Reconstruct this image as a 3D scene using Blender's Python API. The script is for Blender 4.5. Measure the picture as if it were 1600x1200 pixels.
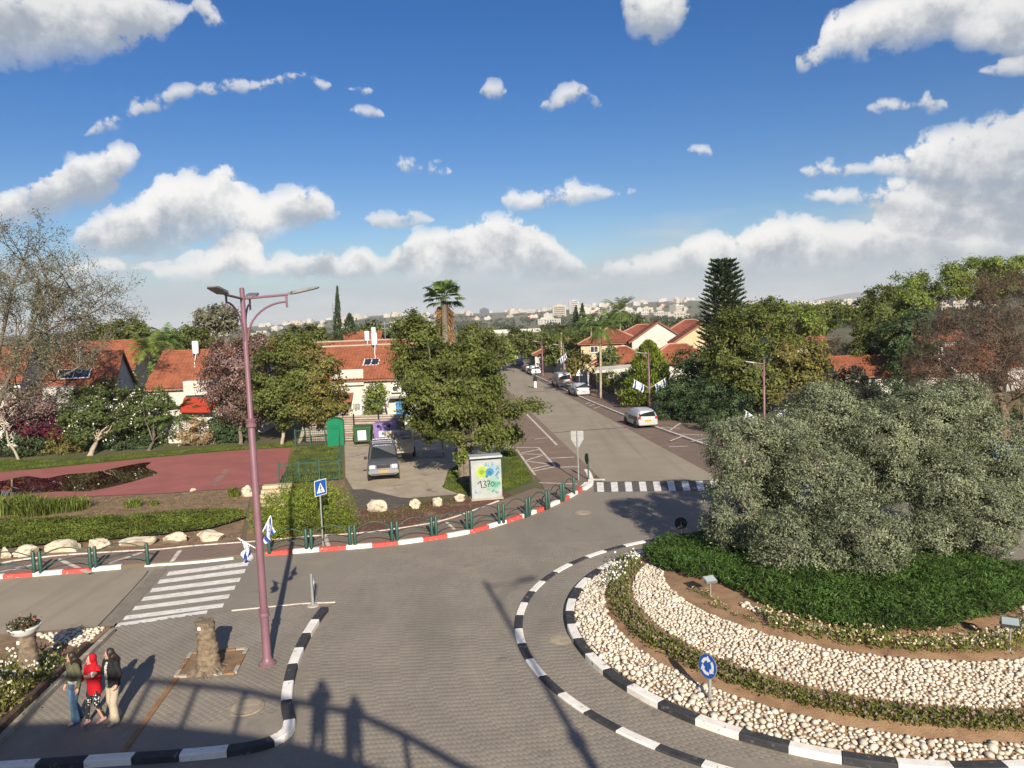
import bpy, bmesh, math, random
import numpy as np
from mathutils import Vector, Matrix

for _o in list(bpy.data.objects):
    bpy.data.objects.remove(_o)
SC = bpy.context.scene
COL = SC.collection
R_ = math.radians

# ------------------------------------------------------------------ camera
FPX, CAM_H, ROLL, HORIZ = 1170.0, 9.0, R_(2.2), 500.0      # focal length in photo pixels (1600 wide), eye height
PITCH = math.atan((600 - HORIZ) / FPX)
_fw = np.array([0, math.cos(PITCH), -math.sin(PITCH)])
_rt = np.array([1.0, 0, 0])
_up = np.cross(_rt, _fw)
_R = _rt * math.cos(ROLL) - _up * math.sin(ROLL)
_U = _rt * math.sin(ROLL) + _up * math.cos(ROLL)
cam = bpy.data.objects.new('camera', bpy.data.cameras.new('camera'))
COL.objects.link(cam)
cam.matrix_world = Matrix(((_R[0], _U[0], -_fw[0], 0), (_R[1], _U[1], -_fw[1], 0), (_R[2], _U[2], -_fw[2], CAM_H), (0, 0, 0, 1)))
cam.data.sensor_width = 36
cam.data.lens = 36 * FPX / 1600
cam.data.clip_end = 30000
cam.data.clip_start = 0.05
SC.camera = cam

def ray(x, y):
    d = _fw * FPX + _R * (x - 800) + _U * (600 - y)
    return d / np.linalg.norm(d)
def G(x, y, z=0.0):
    """ground point (at height z) seen at a photo position"""
    d = ray(x, y); t = (z - CAM_H) / d[2]
    return Vector((d[0] * t, d[1] * t, z))
def at(x, y, Y):
    """point seen at a photo position, Y metres ahead of the camera"""
    d = ray(x, y); t = Y / d[1]
    return Vector((d[0] * t, Y, CAM_H + d[2] * t))

# ------------------------------------------------------------------ sky, sun, exposure
SUN_EL, SHADOW_AZ = R_(26.0), R_(13.0)          # shadows run away from the camera, 13 degrees to its left
SUN_DIR = Vector((math.sin(SHADOW_AZ) * math.cos(SUN_EL), -math.cos(SHADOW_AZ) * math.cos(SUN_EL), math.sin(SUN_EL)))
SKY_STRENGTH = 0.085
CLOUD_H = 1.0
SC.view_settings.view_transform = 'Standard'
SC.view_settings.look = 'None'
SC.view_settings.gamma = 1.0
SC.view_settings.use_curve_mapping = False
SC.view_settings.exposure = 0.80
sun = bpy.data.objects.new('sun', bpy.data.lights.new('sun', 'SUN'))
sun.data.energy = 4.6
sun.data.angle = R_(0.55)
sun.data.color = (1.0, 0.895, 0.75)
sun.rotation_euler = (-SUN_DIR).to_track_quat('-Z', 'Y').to_euler()
sun.location = (40, -80, 60)
COL.objects.link(sun)

world = bpy.data.worlds.new('World')
SC.world = world
world.use_nodes = True
NT = world.node_tree
NT.nodes.clear()
def N(tree, kind, **kw):
    n = tree.nodes.new(kind)
    for k, v in kw.items():
        setattr(n, k, v)
    return n
def _plug(tree, sock, v):
    if isinstance(v, (int, float)):
        sock.default_value = v
    elif isinstance(v, tuple):
        sock.default_value = v if len(v) == len(sock.default_value) else tuple(v) + (1.0,)
    else:
        tree.links.new(v, sock)
def M(tree, op, a, b=0.0, c=None, clamp=False):
    n = N(tree, 'ShaderNodeMath', operation=op, use_clamp=clamp)
    _plug(tree, n.inputs[0], a); _plug(tree, n.inputs[1], b)
    if c is not None: _plug(tree, n.inputs[2], c)
    return n.outputs[0]
def VM(tree, op, a, b=(0, 0, 0)):
    n = N(tree, 'ShaderNodeVectorMath', operation=op)
    _plug(tree, n.inputs[0], a); _plug(tree, n.inputs[1], b)
    return n.outputs['Value'] if op in ('LENGTH', 'DOT_PRODUCT', 'DISTANCE') else n.outputs[0]
def MIX(tree, f, a, b):
    n = N(tree, 'ShaderNodeMix', data_type='RGBA')
    _plug(tree, n.inputs[0], f); _plug(tree, n.inputs[6], a); _plug(tree, n.inputs[7], b)
    return n.outputs[2]
def SMOOTH(tree, v, a, b, lo=0.0, hi=1.0):
    n = N(tree, 'ShaderNodeMapRange', interpolation_type='SMOOTHSTEP')
    _plug(tree, n.inputs[0], v); n.inputs[1].default_value = a; n.inputs[2].default_value = b
    n.inputs[3].default_value = lo; n.inputs[4].default_value = hi
    return n.outputs[0]
def NOISE(tree, vec, scale, detail=4.0, rough=0.55, dist=0.0, lac=2.0):
    n = N(tree, 'ShaderNodeTexNoise')
    if vec is not None: tree.links.new(vec, n.inputs['Vector'])
    n.inputs['Scale'].default_value = scale; n.inputs['Detail'].default_value = detail
    n.inputs['Roughness'].default_value = rough; n.inputs['Distortion'].default_value = dist
    n.inputs['Lacunarity'].default_value = lac
    return n.outputs['Fac'], n.outputs['Color']

def build_sky():
    T = NT
    sky = N(T, 'ShaderNodeTexSky', sky_type='NISHITA')
    sky.sun_disc = False
    sky.sun_elevation = SUN_EL
    sky.sun_rotation = math.atan2(SUN_DIR.x, SUN_DIR.y)
    sky.altitude = 50
    sky.air_density = 1.0; sky.dust_density = 0.35; sky.ozone_density = 3.0
    hs = N(T, 'ShaderNodeHueSaturation'); hs.inputs['Saturation'].default_value = 1.40; hs.inputs['Value'].default_value = 0.64; hs.inputs['Hue'].default_value = 0.513
    T.links.new(sky.outputs[0], hs.inputs['Color'])
    tc = N(T, 'ShaderNodeTexCoord').outputs['Generated']
    nrm = VM(T, 'NORMALIZE', tc)
    sp = N(T, 'ShaderNodeSeparateXYZ'); T.links.new(nrm, sp.inputs[0])
    az = M(T, 'ARCTAN2', sp.outputs[0], sp.outputs[1])
    el = M(T, 'ARCSINE', sp.outputs[2])
    ae = N(T, 'ShaderNodeCombineXYZ'); T.links.new(az, ae.inputs[0]); T.links.new(el, ae.inputs[1])
    # wispy warp of the cloud outlines; noise runs on the direction itself, so there is no seam behind the camera
    wn, wc = NOISE(T, nrm, 10.0, 3.0, 0.6)
    off = VM(T, 'MULTIPLY', VM(T, 'SUBTRACT', wc, (0.5, 0.5, 0.5)), (0.06, 0.045, 0.0))
    p = VM(T, 'ADD', ae.outputs[0], off)
    # cumulus in view, as five decks: photo x, height of the cloud's top, of its base, brightness of its lit side
    decks = [
        [(-60, -60, 130, .7), (0, -50, 122, .7), (120, -40, 112, .74), (200, -30, 92, .8), (255, -10, 75, .85), (285, 0, 45, .9), (298, 8, 22, .8), (305, -20, 30, .8), (335, -10, 58, .8), (352, 20, 48, .8), (362, 30, 34, 0), (380, 40, 44, 0), (548, 172, 176, 0), (560, 158, 184, .85), (594, 162, 184, .85), (606, 172, 176, 0), (940, 0, 6, 0), (962, 0, 10, 0), (975, -30, 50, .95), (1020, -40, 84, .9), (1050, -40, 50, .9), (1080, -40, 20, .8), (1098, -30, -20, 0), (1240, 80, 92, 0), (1255, 72, 112, .7), (1290, 40, 106, .75), (1305, 4, 82, 1.0), (1340, -8, 92, 1.0), (1400, -30, 86, .95), (1480, -40, 76, .8), (1560, -40, 100, .8), (1640, -50, 130, .7)],
        [(100, 205, 212, 0), (125, 188, 212, .8), (170, 170, 202, .85), (230, 140, 184, .9), (280, 126, 162, .9), (300, 136, 150, .7), (318, 122, 152, .9), (350, 112, 158, .9), (400, 122, 154, .8), (440, 104, 144, .9), (480, 116, 138, .8), (510, 112, 138, .85), (526, 122, 130, 0), (540, 134, 138, 0), (560, 122, 152, .85), (580, 124, 146, .8), (592, 132, 138, 0), (732, 138, 146, 0), (748, 118, 166, .9), (775, 116, 158, .9), (792, 130, 142, 0), (836, 158, 164, 0), (860, 138, 178, 1), (890, 128, 178, 1), (925, 144, 178, .9), (950, 160, 170, 0), (1318, 162, 168, 0), (1360, 152, 176, .8), (1390, 136, 178, .85), (1430, 150, 178, .8), (1452, 132, 188, .8), (1490, 154, 180, 0), (1515, 112, 120, 0), (1560, 88, 130, .75), (1640, 70, 140, .75)],
        [(-60, 290, 380, 1), (0, 286, 372, 1), (50, 262, 356, 1), (100, 228, 350, 1), (150, 224, 326, 1), (185, 208, 300, 1), (215, 226, 262, .95), (224, 240, 248, 0), (606, 244, 250, 0), (622, 226, 276, .9), (645, 236, 268, .8), (675, 232, 278, .9), (700, 246, 274, .85), (714, 262, 268, 0), (1072, 234, 240, 0), (1085, 222, 246, 1), (1108, 224, 246, 1), (1122, 236, 242, 0), (1240, 262, 268, 0), (1262, 244, 288, 1), (1290, 234, 288, 1), (1335, 246, 284, .9), (1360, 254, 276, .9), (1375, 232, 284, 1), (1430, 206, 300, 1), (1490, 184, 330, .85), (1560, 164, 345, .72), (1600, 150, 355, .68), (1660, 140, 365, .65)],
        [(96, 372, 384, 0), (110, 344, 402, .95), (160, 316, 412, .95), (215, 296, 414, 1), (250, 262, 410, 1), (300, 256, 404, 1), (330, 262, 400, 1), (344, 234, 398, 1), (366, 240, 396, 1), (392, 272, 392, 1), (420, 296, 386, 1), (465, 282, 370, 1), (505, 280, 360, 1), (522, 304, 344, .9), (532, 318, 330, 0), (562, 334, 342, 0), (580, 320, 366, .8), (640, 318, 362, .8), (690, 332, 348, 0), (778, 302, 314, 0), (795, 284, 328, 1), (860, 278, 332, 1), (905, 268, 324, 1), (945, 288, 316, .95), (985, 294, 306, .8), (996, 298, 302, 0), (1248, 300, 306, 0), (1265, 290, 326, 1), (1310, 282, 328, 1), (1345, 288, 330, .9), (1400, 276, 372, .8), (1470, 282, 380, .85), (1540, 290, 384, .8), (1660, 280, 390, .8)],
        [(100, 408, 440, .9), (150, 396, 438, .95), (250, 404, 440, .9), (330, 384, 444, .95), (385, 356, 446, 1), (412, 362, 446, 1), (428, 394, 446, .9), (465, 384, 450, .95), (505, 378, 452, 1), (520, 398, 452, .9), (545, 380, 454, 1), (575, 378, 452, .95), (600, 404, 444, .8), (614, 372, 446, .9), (650, 350, 450, .95), (700, 344, 452, .95), (752, 326, 452, 1), (800, 322, 452, 1), (836, 344, 452, 1), (870, 362, 452, .95), (902, 392, 452, .9), (925, 424, 452, .85), (950, 402, 456, .95), (1000, 396, 456, .95), (1050, 376, 456, .95), (1100, 350, 452, 1), (1160, 344, 450, 1), (1215, 322, 446, 1), (1262, 324, 444, .95), (1300, 342, 444, .9), (1360, 336, 448, .9), (1420, 330, 452, .85), (1500, 344, 452, .85), (1580, 340, 456, .85), (1660, 350, 460, .85)],
    ]
    AZ = 0.85; az01 = M(T, 'MULTIPLY_ADD', az, .5 / AZ, .5)
    psp = N(T, 'ShaderNodeSeparateXYZ'); T.links.new(p, psp.inputs[0])
    wz01 = M(T, 'MULTIPLY_ADD', psp.outputs[0], .5 / AZ, .5); wel = psp.outputs[1]
    W, Hs, Bs = 0.0, 0.0, 0.0
    for deck in decks:
        cv = N(T, 'ShaderNodeRGBCurve'); mp = cv.mapping; mp.use_clip = False; mp.extend = 'HORIZONTAL'; rows = []
        for x, yt, yb, b in deck:
            d0, d1, dm = ray(x, yt), ray(x, yb), ray(x, (yt + yb) / 2); e0, e1 = math.asin(d0[2]), math.asin(d1[2])
            rows.append((.5 + .5 * math.atan2(dm[0], dm[1]) / AZ, (e0 + e1) / 2, max(.0004, (e0 - e1) / 2 * CLOUD_H if b else .0004), b or .8))
        rows = [(max(0, rows[0][0] - .012), rows[0][1], .0004, .8)] + rows + [(min(1, rows[-1][0] + .012), rows[-1][1], .0004, .8)]
        for ch in range(3):
            c = mp.curves[ch]
            while len(c.points) > 2: c.points.remove(c.points[-1])
            c.points[0].location = (rows[0][0], rows[0][1 + ch]); c.points[1].location = (rows[-1][0], rows[-1][1 + ch])
            for r in rows[1:-1]: c.points.new(r[0], r[1 + ch])
            for q in c.points: q.handle_type = 'VECTOR'
        mp.update()
        cc = N(T, 'ShaderNodeCombineColor')
        for i in range(3): T.links.new(wz01, cc.inputs[i])
        T.links.new(cc.outputs[0], cv.inputs['Color']); sc = N(T, 'ShaderNodeSeparateColor'); T.links.new(cv.outputs[0], sc.inputs[0])
        q = M(T, 'DIVIDE', M(T, 'SUBTRACT', wel, sc.outputs[0]), sc.outputs[1])
        w = M(T, 'MULTIPLY', M(T, 'MULTIPLY_ADD', M(T, 'MULTIPLY', q, q), -1.0, 1.0, clamp=True), M(T, 'MULTIPLY', SMOOTH(T, sc.outputs[1], .003, .05, .40, 1.0), SMOOTH(T, sc.outputs[1], .0015, .006)))
        W = M(T, 'ADD', W, w); Hs = M(T, 'MULTIPLY_ADD', w, q, Hs); Bs = M(T, 'MULTIPLY_ADD', w, sc.outputs[2], Bs)
    # the same kind of broken cumulus everywhere outside the frame
    gn, _ = NOISE(T, VM(T, 'MULTIPLY', nrm, (1, 1, 2.2)), 2.6, 3.0, 0.55)
    side = M(T, 'MAXIMUM', SMOOTH(T, M(T, 'ABSOLUTE', az), 0.68, 0.9), SMOOTH(T, el, 0.47, 0.62))
    gen = M(T, 'MULTIPLY', M(T, 'MULTIPLY', SMOOTH(T, gn, 0.5, 0.68), side), SMOOTH(T, el, -0.02, 0.08))
    safe = M(T, 'MAXIMUM', W, 0.02)
    hgt = M(T, 'MULTIPLY', M(T, 'DIVIDE', Hs, safe), 0.75)
    bri = M(T, 'DIVIDE', Bs, safe)
    bri = M(T, 'ADD', M(T, 'MULTIPLY', bri, M(T, 'SUBTRACT', 1.0, side)), M(T, 'MULTIPLY', side, 0.85))
    fld = M(T, 'ADD', W, gen)
    # cauliflower edges
    bn, _ = NOISE(T, nrm, 26.0, 6.0, 0.64, 0.0)
    fn, _ = NOISE(T, nrm, 75.0, 3.0, 0.62)
    vor = N(T, 'ShaderNodeTexVoronoi', feature='SMOOTH_F1'); T.links.new(nrm, vor.inputs['Vector'])
    vor.inputs['Scale'].default_value = 30.0; vor.inputs['Smoothness'].default_value = 0.5
    puff = M(T, 'SUBTRACT', 0.55, vor.outputs['Distance'])
    edge = M(T, 'ADD', M(T, 'MULTIPLY', M(T, 'SUBTRACT', puff, 0.02), 0.40), M(T, 'ADD', M(T, 'MULTIPLY', M(T, 'SUBTRACT', bn, 0.5), 1.75), M(T, 'MULTIPLY', M(T, 'SUBTRACT', fn, 0.5), 0.8)))
    dens = SMOOTH(T, M(T, 'ADD', M(T, 'MULTIPLY', fld, 0.95), M(T, 'MULTIPLY', edge, 1.0)), 0.20, 0.50)
    dens = M(T, 'MULTIPLY', dens, SMOOTH(T, fld, 0.0, 0.75, 0.25, 1.0))
    dens = M(T, 'MULTIPLY', dens, SMOOTH(T, fld, 0.0, 0.15))
    # lit tops and grey undersides: height within the cloud, broken by billows
    lit = M(T, 'ADD', M(T, 'ADD', M(T, 'ADD', M(T, 'MULTIPLY', hgt, 1.1), M(T, 'MULTIPLY', M(T, 'SUBTRACT', wn, 0.5), 1.5)), 0.68), M(T, 'ADD', M(T, 'ADD', M(T, 'MULTIPLY', M(T, 'SUBTRACT', bn, 0.5), 1.7), M(T, 'MULTIPLY', M(T, 'SUBTRACT', fn, 0.5), 0.7)), M(T, 'ADD', M(T, 'MULTIPLY', puff, 0.45), M(T, 'MULTIPLY', M(T, 'SUBTRACT', 0.6, M(T, 'MINIMUM', fld, 1.4)), 0.45))))
    lit = M(T, 'MULTIPLY', SMOOTH(T, lit, 0.0, 1.15), bri)
    ccol = MIX(T, lit, (2.5, 2.85, 3.3), (6.8, 6.65, 6.4))
    # grey-blue layer of distant cloud above the horizon
    bank_n, _ = NOISE(T, VM(T, 'MULTIPLY', nrm, (1, 1, 4.0)), 7.0, 3.0, 0.55)
    bank = M(T, 'MULTIPLY', SMOOTH(T, M(T, 'SUBTRACT', M(T, 'ADD', el, 0.0), M(T, 'MULTIPLY', M(T, 'SUBTRACT', bank_n, 0.5), 0.16)), 0.13, 0.035), 0.86)
    bcol = MIX(T, SMOOTH(T, bank_n, 0.35, 0.7), (2.75, 3.3, 3.85), (3.7, 4.1, 4.45))
    col = MIX(T, bank, hs.outputs[0], bcol)
    fade = M(T, 'MULTIPLY', dens, M(T, 'MULTIPLY', SMOOTH(T, hgt, -0.85, -0.05, 0.35, 1.0), SMOOTH(T, el, 0.012, 0.085, 0.2, 0.96)))
    col = MIX(T, fade, col, ccol)
    bg = N(T, 'ShaderNodeBackground'); bg.inputs['Strength'].default_value = SKY_STRENGTH
    T.links.new(col, bg.inputs['Color'])
    out = N(T, 'ShaderNodeOutputWorld'); T.links.new(bg.outputs[0], out.inputs['Surface'])
build_sky()
world.cycles.sampling_method = 'MANUAL'
world.cycles.sample_map_resolution = 512
SC.cycles.max_bounces = 6
SC.cycles.diffuse_bounces = 3
SC.cycles.glossy_bounces = 3
SC.cycles.transmission_bounces = 4
SC.cycles.transparent_max_bounces = 8
SC.cycles.volume_bounces = 0
SC.cycles.use_denoising = True
SC.cycles.caustics_reflective = False
SC.cycles.caustics_refractive = False

# ------------------------------------------------------------------ materials
MATS = {}
def mat(name, c1, c2=None, scale=3.0, rough=0.85, bump=0.0, bscale=None, island=0.0, metal=0.0, spec=0.3, detail=5.0, rand=0.0, trans=0.0, space='Object', lo=0.35, hi=0.65, stain=None):
    if name in MATS: return MATS[name]
    m = bpy.data.materials.new(name); m.use_nodes = True
    T = m.node_tree; b = T.nodes['Principled BSDF']
    b.inputs['Roughness'].default_value = rough; b.inputs['Metallic'].default_value = metal
    b.inputs['Specular IOR Level'].default_value = spec
    tc = N(T, 'ShaderNodeTexCoord').outputs[space] if space != 'World' else N(T, 'ShaderNodeNewGeometry').outputs['Position']
    col = None
    if c2 is not None:
        f, _ = NOISE(T, tc, scale, detail, 0.6)
        col = MIX(T, SMOOTH(T, f, lo, hi), tuple(c1), tuple(c2))
    if stain:
        f2, _ = NOISE(T, tc, stain[1], 4.0, 0.6)
        col = MIX(T, SMOOTH(T, f2, stain[2], stain[3]), col if col is not None else tuple(c1), tuple(stain[0]))
    if island or rand:
        if island: r = N(T, 'ShaderNodeNewGeometry').outputs['Random Per Island']; a = island
        else: r = N(T, 'ShaderNodeObjectInfo').outputs['Random']; a = rand
        hs = N(T, 'ShaderNodeHueSaturation')
        T.links.new(M(T, 'ADD', M(T, 'MULTIPLY', M(T, 'SUBTRACT', r, 0.5), 2 * a), 1.0), hs.inputs['Value'])
        T.links.new(M(T, 'ADD', M(T, 'MULTIPLY', M(T, 'FRACT', M(T, 'MULTIPLY', r, 7.31)), 0.035 * min(1, a * 3)), 0.5 - 0.0175 * min(1, a * 3)), hs.inputs['Hue'])
        _plug(T, hs.inputs['Color'], col if col is not None else tuple(c1))
        col = hs.outputs[0]
    _plug(T, b.inputs['Base Color'], col if col is not None else tuple(c1))
    if bump:
        f, _ = NOISE(T, tc, bscale or scale * 4, 4.0, 0.6)
        bp = N(T, 'ShaderNodeBump'); bp.inputs['Strength'].default_value = min(1, bump); bp.inputs['Distance'].default_value = 0.02 if bump <= 1 else 0.02 * bump
        T.links.new(f, bp.inputs['Height']); T.links.new(bp.outputs[0], b.inputs['Normal'])
    if trans:
        t = N(T, 'ShaderNodeBsdfTranslucent'); _plug(T, t.inputs['Color'], col if col is not None else tuple(c1))
        mx = N(T, 'ShaderNodeMixShader'); mx.inputs[0].default_value = trans
        T.links.new(b.outputs[0], mx.inputs[1]); T.links.new(t.outputs[0], mx.inputs[2])
        T.links.new(mx.outputs[0], T.nodes['Material Output'].inputs['Surface'])
    MATS[name] = m
    return m
def leafmat(name, c, var=0.45, trans=0.3, rough=0.6, spec=0.25):
    return mat(name, c, tuple(x * 0.55 for x in c), scale=0.9, rough=rough, island=var, trans=trans, spec=spec, space='Object')

# ------------------------------------------------------------------ mesh collector
class MB:
    def __init__(s):
        s.v = []; s.f = []; s.m = []
    def add(s, vs, fs, mi=0):
        o = len(s.v); s.v += [tuple(p) for p in vs]
        for f in fs: s.f.append([i + o for i in f]); s.m.append(mi)
        return s
    def box(s, c, size, rz=0.0, mi=0, taper=1.0):
        x, y, z = size[0] / 2, size[1] / 2, size[2] / 2
        cs, sn = math.cos(rz), math.sin(rz); vs = []
        for dz in (-z, z):
            t = taper if dz > 0 else 1.0
            for dx, dy in ((-x, -y), (x, -y), (x, y), (-x, y)):
                dx *= t; dy *= t
                vs.append((c[0] + dx * cs - dy * sn, c[1] + dx * sn + dy * cs, c[2] + dz))
        return s.add(vs, [(0, 3, 2, 1), (4, 5, 6, 7), (0, 1, 5, 4), (1, 2, 6, 5), (2, 3, 7, 6), (3, 0, 4, 7)], mi)
    def bar(s, a, b, w, h, mi=0):
        """box from a to b, w wide, h high"""
        a, b = Vector(a), Vector(b); d = (b - a).normalized()
        u = d.cross(Vector((0, 0, 1)))
        u = (u.normalized() if u.length > 1e-4 else Vector((1, 0, 0))); n = u.cross(d)
        vs = [p + u * (i * w / 2) + n * (j * h / 2) for p in (a, b) for i, j in ((-1, -1), (1, -1), (1, 1), (-1, 1))]
        return s.add(vs, [(0, 3, 2, 1), (4, 5, 6, 7), (0, 1, 5, 4), (1, 2, 6, 5), (2, 3, 7, 6), (3, 0, 4, 7)], mi)
    def tube(s, pts, rad, n=8, mi=0, cap=True):
        pts = [Vector(p) for p in pts]
        if not hasattr(rad, '__len__'): rad = [rad] * len(pts)
        vs = []; fs = []; u = None
        for i, p in enumerate(pts):
            d = (pts[min(i + 1, len(pts) - 1)] - pts[max(i - 1, 0)])
            d = d.normalized() if d.length > 1e-9 else Vector((0, 0, 1))
            if u is None:
                u = d.cross(Vector((0, 0, 1)))
                if u.length < 1e-3: u = d.cross(Vector((1, 0, 0)))
            u = (u - d * u.dot(d)).normalized(); w = d.cross(u)
            for k in range(n):
                a = 2 * math.pi * k / n
                vs.append(p + (u * math.cos(a) + w * math.sin(a)) * rad[i])
        for i in range(len(pts) - 1):
            for k in range(n):
                fs.append((i * n + k, i * n + (k + 1) % n, (i + 1) * n + (k + 1) % n, (i + 1) * n + k))
        if cap: fs += [tuple(reversed(range(n))), tuple(range((len(pts) - 1) * n, len(pts) * n))]
        return s.add(vs, fs, mi)
    def lathe(s, prof, n=16, c=(0, 0, 0), axis='Z', mi=0):
        vs = []; fs = []
        for (r, z) in prof:
            for k in range(n):
                a = 2 * math.pi * k / n
                if axis == 'Z': vs.append((c[0] + r * math.cos(a), c[1] + r * math.sin(a), c[2] + z))
                elif axis == 'Y': vs.append((c[0] + r * math.cos(a), c[1] + z, c[2] + r * math.sin(a)))
                else: vs.append((c[0] + z, c[1] + r * math.cos(a), c[2] + r * math.sin(a)))
        for i in range(len(prof) - 1):
            for k in range(n):
                fs.append((i * n + k, i * n + (k + 1) % n, (i + 1) * n + (k + 1) % n, (i + 1) * n + k))
        fs += [tuple(reversed(range(n))), tuple(range((len(prof) - 1) * n, len(prof) * n))]
        return s.add(vs, fs, mi)
    def prism(s, poly, z0, z1, mi=0):
        n = len(poly)
        vs = [(p[0], p[1], z0) for p in poly] + [(p[0], p[1], z1) for p in poly]
        area = sum(poly[i][0] * poly[(i + 1) % n][1] - poly[(i + 1) % n][0] * poly[i][1] for i in range(n))
        fs = [tuple(range(n, 2 * n)), tuple(reversed(range(n)))] + [(i, (i + 1) % n, n + (i + 1) % n, n + i) for i in range(n)]
        if area < 0: fs = [tuple(reversed(f)) for f in fs]
        return s.add(vs, fs, mi)
    def ell(s, c, r, n=10, m=6, mi=0):
        prof = [(math.cos(t), math.sin(t)) for t in np.linspace(-math.pi / 2 + .05, math.pi / 2 - .05, m)]
        vs = []; fs = []
        for (q, z) in prof:
            for k in range(n):
                a = 2 * math.pi * k / n
                vs.append((c[0] + r[0] * q * math.cos(a), c[1] + r[1] * q * math.sin(a), c[2] + r[2] * z))
        for i in range(m - 1):
            for k in range(n):
                fs.append((i * n + k, i * n + (k + 1) % n, (i + 1) * n + (k + 1) % n, (i + 1) * n + k))
        fs += [tuple(reversed(range(n))), tuple(range((m - 1) * n, m * n))]
        return s.add(vs, fs, mi)
    def xf(s, mtx, start=0):
        for i in range(start, len(s.v)): s.v[i] = tuple(mtx @ Vector(s.v[i]))
        return s
    def mesh(s, name, mats, smooth=False):
        me = bpy.data.meshes.new(name)
        me.from_pydata(s.v, [], s.f)
        for m in (mats if isinstance(mats, (list, tuple)) else [mats]): me.materials.append(m)
        if len(me.materials) > 1: me.polygons.foreach_set('material_index', s.m)
        if smooth:
            me.shade_smooth()
            if smooth != True:
                try: me.set_sharp_from_angle(angle=smooth)
                except Exception: pass
        me.update()
        return me
    def build(s, name, mats, parent=None, smooth=False, loc=None):
        o = bpy.data.objects.new(name, s.mesh(name, mats, smooth)); COL.objects.link(o)
        if parent: o.parent = parent
        if loc is not None: o.location = loc
        return o

def npmesh(name, verts, k, mats, smooth=False):
    """mesh of k-gons from an (n*k, 3) array"""
    verts = np.ascontiguousarray(verts, dtype=np.float32); nv = len(verts); nf = nv // k
    me = bpy.data.meshes.new(name)
    me.vertices.add(nv); me.vertices.foreach_set('co', verts.ravel())
    me.loops.add(nv); me.loops.foreach_set('vertex_index', np.arange(nv, dtype=np.int32))
    me.polygons.add(nf); me.polygons.foreach_set('loop_start', np.arange(0, nv, k, dtype=np.int32))
    me.update(calc_edges=True)
    for m in (mats if isinstance(mats, (list, tuple)) else [mats]): me.materials.append(m)
    return me
def link(name, me, parent=None, loc=None, rz=0.0, scale=None):
    o = bpy.data.objects.new(name, me); COL.objects.link(o)
    if parent: o.parent = parent
    if loc is not None: o.location = loc
    if rz: o.rotation_euler = (0, 0, rz)
    if scale is not None: o.scale = scale if hasattr(scale, '__len__') else (scale,) * 3
    return o
def tag(o, label=None, cat=None, group=None, kind=None):
    if label: o['label'] = label
    if cat: o['category'] = cat
    if group: o['group'] = group
    if kind: o['kind'] = kind
    return o
def thing(name, loc, rz=0.0, label=None, cat=None, group=None):
    o = bpy.data.objects.new(name, None); COL.objects.link(o)
    o.location = loc; o.rotation_euler = (0, 0, rz); o.empty_display_size = 0.2
    return tag(o, label, cat, group)
def copy_tree(o, parent=None):
    c = o.copy(); COL.objects.link(c); c.parent = parent
    for ch in list(o.children): copy_tree(ch, c)
    return c
def structure(name, mb, m, parent=None, smooth=False, label=None):
    o = mb.build(name, m, parent, smooth); o['kind'] = 'structure'
    if label: o['label'] = label
    return o
def sheet(name, poly, z, m, kind='structure', parent=None, thick=None):
    """flat polygon laid at height z (a slab when thick is given)"""
    mb = MB()
    if thick: mb.prism(poly, z - thick, z)
    else:
        n = len(poly)
        area = sum(poly[i][0] * poly[(i + 1) % n][1] - poly[(i + 1) % n][0] * poly[i][1] for i in range(n))
        f = tuple(range(n)) if area > 0 else tuple(reversed(range(n)))
        mb.add([(p[0], p[1], z) for p in poly], [f])
    me = mb.mesh(name, m)
    bm = bmesh.new(); bm.from_mesh(me); bmesh.ops.triangulate(bm, faces=[f for f in bm.faces if len(f.verts) > 4]); bm.to_mesh(me); bm.free()
    o = link(name, me, parent)
    if kind: o['kind'] = kind
    return o
def pin(poly, x, y):
    c = False; n = len(poly); j = n - 1
    for i in range(n):
        if (poly[i][1] > y) != (poly[j][1] > y) and x < (poly[j][0] - poly[i][0]) * (y - poly[i][1]) / (poly[j][1] - poly[i][1]) + poly[i][0]: c = not c
        j = i
    return c
def spline(pts, n=8):
    """Catmull-Rom through pts"""
    P = [Vector(p) for p in pts]; P = [2 * P[0] - P[1]] + P + [2 * P[-1] - P[-2]]; out = []
    for i in range(1, len(P) - 2):
        for k in range(n):
            t = k / n
            out.append(0.5 * ((2 * P[i]) + (P[i + 1] - P[i - 1]) * t + (2 * P[i - 1] - 5 * P[i] + 4 * P[i + 1] - P[i + 2]) * t * t + (-P[i - 1] + 3 * P[i] - 3 * P[i + 1] + P[i + 2]) * t ** 3))
    return out + [P[-2]]
def offset2(line, d):
    """polyline moved d metres to its left (in plan)"""
    out = []
    for i, p in enumerate(line):
        t = (line[min(i + 1, len(line) - 1)] - line[max(i - 1, 0)]); t = Vector((t[0], t[1], 0)).normalized()
        out.append(Vector((p[0] - t.y * d, p[1] + t.x * d, p[2] if len(p) > 2 else 0)))
    return out
def resample(line, step):
    out = [line[0]]; acc = 0.0
    for a, b in zip(line, line[1:]):
        L = (b - a).length; pos = step - acc
        while pos <= L + 1e-9:
            out.append(a + (b - a) * (pos / L)); pos += step
        acc = (acc + L) % step if L else acc
    return out

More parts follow.
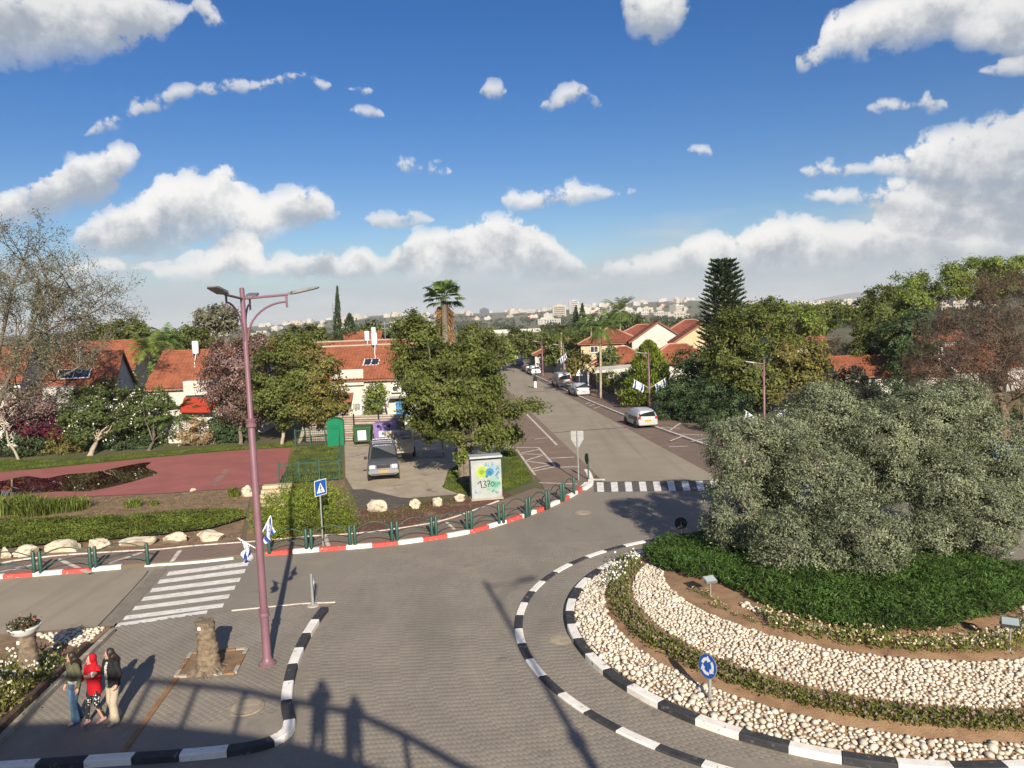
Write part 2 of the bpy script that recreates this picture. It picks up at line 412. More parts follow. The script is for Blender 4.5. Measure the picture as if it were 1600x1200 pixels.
# ------------------------------------------------------------------ the ground
rng = random.Random(11)
m_ground = mat('dry_ground', (.16, .125, .075), (.085, .095, .035), scale=0.05, bump=.5, bscale=3, space='World', detail=8)
m_asphalt = mat('worn_asphalt', (.315, .27, .20), (.262, .226, .17), scale=0.35, rough=.9, bump=.25, bscale=60, space='World', detail=9, lo=.3, hi=.7, stain=((.225, .195, .152), 1.3, .62, .8))
m_joint = mat('paver_joints', (.27, .238, .19), (.21, .185, .15), scale=1.2, bump=.4, bscale=40, space='World')
m_paver = mat('grey_paver', (.262, .229, .184), (.228, .2, .162), scale=0.6, rough=.9, island=.05, bump=.12, bscale=70, space='World', stain=((.285, .245, .19), .5, .55, .75))
m_paver_obj = mat('grey_paver_single', (.262, .229, .184), (.228, .2, .162), scale=0.6, rough=.9, rand=.05, bump=.12, bscale=70, space='World', stain=((.285, .245, .19), .5, .55, .75))
def brick_mat(name, c1, c2, mortar, w, h, ang=0.0, rough=.9, bump=.2, blotch=None):
    m = bpy.data.materials.new(name); m.use_nodes = True; T = m.node_tree; b = T.nodes['Principled BSDF']
    b.inputs['Roughness'].default_value = rough; b.inputs['Specular IOR Level'].default_value = .25
    mp = N(T, 'ShaderNodeMapping'); mp.inputs['Rotation'].default_value = (0, 0, ang)
    T.links.new(N(T, 'ShaderNodeNewGeometry').outputs['Position'], mp.inputs[0])
    br = N(T, 'ShaderNodeTexBrick'); T.links.new(mp.outputs[0], br.inputs['Vector'])
    br.inputs['Color1'].default_value = (*c1, 1); br.inputs['Color2'].default_value = (*c2, 1); br.inputs['Mortar'].default_value = (*mortar, 1)
    br.inputs['Scale'].default_value = 1.0; br.inputs['Brick Width'].default_value = w; br.inputs['Row Height'].default_value = h
    br.inputs['Mortar Size'].default_value = .006; br.inputs['Mortar Smooth'].default_value = .2
    f, _ = NOISE(T, mp.outputs[0], .8, 7, .65)
    col = MIX(T, SMOOTH(T, f, .45, .75, 0, .7), br.outputs[0], blotch or tuple(x * 1.25 for x in c1))
    T.links.new(col, b.inputs['Base Color'])
    bp = N(T, 'ShaderNodeBump'); bp.inputs['Strength'].default_value = bump; bp.inputs['Distance'].default_value = .01; bp.invert = True
    T.links.new(br.outputs['Fac'], bp.inputs['Height']); T.links.new(bp.outputs[0], b.inputs['Normal'])
    return m
m_junction = brick_mat('junction_pavers', (.248, .218, .175), (.232, .204, .165), (.215, .189, .153), .2, .1, .3, bump=.1, blotch=(.275, .238, .187))
m_walk = brick_mat('brown_pavers', (.225, .162, .122), (.195, .138, .105), (.14, .105, .083), .2, .1, .17, blotch=(.26, .195, .15))
m_walk2 = brick_mat('street_brown_pavers', (.20, .145, .112), (.172, .124, .096), (.12, .09, .072), .2, .1, -.15, blotch=(.24, .18, .142))
m_soil = mat('brown_soil', (.26, .175, .105), (.165, .108, .065), scale=2.5, rough=.95, bump=1, bscale=25, space='World')
m_mulch = mat('red_mulch', (.16, .075, .05), (.085, .045, .03), scale=9, rough=.95, bump=1, bscale=45, space='World', stain=((.20, .145, .09), .8, .5, .7))
m_lawn = mat('lawn_turf', (.085, .12, .022), (.06, .085, .02), scale=1.2, bump=1, bscale=40, space='World', stain=((.19, .13, .06), .55, .58, .78))
m_court = mat('red_court_paint', (.34, .118, .10), (.285, .10, .086), scale=.5, rough=.75, bump=.15, bscale=50, space='World', stain=((.26, .098, .085), .35, .56, .78))
m_yard = mat('dusty_yard', (.40, .34, .25), (.32, .27, .20), scale=.9, rough=.95, bump=.5, bscale=22, space='World', stain=((.13, .10, .075), .7, .56, .72))
m_darkasph = mat('dark_patch', (.115, .098, .082), (.09, .078, .066), scale=1.5, bump=.3, bscale=50, space='World')
m_white = mat('white_road_paint', (.78, .75, .69), (.62, .60, .55), scale=3.0, rough=.8, bump=.15, bscale=60, space='World', stain=((.36, .33, .29), 5.0, .60, .72))
m_white_worn = mat('worn_white_paint', (.66, .60, .53), (.46, .40, .34), scale=4.0, rough=.85, space='World', stain=((.20, .15, .12), 6.0, .58, .70))
m_red = mat('red_kerb_paint', (.60, .075, .06), (.48, .085, .07), scale=3.0, rough=.7, space='World', stain=((.50, .36, .31), 7.0, .60, .70))
m_kwhite = mat('white_kerb_paint', (.84, .81, .74), (.74, .70, .62), scale=2.5, rough=.7, space='World', bump=.2, bscale=30, stain=((.36, .33, .28), 6.0, .60, .72))
m_black = mat('black_kerb_paint', (.035, .036, .040), (.05, .05, .052), scale=3, rough=.75, space='World', bump=.2, bscale=30, stain=((.19, .175, .15), 6.0, .59, .72))
m_conc = mat('pale_concrete', (.42, .37, .29), (.34, .30, .24), scale=1.5, rough=.92, bump=.3, bscale=30, space='World', stain=((.23, .2, .16), 1.1, .58, .75))

def wear(m, ang, c, sx=.9, sy=.03, lo=.5, hi=.72, amt=.55):
    """long worn tracks along the direction of travel"""
    T = m.node_tree; b = T.nodes['Principled BSDF']; src = b.inputs['Base Color'].links[0].from_socket
    mp = N(T, 'ShaderNodeMapping'); mp.inputs['Rotation'].default_value = (0, 0, ang); mp.inputs['Scale'].default_value = (sx, sy, 1)
    T.links.new(N(T, 'ShaderNodeNewGeometry').outputs['Position'], mp.inputs[0]); f, _ = NOISE(T, mp.outputs[0], 1.0, 5, .6)
    T.links.new(MIX(T, SMOOTH(T, f, lo, hi, 0, amt), src, c), b.inputs['Base Color'])
m_street = m_asphalt.copy(); wear(m_street, R_(5.5), (.19, .17, .14)); m_side = m_asphalt.copy(); wear(m_side, R_(80), (.19, .17, .14))
for _m in (m_paver, m_paver_obj, m_junction): wear(_m, R_(30), (.18, .161, .135), .4, .12, .46, .74, .75); wear(_m, R_(-50), (.13, .12, .105), .9, .8, .62, .74, .55)
# one sheet out to the horizon
mb = MB(); radii = [0, 60, 250, 700, 1500, 4000, 9500]; nseg = 64
for r in radii:
    for k in range(nseg): mb.v.append((r * math.cos(2 * math.pi * k / nseg), r * math.sin(2 * math.pi * k / nseg) + 20, -0.03))
for i in range(len(radii) - 1):
    for k in range(nseg):
        a, b_ = i * nseg + k, i * nseg + (k + 1) % nseg
        mb.f.append([a, a + nseg, b_ + nseg, b_] if i else [a, a + nseg, b_ + nseg]); mb.m.append(0)
structure('ground', mb, m_ground)

# paved junction round the roundabout
sheet('junction_road', [(-14.2, -10), (34, -10), (34, 34), (11.2, 38.6), (4.3, 39.5), (4.0, 41), (-13.7, 30), (-13.7, 28.0), (-13.2, 22.4), (-14.2, 10)], 0.0, m_junction)
# main street, vanishing between the trees
ST = lambda t: None
RL0, RL1 = Vector((4.80, 40.0)), Vector((1.97, 69.33)); RR0, RR1 = Vector((11.3, 37.5)), Vector((6.56, 83.74))
def street_left(y): return RL0.x + (RL1.x - RL0.x) * (y - RL0.y) / (RL1.y - RL0.y)
def street_right(y): return RR0.x + (RR1.x - RR0.x) * (y - RR0.y) / (RR1.y - RR0.y)
street = sheet('street', [(street_left(40.3), 40.3), (street_right(39.6), 39.6), (street_right(330), 330), (street_left(330) + 0, 330)], 0.008, m_street)
# side road on the far left
KL = [G(x, y) for x, y in ((-160, 912), (-80, 909), (0, 905), (105, 897), (230, 886), (310, 880), (415, 869), (540, 859), (610, 853), (690, 842), (750, 830), (830, 805), (890, 779), (915, 762), (925, 750))]
KL = [Vector((-60, 24.5, 0)), Vector((-40, 25.3, 0))] + KL
kl = spline(KL, 10)
sheet('side_road', [(p.x, p.y + .05) for p in kl if p.x < -13.6] + [(-13.68, 28.14), (-13.15, 22.4), (-60, 19.5)], 0.008, m_side)
mb = MB(); mb.prism([G(150, 982)[:2], G(178, 982)[:2], G(262, 889)[:2], G(243, 889)[:2]], 0.0, 0.012)
structure('road_edge_strip', mb, mat('edge_concrete', (.23, .2, .155), (.19, .165, .13), scale=2, space='World', bump=.2, bscale=40))

# the whole left block stands a kerb higher than the road
KZ = 0.13
block = [(p.x, p.y + .12) for p in kl] + [(street_left(42.5) - .1, 42.5), (street_left(330) - .1, 330), (-260, 330), (-260, 24)]
sheet('left_block_ground', block, KZ - .03, m_ground, thick=.2)
# brown paved footway along it
inner_edge = [G(x, y, KZ) for x, y in ((-60, 905), (0, 880), (90, 868), (180, 862), (250, 858), (300, 853), (395, 846), (480, 838), (560, 833), (640, 823), (700, 811), (760, 790), (800, 775), (835, 762), (851, 765), (845, 752), (826, 733), (806, 703))]
inner_edge = [Vector((-60, 27.2, KZ)), Vector((-40, 28.6, KZ))] + inner_edge
walk = [(p.x, p.y + .14) for p in kl] + [(street_left(42) - .05, 42), (street_left(100) - .05, 100), (street_left(100) - 4.2, 100)] + [(p.x, p.y) for p in reversed(inner_edge)]
sheet('footway', walk, KZ - .015, m_walk, thick=.06)
# white edging between footway and planting, laid stone by stone
mb0 = None
def kerb(name, line, w, h, mats, seg=1.0, z0=0.0, gap=.008, label=None, lip=.02):
    """a kerb of separate stones laid along a polyline; left side of the line is the back"""
    root = thing(name, (0, 0, 0)); root['kind'] = 'structure'
    if label: root['label'] = label
    fine = resample(line, seg / 4)
    n = (len(fine) - 1) // 4
    for i in range(n):
        sub = fine[i * 4:i * 4 + 5]; back = offset2(fine, w)[i * 4:i * 4 + 5] if False else None
        o = []
        for j, p in enumerate(sub):
            k = i * 4 + j
            t = fine[min(k + 1, len(fine) - 1)] - fine[max(k - 1, 0)]; t = Vector((t[0], t[1], 0)).normalized(); nn = Vector((-t.y, t.x, 0))
            q = Vector((p[0], p[1], z0))
            if j == 0: q += t * gap
            if j == 4: q -= t * gap
            o.append([q - Vector((0, 0, .08)), q + Vector((0, 0, h - lip)), q + nn * lip + Vector((0, 0, h)), q + nn * (w - lip) + Vector((0, 0, h)), q + nn * w + Vector((0, 0, h - lip)), q + nn * w - Vector((0, 0, .08))])
        mb = MB(); vs = [p for s in o for p in s]; fs = []
        for a in range(len(o) - 1):
            for b_ in range(5): fs.append((a * 6 + b_, a * 6 + 6 + b_, a * 6 + 7 + b_, a * 6 + 1 + b_))
        fs += [tuple(reversed(range(6)))[::-1], tuple(range((len(o) - 1) * 6, len(o) * 6))[::-1]]
        mb.add(vs, fs); mb.build('kerb_stone', mats[i % len(mats)], root)
    return root
kerb('footway_edging', [p for p in spline(inner_edge[2:15], 6)], .12, .03, [m_white_worn], 1.6, KZ - .02)
# painted kerbs
seg_pts = resample(kl, .1)
def cut(line, x0, x1): return [p for p in line if x0 <= p.x <= x1]
kerb('red_white_kerb', cut(seg_pts, -36, -14.6), .22, .15, [m_red, m_kwhite], 1.05, 0)
kerb('lowered_white_kerb', cut(seg_pts, -14.6, -10.15), .28, .07, [m_kwhite], 1.1, 0)
kerb('red_white_kerb', cut(seg_pts, -10.12, 4.0), .22, .15, [m_red, m_kwhite], 1.05, 0)
kerb('white_corner_kerb', spline([G(916, 766), G(927, 757), G(925, 745), G(919, 735)], 8), .3, .15, [m_kwhite, m_kwhite], .8, 0)

# zebra crossings, bar by bar
def bars(name, quads, m, z, parent):
    for q in quads:
        mb = MB(); mb.prism([(p[0], p[1]) for p in q], z - .003, z); mb.build(name, m, parent)
zr = thing('zebra_crossing', (0, 0, 0)); zr['kind'] = 'structure'
Lp = [(260, 900), (246, 912.5), (234, 926), (221, 939.5), (207, 954), (192, 969), (176, 983)]
Rp = [(387, 884), (382, 895.5), (374, 909), (366, 921.5), (357, 935), (348, 949), (322, 962)]
for i in range(7):
    dy = 6.2 if i < 6 else 8.0
    q = [G(Lp[i][0], Lp[i][1]), G(Rp[i][0], Rp[i][1]), G(Rp[i][0] + 3 * .8, Rp[i][1] - dy), G(Lp[i][0] + 5 * .8, Lp[i][1] - dy)]
    bars('crossing_bar', [q], m_white, .012, zr)
zr2 = thing('zebra_crossing', (0, 0, 0)); zr2['kind'] = 'structure'
za, zb, zc, zd = G(929, 769), G(1155, 766), G(928, 754), G(1150, 751)
sheet('crossing_band', [za[:2], zb[:2], zd[:2], zc[:2]], .0115, mat('crossing_dark', (.10, .09, .08), (.12, .11, .095), scale=3, space='World'), parent=zr2)
for i in range(10):
    t0, t1 = (i + .20) / 10, (i + .68) / 10
    bars('crossing_bar', [[za.lerp(zb, t0), za.lerp(zb, t1), zc.lerp(zd, t1), zc.lerp(zd, t0)]], m_white, .0165, zr2)
bars('stop_line', [[G(928, 751), G(945, 751), G(945, 748.5), G(927, 748.5)]], m_white, .0135, street)

# seams and tar lines across the street
def seam(pts, w, z, m, parent, name='tar_seam'):
    line = spline(pts, 6); a = offset2(line, w / 2); b_ = offset2(line, -w / 2)
    mb = MB(); mb.prism([(p.x, p.y) for p in a] + [(p.x, p.y) for p in reversed(b_)], z - .002, z); return mb.build(name, m, parent)
m_tar = mat('tar', (.055, .05, .045), (.075, .068, .06), scale=4, space='World')
seam([G(858, 677), G(905, 673), G(978, 668)], .22, .012, m_tar, street)
seam([G(822, 613), G(860, 611), G(885, 610)], .8, .012, mat('patched_asphalt', (.16, .14, .11), (.20, .17, .13), scale=3, space='World'), street)
side_road = bpy.data.objects['side_road']
seam([G(150, 982), G(185, 945), G(222, 905), G(232, 892)], .05, .012, m_tar, side_road)

# brown paved parking lanes beside the street
KR = [Vector((13.7, 44.0, 0)), Vector((12.95, 49.4, 0)), Vector((10.35, 64.0, 0)), Vector((7.95, 80.7, 0)), Vector((5.9, 98, 0)), Vector((3.4, 120, 0)), Vector((-2, 165, 0)), Vector((-12, 250, 0))]
kr = spline(KR, 8)
sheet('parking_lane', [(street_right(39.8), 39.8), (16, 39.0), (14.6, 41)] + [(p.x, p.y) for p in kr] + [(street_right(250), 250)], .004, m_walk2)
sheet('street_footway', [(p.x + .2, p.y) for p in kr] + [(p.x + 4.2, p.y) for p in reversed(kr)] + [(24, 39), (15, 39.5)], KZ, m_walk2, thick=.2)
sheet('right_block_ground', [(p.x + 4.1, p.y) for p in kr] + [(330, 250), (330, 33), (34, 33), (24, 39)], KZ - .02, m_ground, thick=.2)
kerb('street_kerb', list(reversed([Vector((p.x, p.y, 0)) for p in kr if p.y < 130])), .2, .15, [m_white_worn], 1.2, 0)
# white parking marks
lane = bpy.data.objects['parking_lane']; fw = bpy.data.objects['footway']; sfw = bpy.data.objects['street_footway']
def stripe(pa, pb, w, z, m, parent, name='paint_stripe'):
    a, b_ = G(*pa, z), G(*pb, z); t = (b_ - a).normalized(); n = Vector((-t.y, t.x, 0)) * w / 2
    mb = MB(); mb.prism([(a - n)[:2], (b_ - n)[:2], (b_ + n)[:2], (a + n)[:2]], z - .003, z); mb.build(name, m, parent)
zz = KZ - .008
stripe((815, 639), (870, 695), .16, zz, m_white_worn, fw)
for a, b_ in (((807, 699), (841, 699)), ((841, 699), (868, 729)), ((807, 702), (836, 742)), ((812, 708), (842, 702)), ((814, 709), (848, 710)), ((820, 720), (848, 711)), ((822, 720), (857, 725)), ((829, 733), (860, 726)), ((833, 736), (868, 729)), ((843, 754), (902, 756)), ((858, 716), (897, 714)), ((870, 730), (905, 729)), ((836, 686), (855, 684)), ((697, 815), (710, 827))):
    stripe(a, b_, .14, zz, m_white_worn, fw)
for a, b_ in (((90, 873), (140, 895)), ((20, 890), (60, 880)), ((170, 880), (225, 862)), ((268, 878), (281, 860)), ((508, 838), (513, 853)), ((0, 893), (40, 884))):
    stripe(a, b_, .17, zz, m_white_worn, fw)
for a, b_ in (((1047, 689), (1070, 680)), ((1062, 678), (1108, 680)), ((1080, 690), (1110, 682)), ((1085, 689), (1110, 690)), ((1030, 668), (1062, 669)), ((1047, 672), (1063, 661))):
    stripe(a, b_, .14, KZ + .005, m_white_worn, sfw)
for a, b_ in (((1045, 698), (1075, 697)), ((988, 667), (1004, 666)), ((915, 631), (928, 627)), ((921, 634), (934, 630)), ((928, 638), (941, 634))):
    stripe(a, b_, .13, .012, m_white_worn, lane)

# court, lawn, yard, planting beds on the left block
def patch(name, px, z, m, kind='structure'): return sheet(name, [G(x, y, z)[:2] for x, y in px], z, m, kind)
Z1 = KZ - .02
patch('red_court', [(-200, 748), (0, 738), (60, 733), (250, 714), (380, 703), (463, 699), (452, 722), (437, 755), (380, 762), (250, 771), (120, 776), (-200, 786)], Z1 + .012, m_court)
patch('court_stripe', [(362, 733), (352, 733), (325, 758), (338, 758)], Z1 + .017, mat('court_grey', (.30, .17, .14), (.24, .12, .1), scale=2, space='World'))
patch('court_verge', [(-200, 735), (0, 718), (120, 716), (300, 700), (460, 690), (463, 698), (380, 702), (250, 713), (60, 732), (-200, 747)], Z1 + .005, m_lawn)
patch('dirt_bank', [(-200, 787), (120, 777), (250, 772), (380, 763), (394, 765), (385, 800), (376, 846), (300, 851), (200, 860), (90, 866), (0, 878), (-200, 890)], Z1 + .004, m_soil)
patch('fenced_lawn', [(455, 700), (531, 692), (537, 748), (437, 757)], Z1 + .006, mat('fenced_turf', (.05, .10, .018), (.035, .075, .016), scale=2, bump=1, bscale=40, space='World'))
patch('yard', [(538, 690), (640, 688), (700, 684), (800, 690), (803, 700), (710, 740), (690, 760), (720, 772), (640, 778), (585, 775), (552, 765), (540, 745)], Z1 + .004, m_yard)
patch('yard_entry', [(548, 765), (570, 764), (620, 776), (660, 783), (600, 800), (560, 792)], Z1 + .010, m_darkasph)
patch('mulch_bed', [(556, 831), (560, 795), (600, 800), (660, 784), (735, 775), (790, 768), (799, 774), (760, 789), (700, 810), (640, 822)], Z1 + .007, m_mulch)
patch('tree_lawn', [(700, 735), (735, 715), (800, 702), (805, 706), (826, 735), (834, 752), (790, 767), (720, 773), (692, 762)], Z1 + .012, m_lawn)
patch('shrub_bed', [(384, 846), (392, 780), (430, 757), (537, 750), (556, 800), (555, 831), (470, 837)], Z1 + .006, m_soil)
mp_ = mat('standing_water', (.035, .012, .010), rough=.015, spec=.5)
pud = spline([G(x, y, Z1 + .016) for x, y in ((-40, 758), (0, 752), (40, 744), (70, 747), (105, 741), (150, 737), (200, 727), (235, 722), (228, 730), (246, 739), (222, 748), (190, 757), (140, 767), (90, 768), (40, 772), (0, 776), (-40, 777), (-42, 768))], 5)
sheet('puddle', [(p.x, p.y) for p in pud], Z1 + .016, mp_)

# ------------------------------------------------------------------ the paved island with the palm stump
isl = [G(x, y) for x, y in ((524, 945), (512, 957), (497, 978), (480, 1008), (467, 1040), (459, 1075), (457, 1108), (462, 1132), (456, 1150), (438, 1163), (405, 1175), (350, 1184), (262, 1192), (180, 1197))]
isl = spline(isl, 8); isl += [Vector((isl[-1].x - 2.6, isl[-1].y - .15, 0))]
PZ = .09
plaza_poly = [(p.x - .1, p.y) for p in isl[:-20]] + [(p.x, p.y + .12) for p in isl[-20:]] + [(-11.85, 15.0), (-11.85, 16.18), (-12.5, 22.3), (-10.3, 23.1), (-9.2, 23.35), (-6.3, 23.75)]
plaza_poly = [(isl[i].x - .1, isl[i].y) for i in range(0, len(isl), 2) if isl[i].y > 15.9] + [(-5.5, 15.75), (-6.1, 15.35), (-8.7, 15.18), (-11.9, 15.1), (-12.0, 16.18), (-12.5, 22.3), (-10.3, 23.05), (-9.2, 23.3), (-6.3, 23.7)]
plaza = sheet('paved_island', plaza_poly, PZ - .012, m_joint, thick=.12)
kerb('black_white_kerb', list(reversed(isl)), .26, .15, [m_kwhite, m_black, m_kwhite, m_kwhite, m_black][0:2], .98, 0)
mb = MB(); a, b_, c = G(362, 954, PZ), G(470, 943, PZ), G(524, 941, PZ)
mb.bar(a, b_, .045, .03); mb.bar(b_, c, .045, .03); structure('island_edging', mb, m_white_worn)

# ------------------------------------------------------------------ pavers: laid one by one near the camera
def paver_mesh(L, W, h=.0007, b=.0018):
    mb = MB(); x, y = L / 2 - .0016, W / 2 - .0016
    mb.v = [(-x, -y, 0), (x, -y, 0), (x, y, 0), (-x, y, 0), (-x + b, -y + b, h), (x - b, -y + b, h), (x - b, y - b, h), (-x + b, y - b, h)]
    mb.f = [[4, 5, 6, 7], [0, 1, 5, 4], [1, 2, 6, 5], [2, 3, 7, 6], [3, 0, 4, 7]]; mb.m = [0] * 5
    return mb
def lay(parent, spots, L, W, z, n_single, name, holes=None):
    """spots: (x, y, rotation). The n_single that lie nearest are objects, the others one joined part"""
    spots.sort(key=lambda s: s[0] ** 2 * .6 + s[1] ** 2)
    vis = [s for s in spots]
    pm = paver_mesh(L, W); me = pm.mesh(name, m_paver_obj)
    r = random.Random(5)
    for (x, y, a) in vis[:n_single]:
        o = link(name, me, parent, (x, y, z + r.uniform(-.0007, .0007)), a)
    V = np.array(pm.v); F = np.array([f for f in pm.f])
    S = np.array(vis[n_single:]); n = len(S)
    ca, sa = np.cos(S[:, 2])[:, None], np.sin(S[:, 2])[:, None]
    X = V[None, :, 0] * ca - V[None, :, 1] * sa + S[:, 0:1]; Y = V[None, :, 0] * sa + V[None, :, 1] * ca + S[:, 1:2]
    rs = np.random.RandomState(3)
    Zv = np.repeat(V[None, :, 2], n, 0) + z + rs.uniform(-.0007, .0007, (n, 1))
    P = np.stack([X, Y, Zv], -1)
    me2 = bpy.data.meshes.new(name + '_field')
    allf = (F[None] + (np.arange(n) * 8)[:, None, None]).reshape(-1)
    me2.vertices.add(n * 8); me2.vertices.foreach_set('co', P.astype(np.float32).ravel())
    me2.loops.add(len(allf)); me2.loops.foreach_set('vertex_index', allf.astype(np.int32))
    me2.polygons.add(n * 5); me2.polygons.foreach_set('loop_start', np.arange(0, len(allf), 4, dtype=np.int32))
    me2.update(calc_edges=True); me2.materials.append(m_paver)
    o = link('paver_field', me2, parent); o['kind'] = 'stuff'
RC = Vector((8.5, 21.28)); R_APRON = 8.7          # roundabout centre, outer edge of its apron
IC = Vector((9.1, 21.3)); R_INNER = 7.78          # raised kerb round the planting
jr = bpy.data.objects['junction_road']
isl_poly = [(p.x, p.y) for p in isl] + [(-12, 15), (-12.5, 22.3), (-6.3, 23.75)]
manholes = [(G(385, 1105, PZ), .42), (G(876, 1000), .36), (G(910, 801), .40)]
def clear_spot(x, y):
    return all((x - p.x) ** 2 + (y - p.y) ** 2 > (r + .03) ** 2 for p, r in manholes)
spots = []
r = R_APRON + .12
while r < 15.6:
    n = max(8, int(round(2 * math.pi * r / .2))); off = .5 * (int(r * 10 + .5) % 2)
    for k in range(n):
        a = 2 * math.pi * (k + off) / n; x, y = RC.x + r * math.cos(a), RC.y + r * math.sin(a)
        if y < 11 or y > 29.5 or x > 7.5 or x < -.66 * y - 1 or pin(isl_poly, x, y) or not clear_spot(x, y): continue
        if min((x - p.x) ** 2 + (y - p.y) ** 2 for p in isl[::4]) < .30 ** 2 or (x < -12.6): continue
        spots.append((x, y, a + math.pi / 2))
    r += .1
seen = [s for s in spots if s[1] > 13.4]
lay(jr, seen, .2, .1, .001, 220, 'paver')
apron = structure('apron', MB().prism([(RC.x + 8.62 * math.cos(t), RC.y + 8.62 * math.sin(t)) for t in np.linspace(0, 2 * math.pi, 97)[:-1]], 0.0, .012), m_joint)
spots = []; r = 7.2
while r < R_APRON - .22:
    n = int(round(2 * math.pi * r / .2)); off = .5 * (int(r * 10 + .5) % 2)
    for k in range(n):
        a = 2 * math.pi * (k + off) / n; x, y = RC.x + r * math.cos(a), RC.y + r * math.sin(a)
        if y < 12.5 or x > 12 or (x - IC.x) ** 2 + (y - IC.y) ** 2 < (R_INNER + .06) ** 2 or not clear_spot(x, y): continue
        spots.append((x, y, a + math.pi / 2))
    r += .1
lay(apron, spots, .2, .1, .013, 160, 'paver')
# the island's pavers run along the flower bed
spots = []; th = math.atan2(22.4 - 16.18, -12.55 + 11.85); ux, uy = math.cos(th), math.sin(th)
pitpoly = [G(x, y, PZ)[:2] for x, y in ((272, 1061), (371, 1055), (392, 1010), (297, 1018))]
for i in range(-110, 110):
    for j in range(-60, 60):
        s, t = j * .2 + (.1 if i % 2 else 0), i * .1
        x, y = -9 + ux * s + uy * t, 19 + uy * s - ux * t
        if pin(plaza_poly, x, y) and not pin(pitpoly, x, y) and clear_spot(x, y) and min((x - p.x) ** 2 + (y - p.y) ** 2 for p in isl[::3]) > .34 ** 2: spots.append((x, y, th))
lay(plaza, spots, .2, .1, PZ - .012, 200, 'paver')

def ring(c, r, n=160, z=0.0, a0=0.0, a1=2 * math.pi): return [Vector((c.x + r * math.cos(t), c.y + r * math.sin(t), z)) for t in np.linspace(a0, a1, n)]
kerb('apron_kerb', list(reversed(ring(RC, R_APRON, 400, 0, R_(60), R_(330))))[::-1], .24, .045, [m_kwhite, m_black], 1.02, 0)
kerb('roundabout_kerb', ring(IC, R_INNER, 400, 0, R_(20), R_(380)), .26, .17, [m_kwhite, m_black], 1.0, 0)

# brown edging strips and the pit of the palm stump
m_edge = mat('rusty_edging', (.30, .17, .085), (.22, .13, .07), scale=4, space='World', bump=.3, bscale=40)
pit = [G(x, y, PZ) for x, y in ((275, 1058), (367, 1052), (386, 1014), (299, 1021))]
mb = MB(); mb.add([(p.x, p.y, PZ + .006) for p in pit], [(0, 1, 2, 3)]); structure('stump_pit_soil', mb, m_soil)
pe = thing('pit_edging', (0, 0, 0)); pe['kind'] = 'structure'
for i in range(4):
    a, b_ = pit[i], pit[(i + 1) % 4]; n = max(3, int((b_ - a).length / .3))
    for k in range(n):
        mb = MB(); mb.bar(a.lerp(b_, (k + .03) / n) + Vector((0, 0, .015)), a.lerp(b_, (k + .97) / n) + Vector((0, 0, .015)), .1, .05 + .002 * (i % 2)); mb.build('edging_brick', m_edge if k % 3 else m_conc, pe)
mb = MB(); mb.bar(G(186, 1183, PZ + .004), G(276, 1059, PZ + .004), .14, .02); mb.build('edging_strip', m_edge, pe)

# manhole covers
m_iron = mat('manhole_cover', (.33, .28, .2), (.24, .2, .15), scale=6, rough=.8, bump=.6, bscale=60, space='World')
for (p, r), lb in zip(manholes, ('pale round manhole cover set in the paved island', 'sandy round manhole cover on the roundabout apron', 'round manhole cover on the road near the far zebra crossing')):
    t = tag(MB().lathe([(r * .99, -.01), (r * .99, .020), (r * .93, .024)], 28).build('manhole_cover', m_iron, loc=p), lb, 'manhole cover')
    MB().lathe([(r * .80, .0), (r * .80, .028), (r * .76, .030)], 28).build('lid', mat('manhole_lid', (.40, .34, .24), (.30, .25, .18), scale=5, bump=.5, bscale=50), t)

# ------------------------------------------------------------------ roundabout planting
rng = random.Random(21)
def zm(x, y):
    r = math.hypot(x - IC.x, y - IC.y)
    return .10 + .75 * max(0.0, 1 - (r / 7.6) ** 2)
mb = MB(); rs_ = [0, 1, 2, 3, 4, 5, 6, 6.8, 7.54]; ns = 72
for r in rs_:
    for k in range(ns):
        a = 2 * math.pi * k / ns; x, y = IC.x + r * math.cos(a), IC.y + r * math.sin(a); mb.v.append((x, y, zm(x, y) - (.0 if r < 7.5 else .02)))
for i in range(len(rs_) - 1):
    for k in range(ns):
        a, b_ = i * ns + k, i * ns + (k + 1) % ns
        mb.f.append([a, a + ns, b_ + ns, b_]); mb.m.append(0)
m_bedsoil = mat('bed_soil', (.36, .225, .125), (.25, .15, .082), scale=1.5, rough=.95, bump=1, bscale=22, space='World', stain=((.15, .092, .058), 1.2, .6, .75))
bed = structure('roundabout_bed', mb, m_bedsoil, smooth=True)
S1, S1R = Vector((9.95, 21.66)), 7.42
S2, S2R = Vector((10.15, 21.96)), 6.67
S3, S3R = Vector((10.51, 22.85)), 5.9
GC, GR = Vector((10.25, 22.08)), 4.08
def dist(c, x, y): return math.hypot(x - c.x, y - c.y)
m_stone = mat('river_stone', (.64, .575, .465), (.50, .435, .34), scale=6, rough=.75, rand=.24, bump=.3, bscale=25, stain=((.50, .33, .22), 4, .66, .8))
m_stone_f = mat('river_stones_far', (.64, .575, .465), (.50, .435, .34), scale=6, rough=.75, island=.24, bump=.3, bscale=25, space='World', stain=((.50, .33, .22), 3, .66, .8))
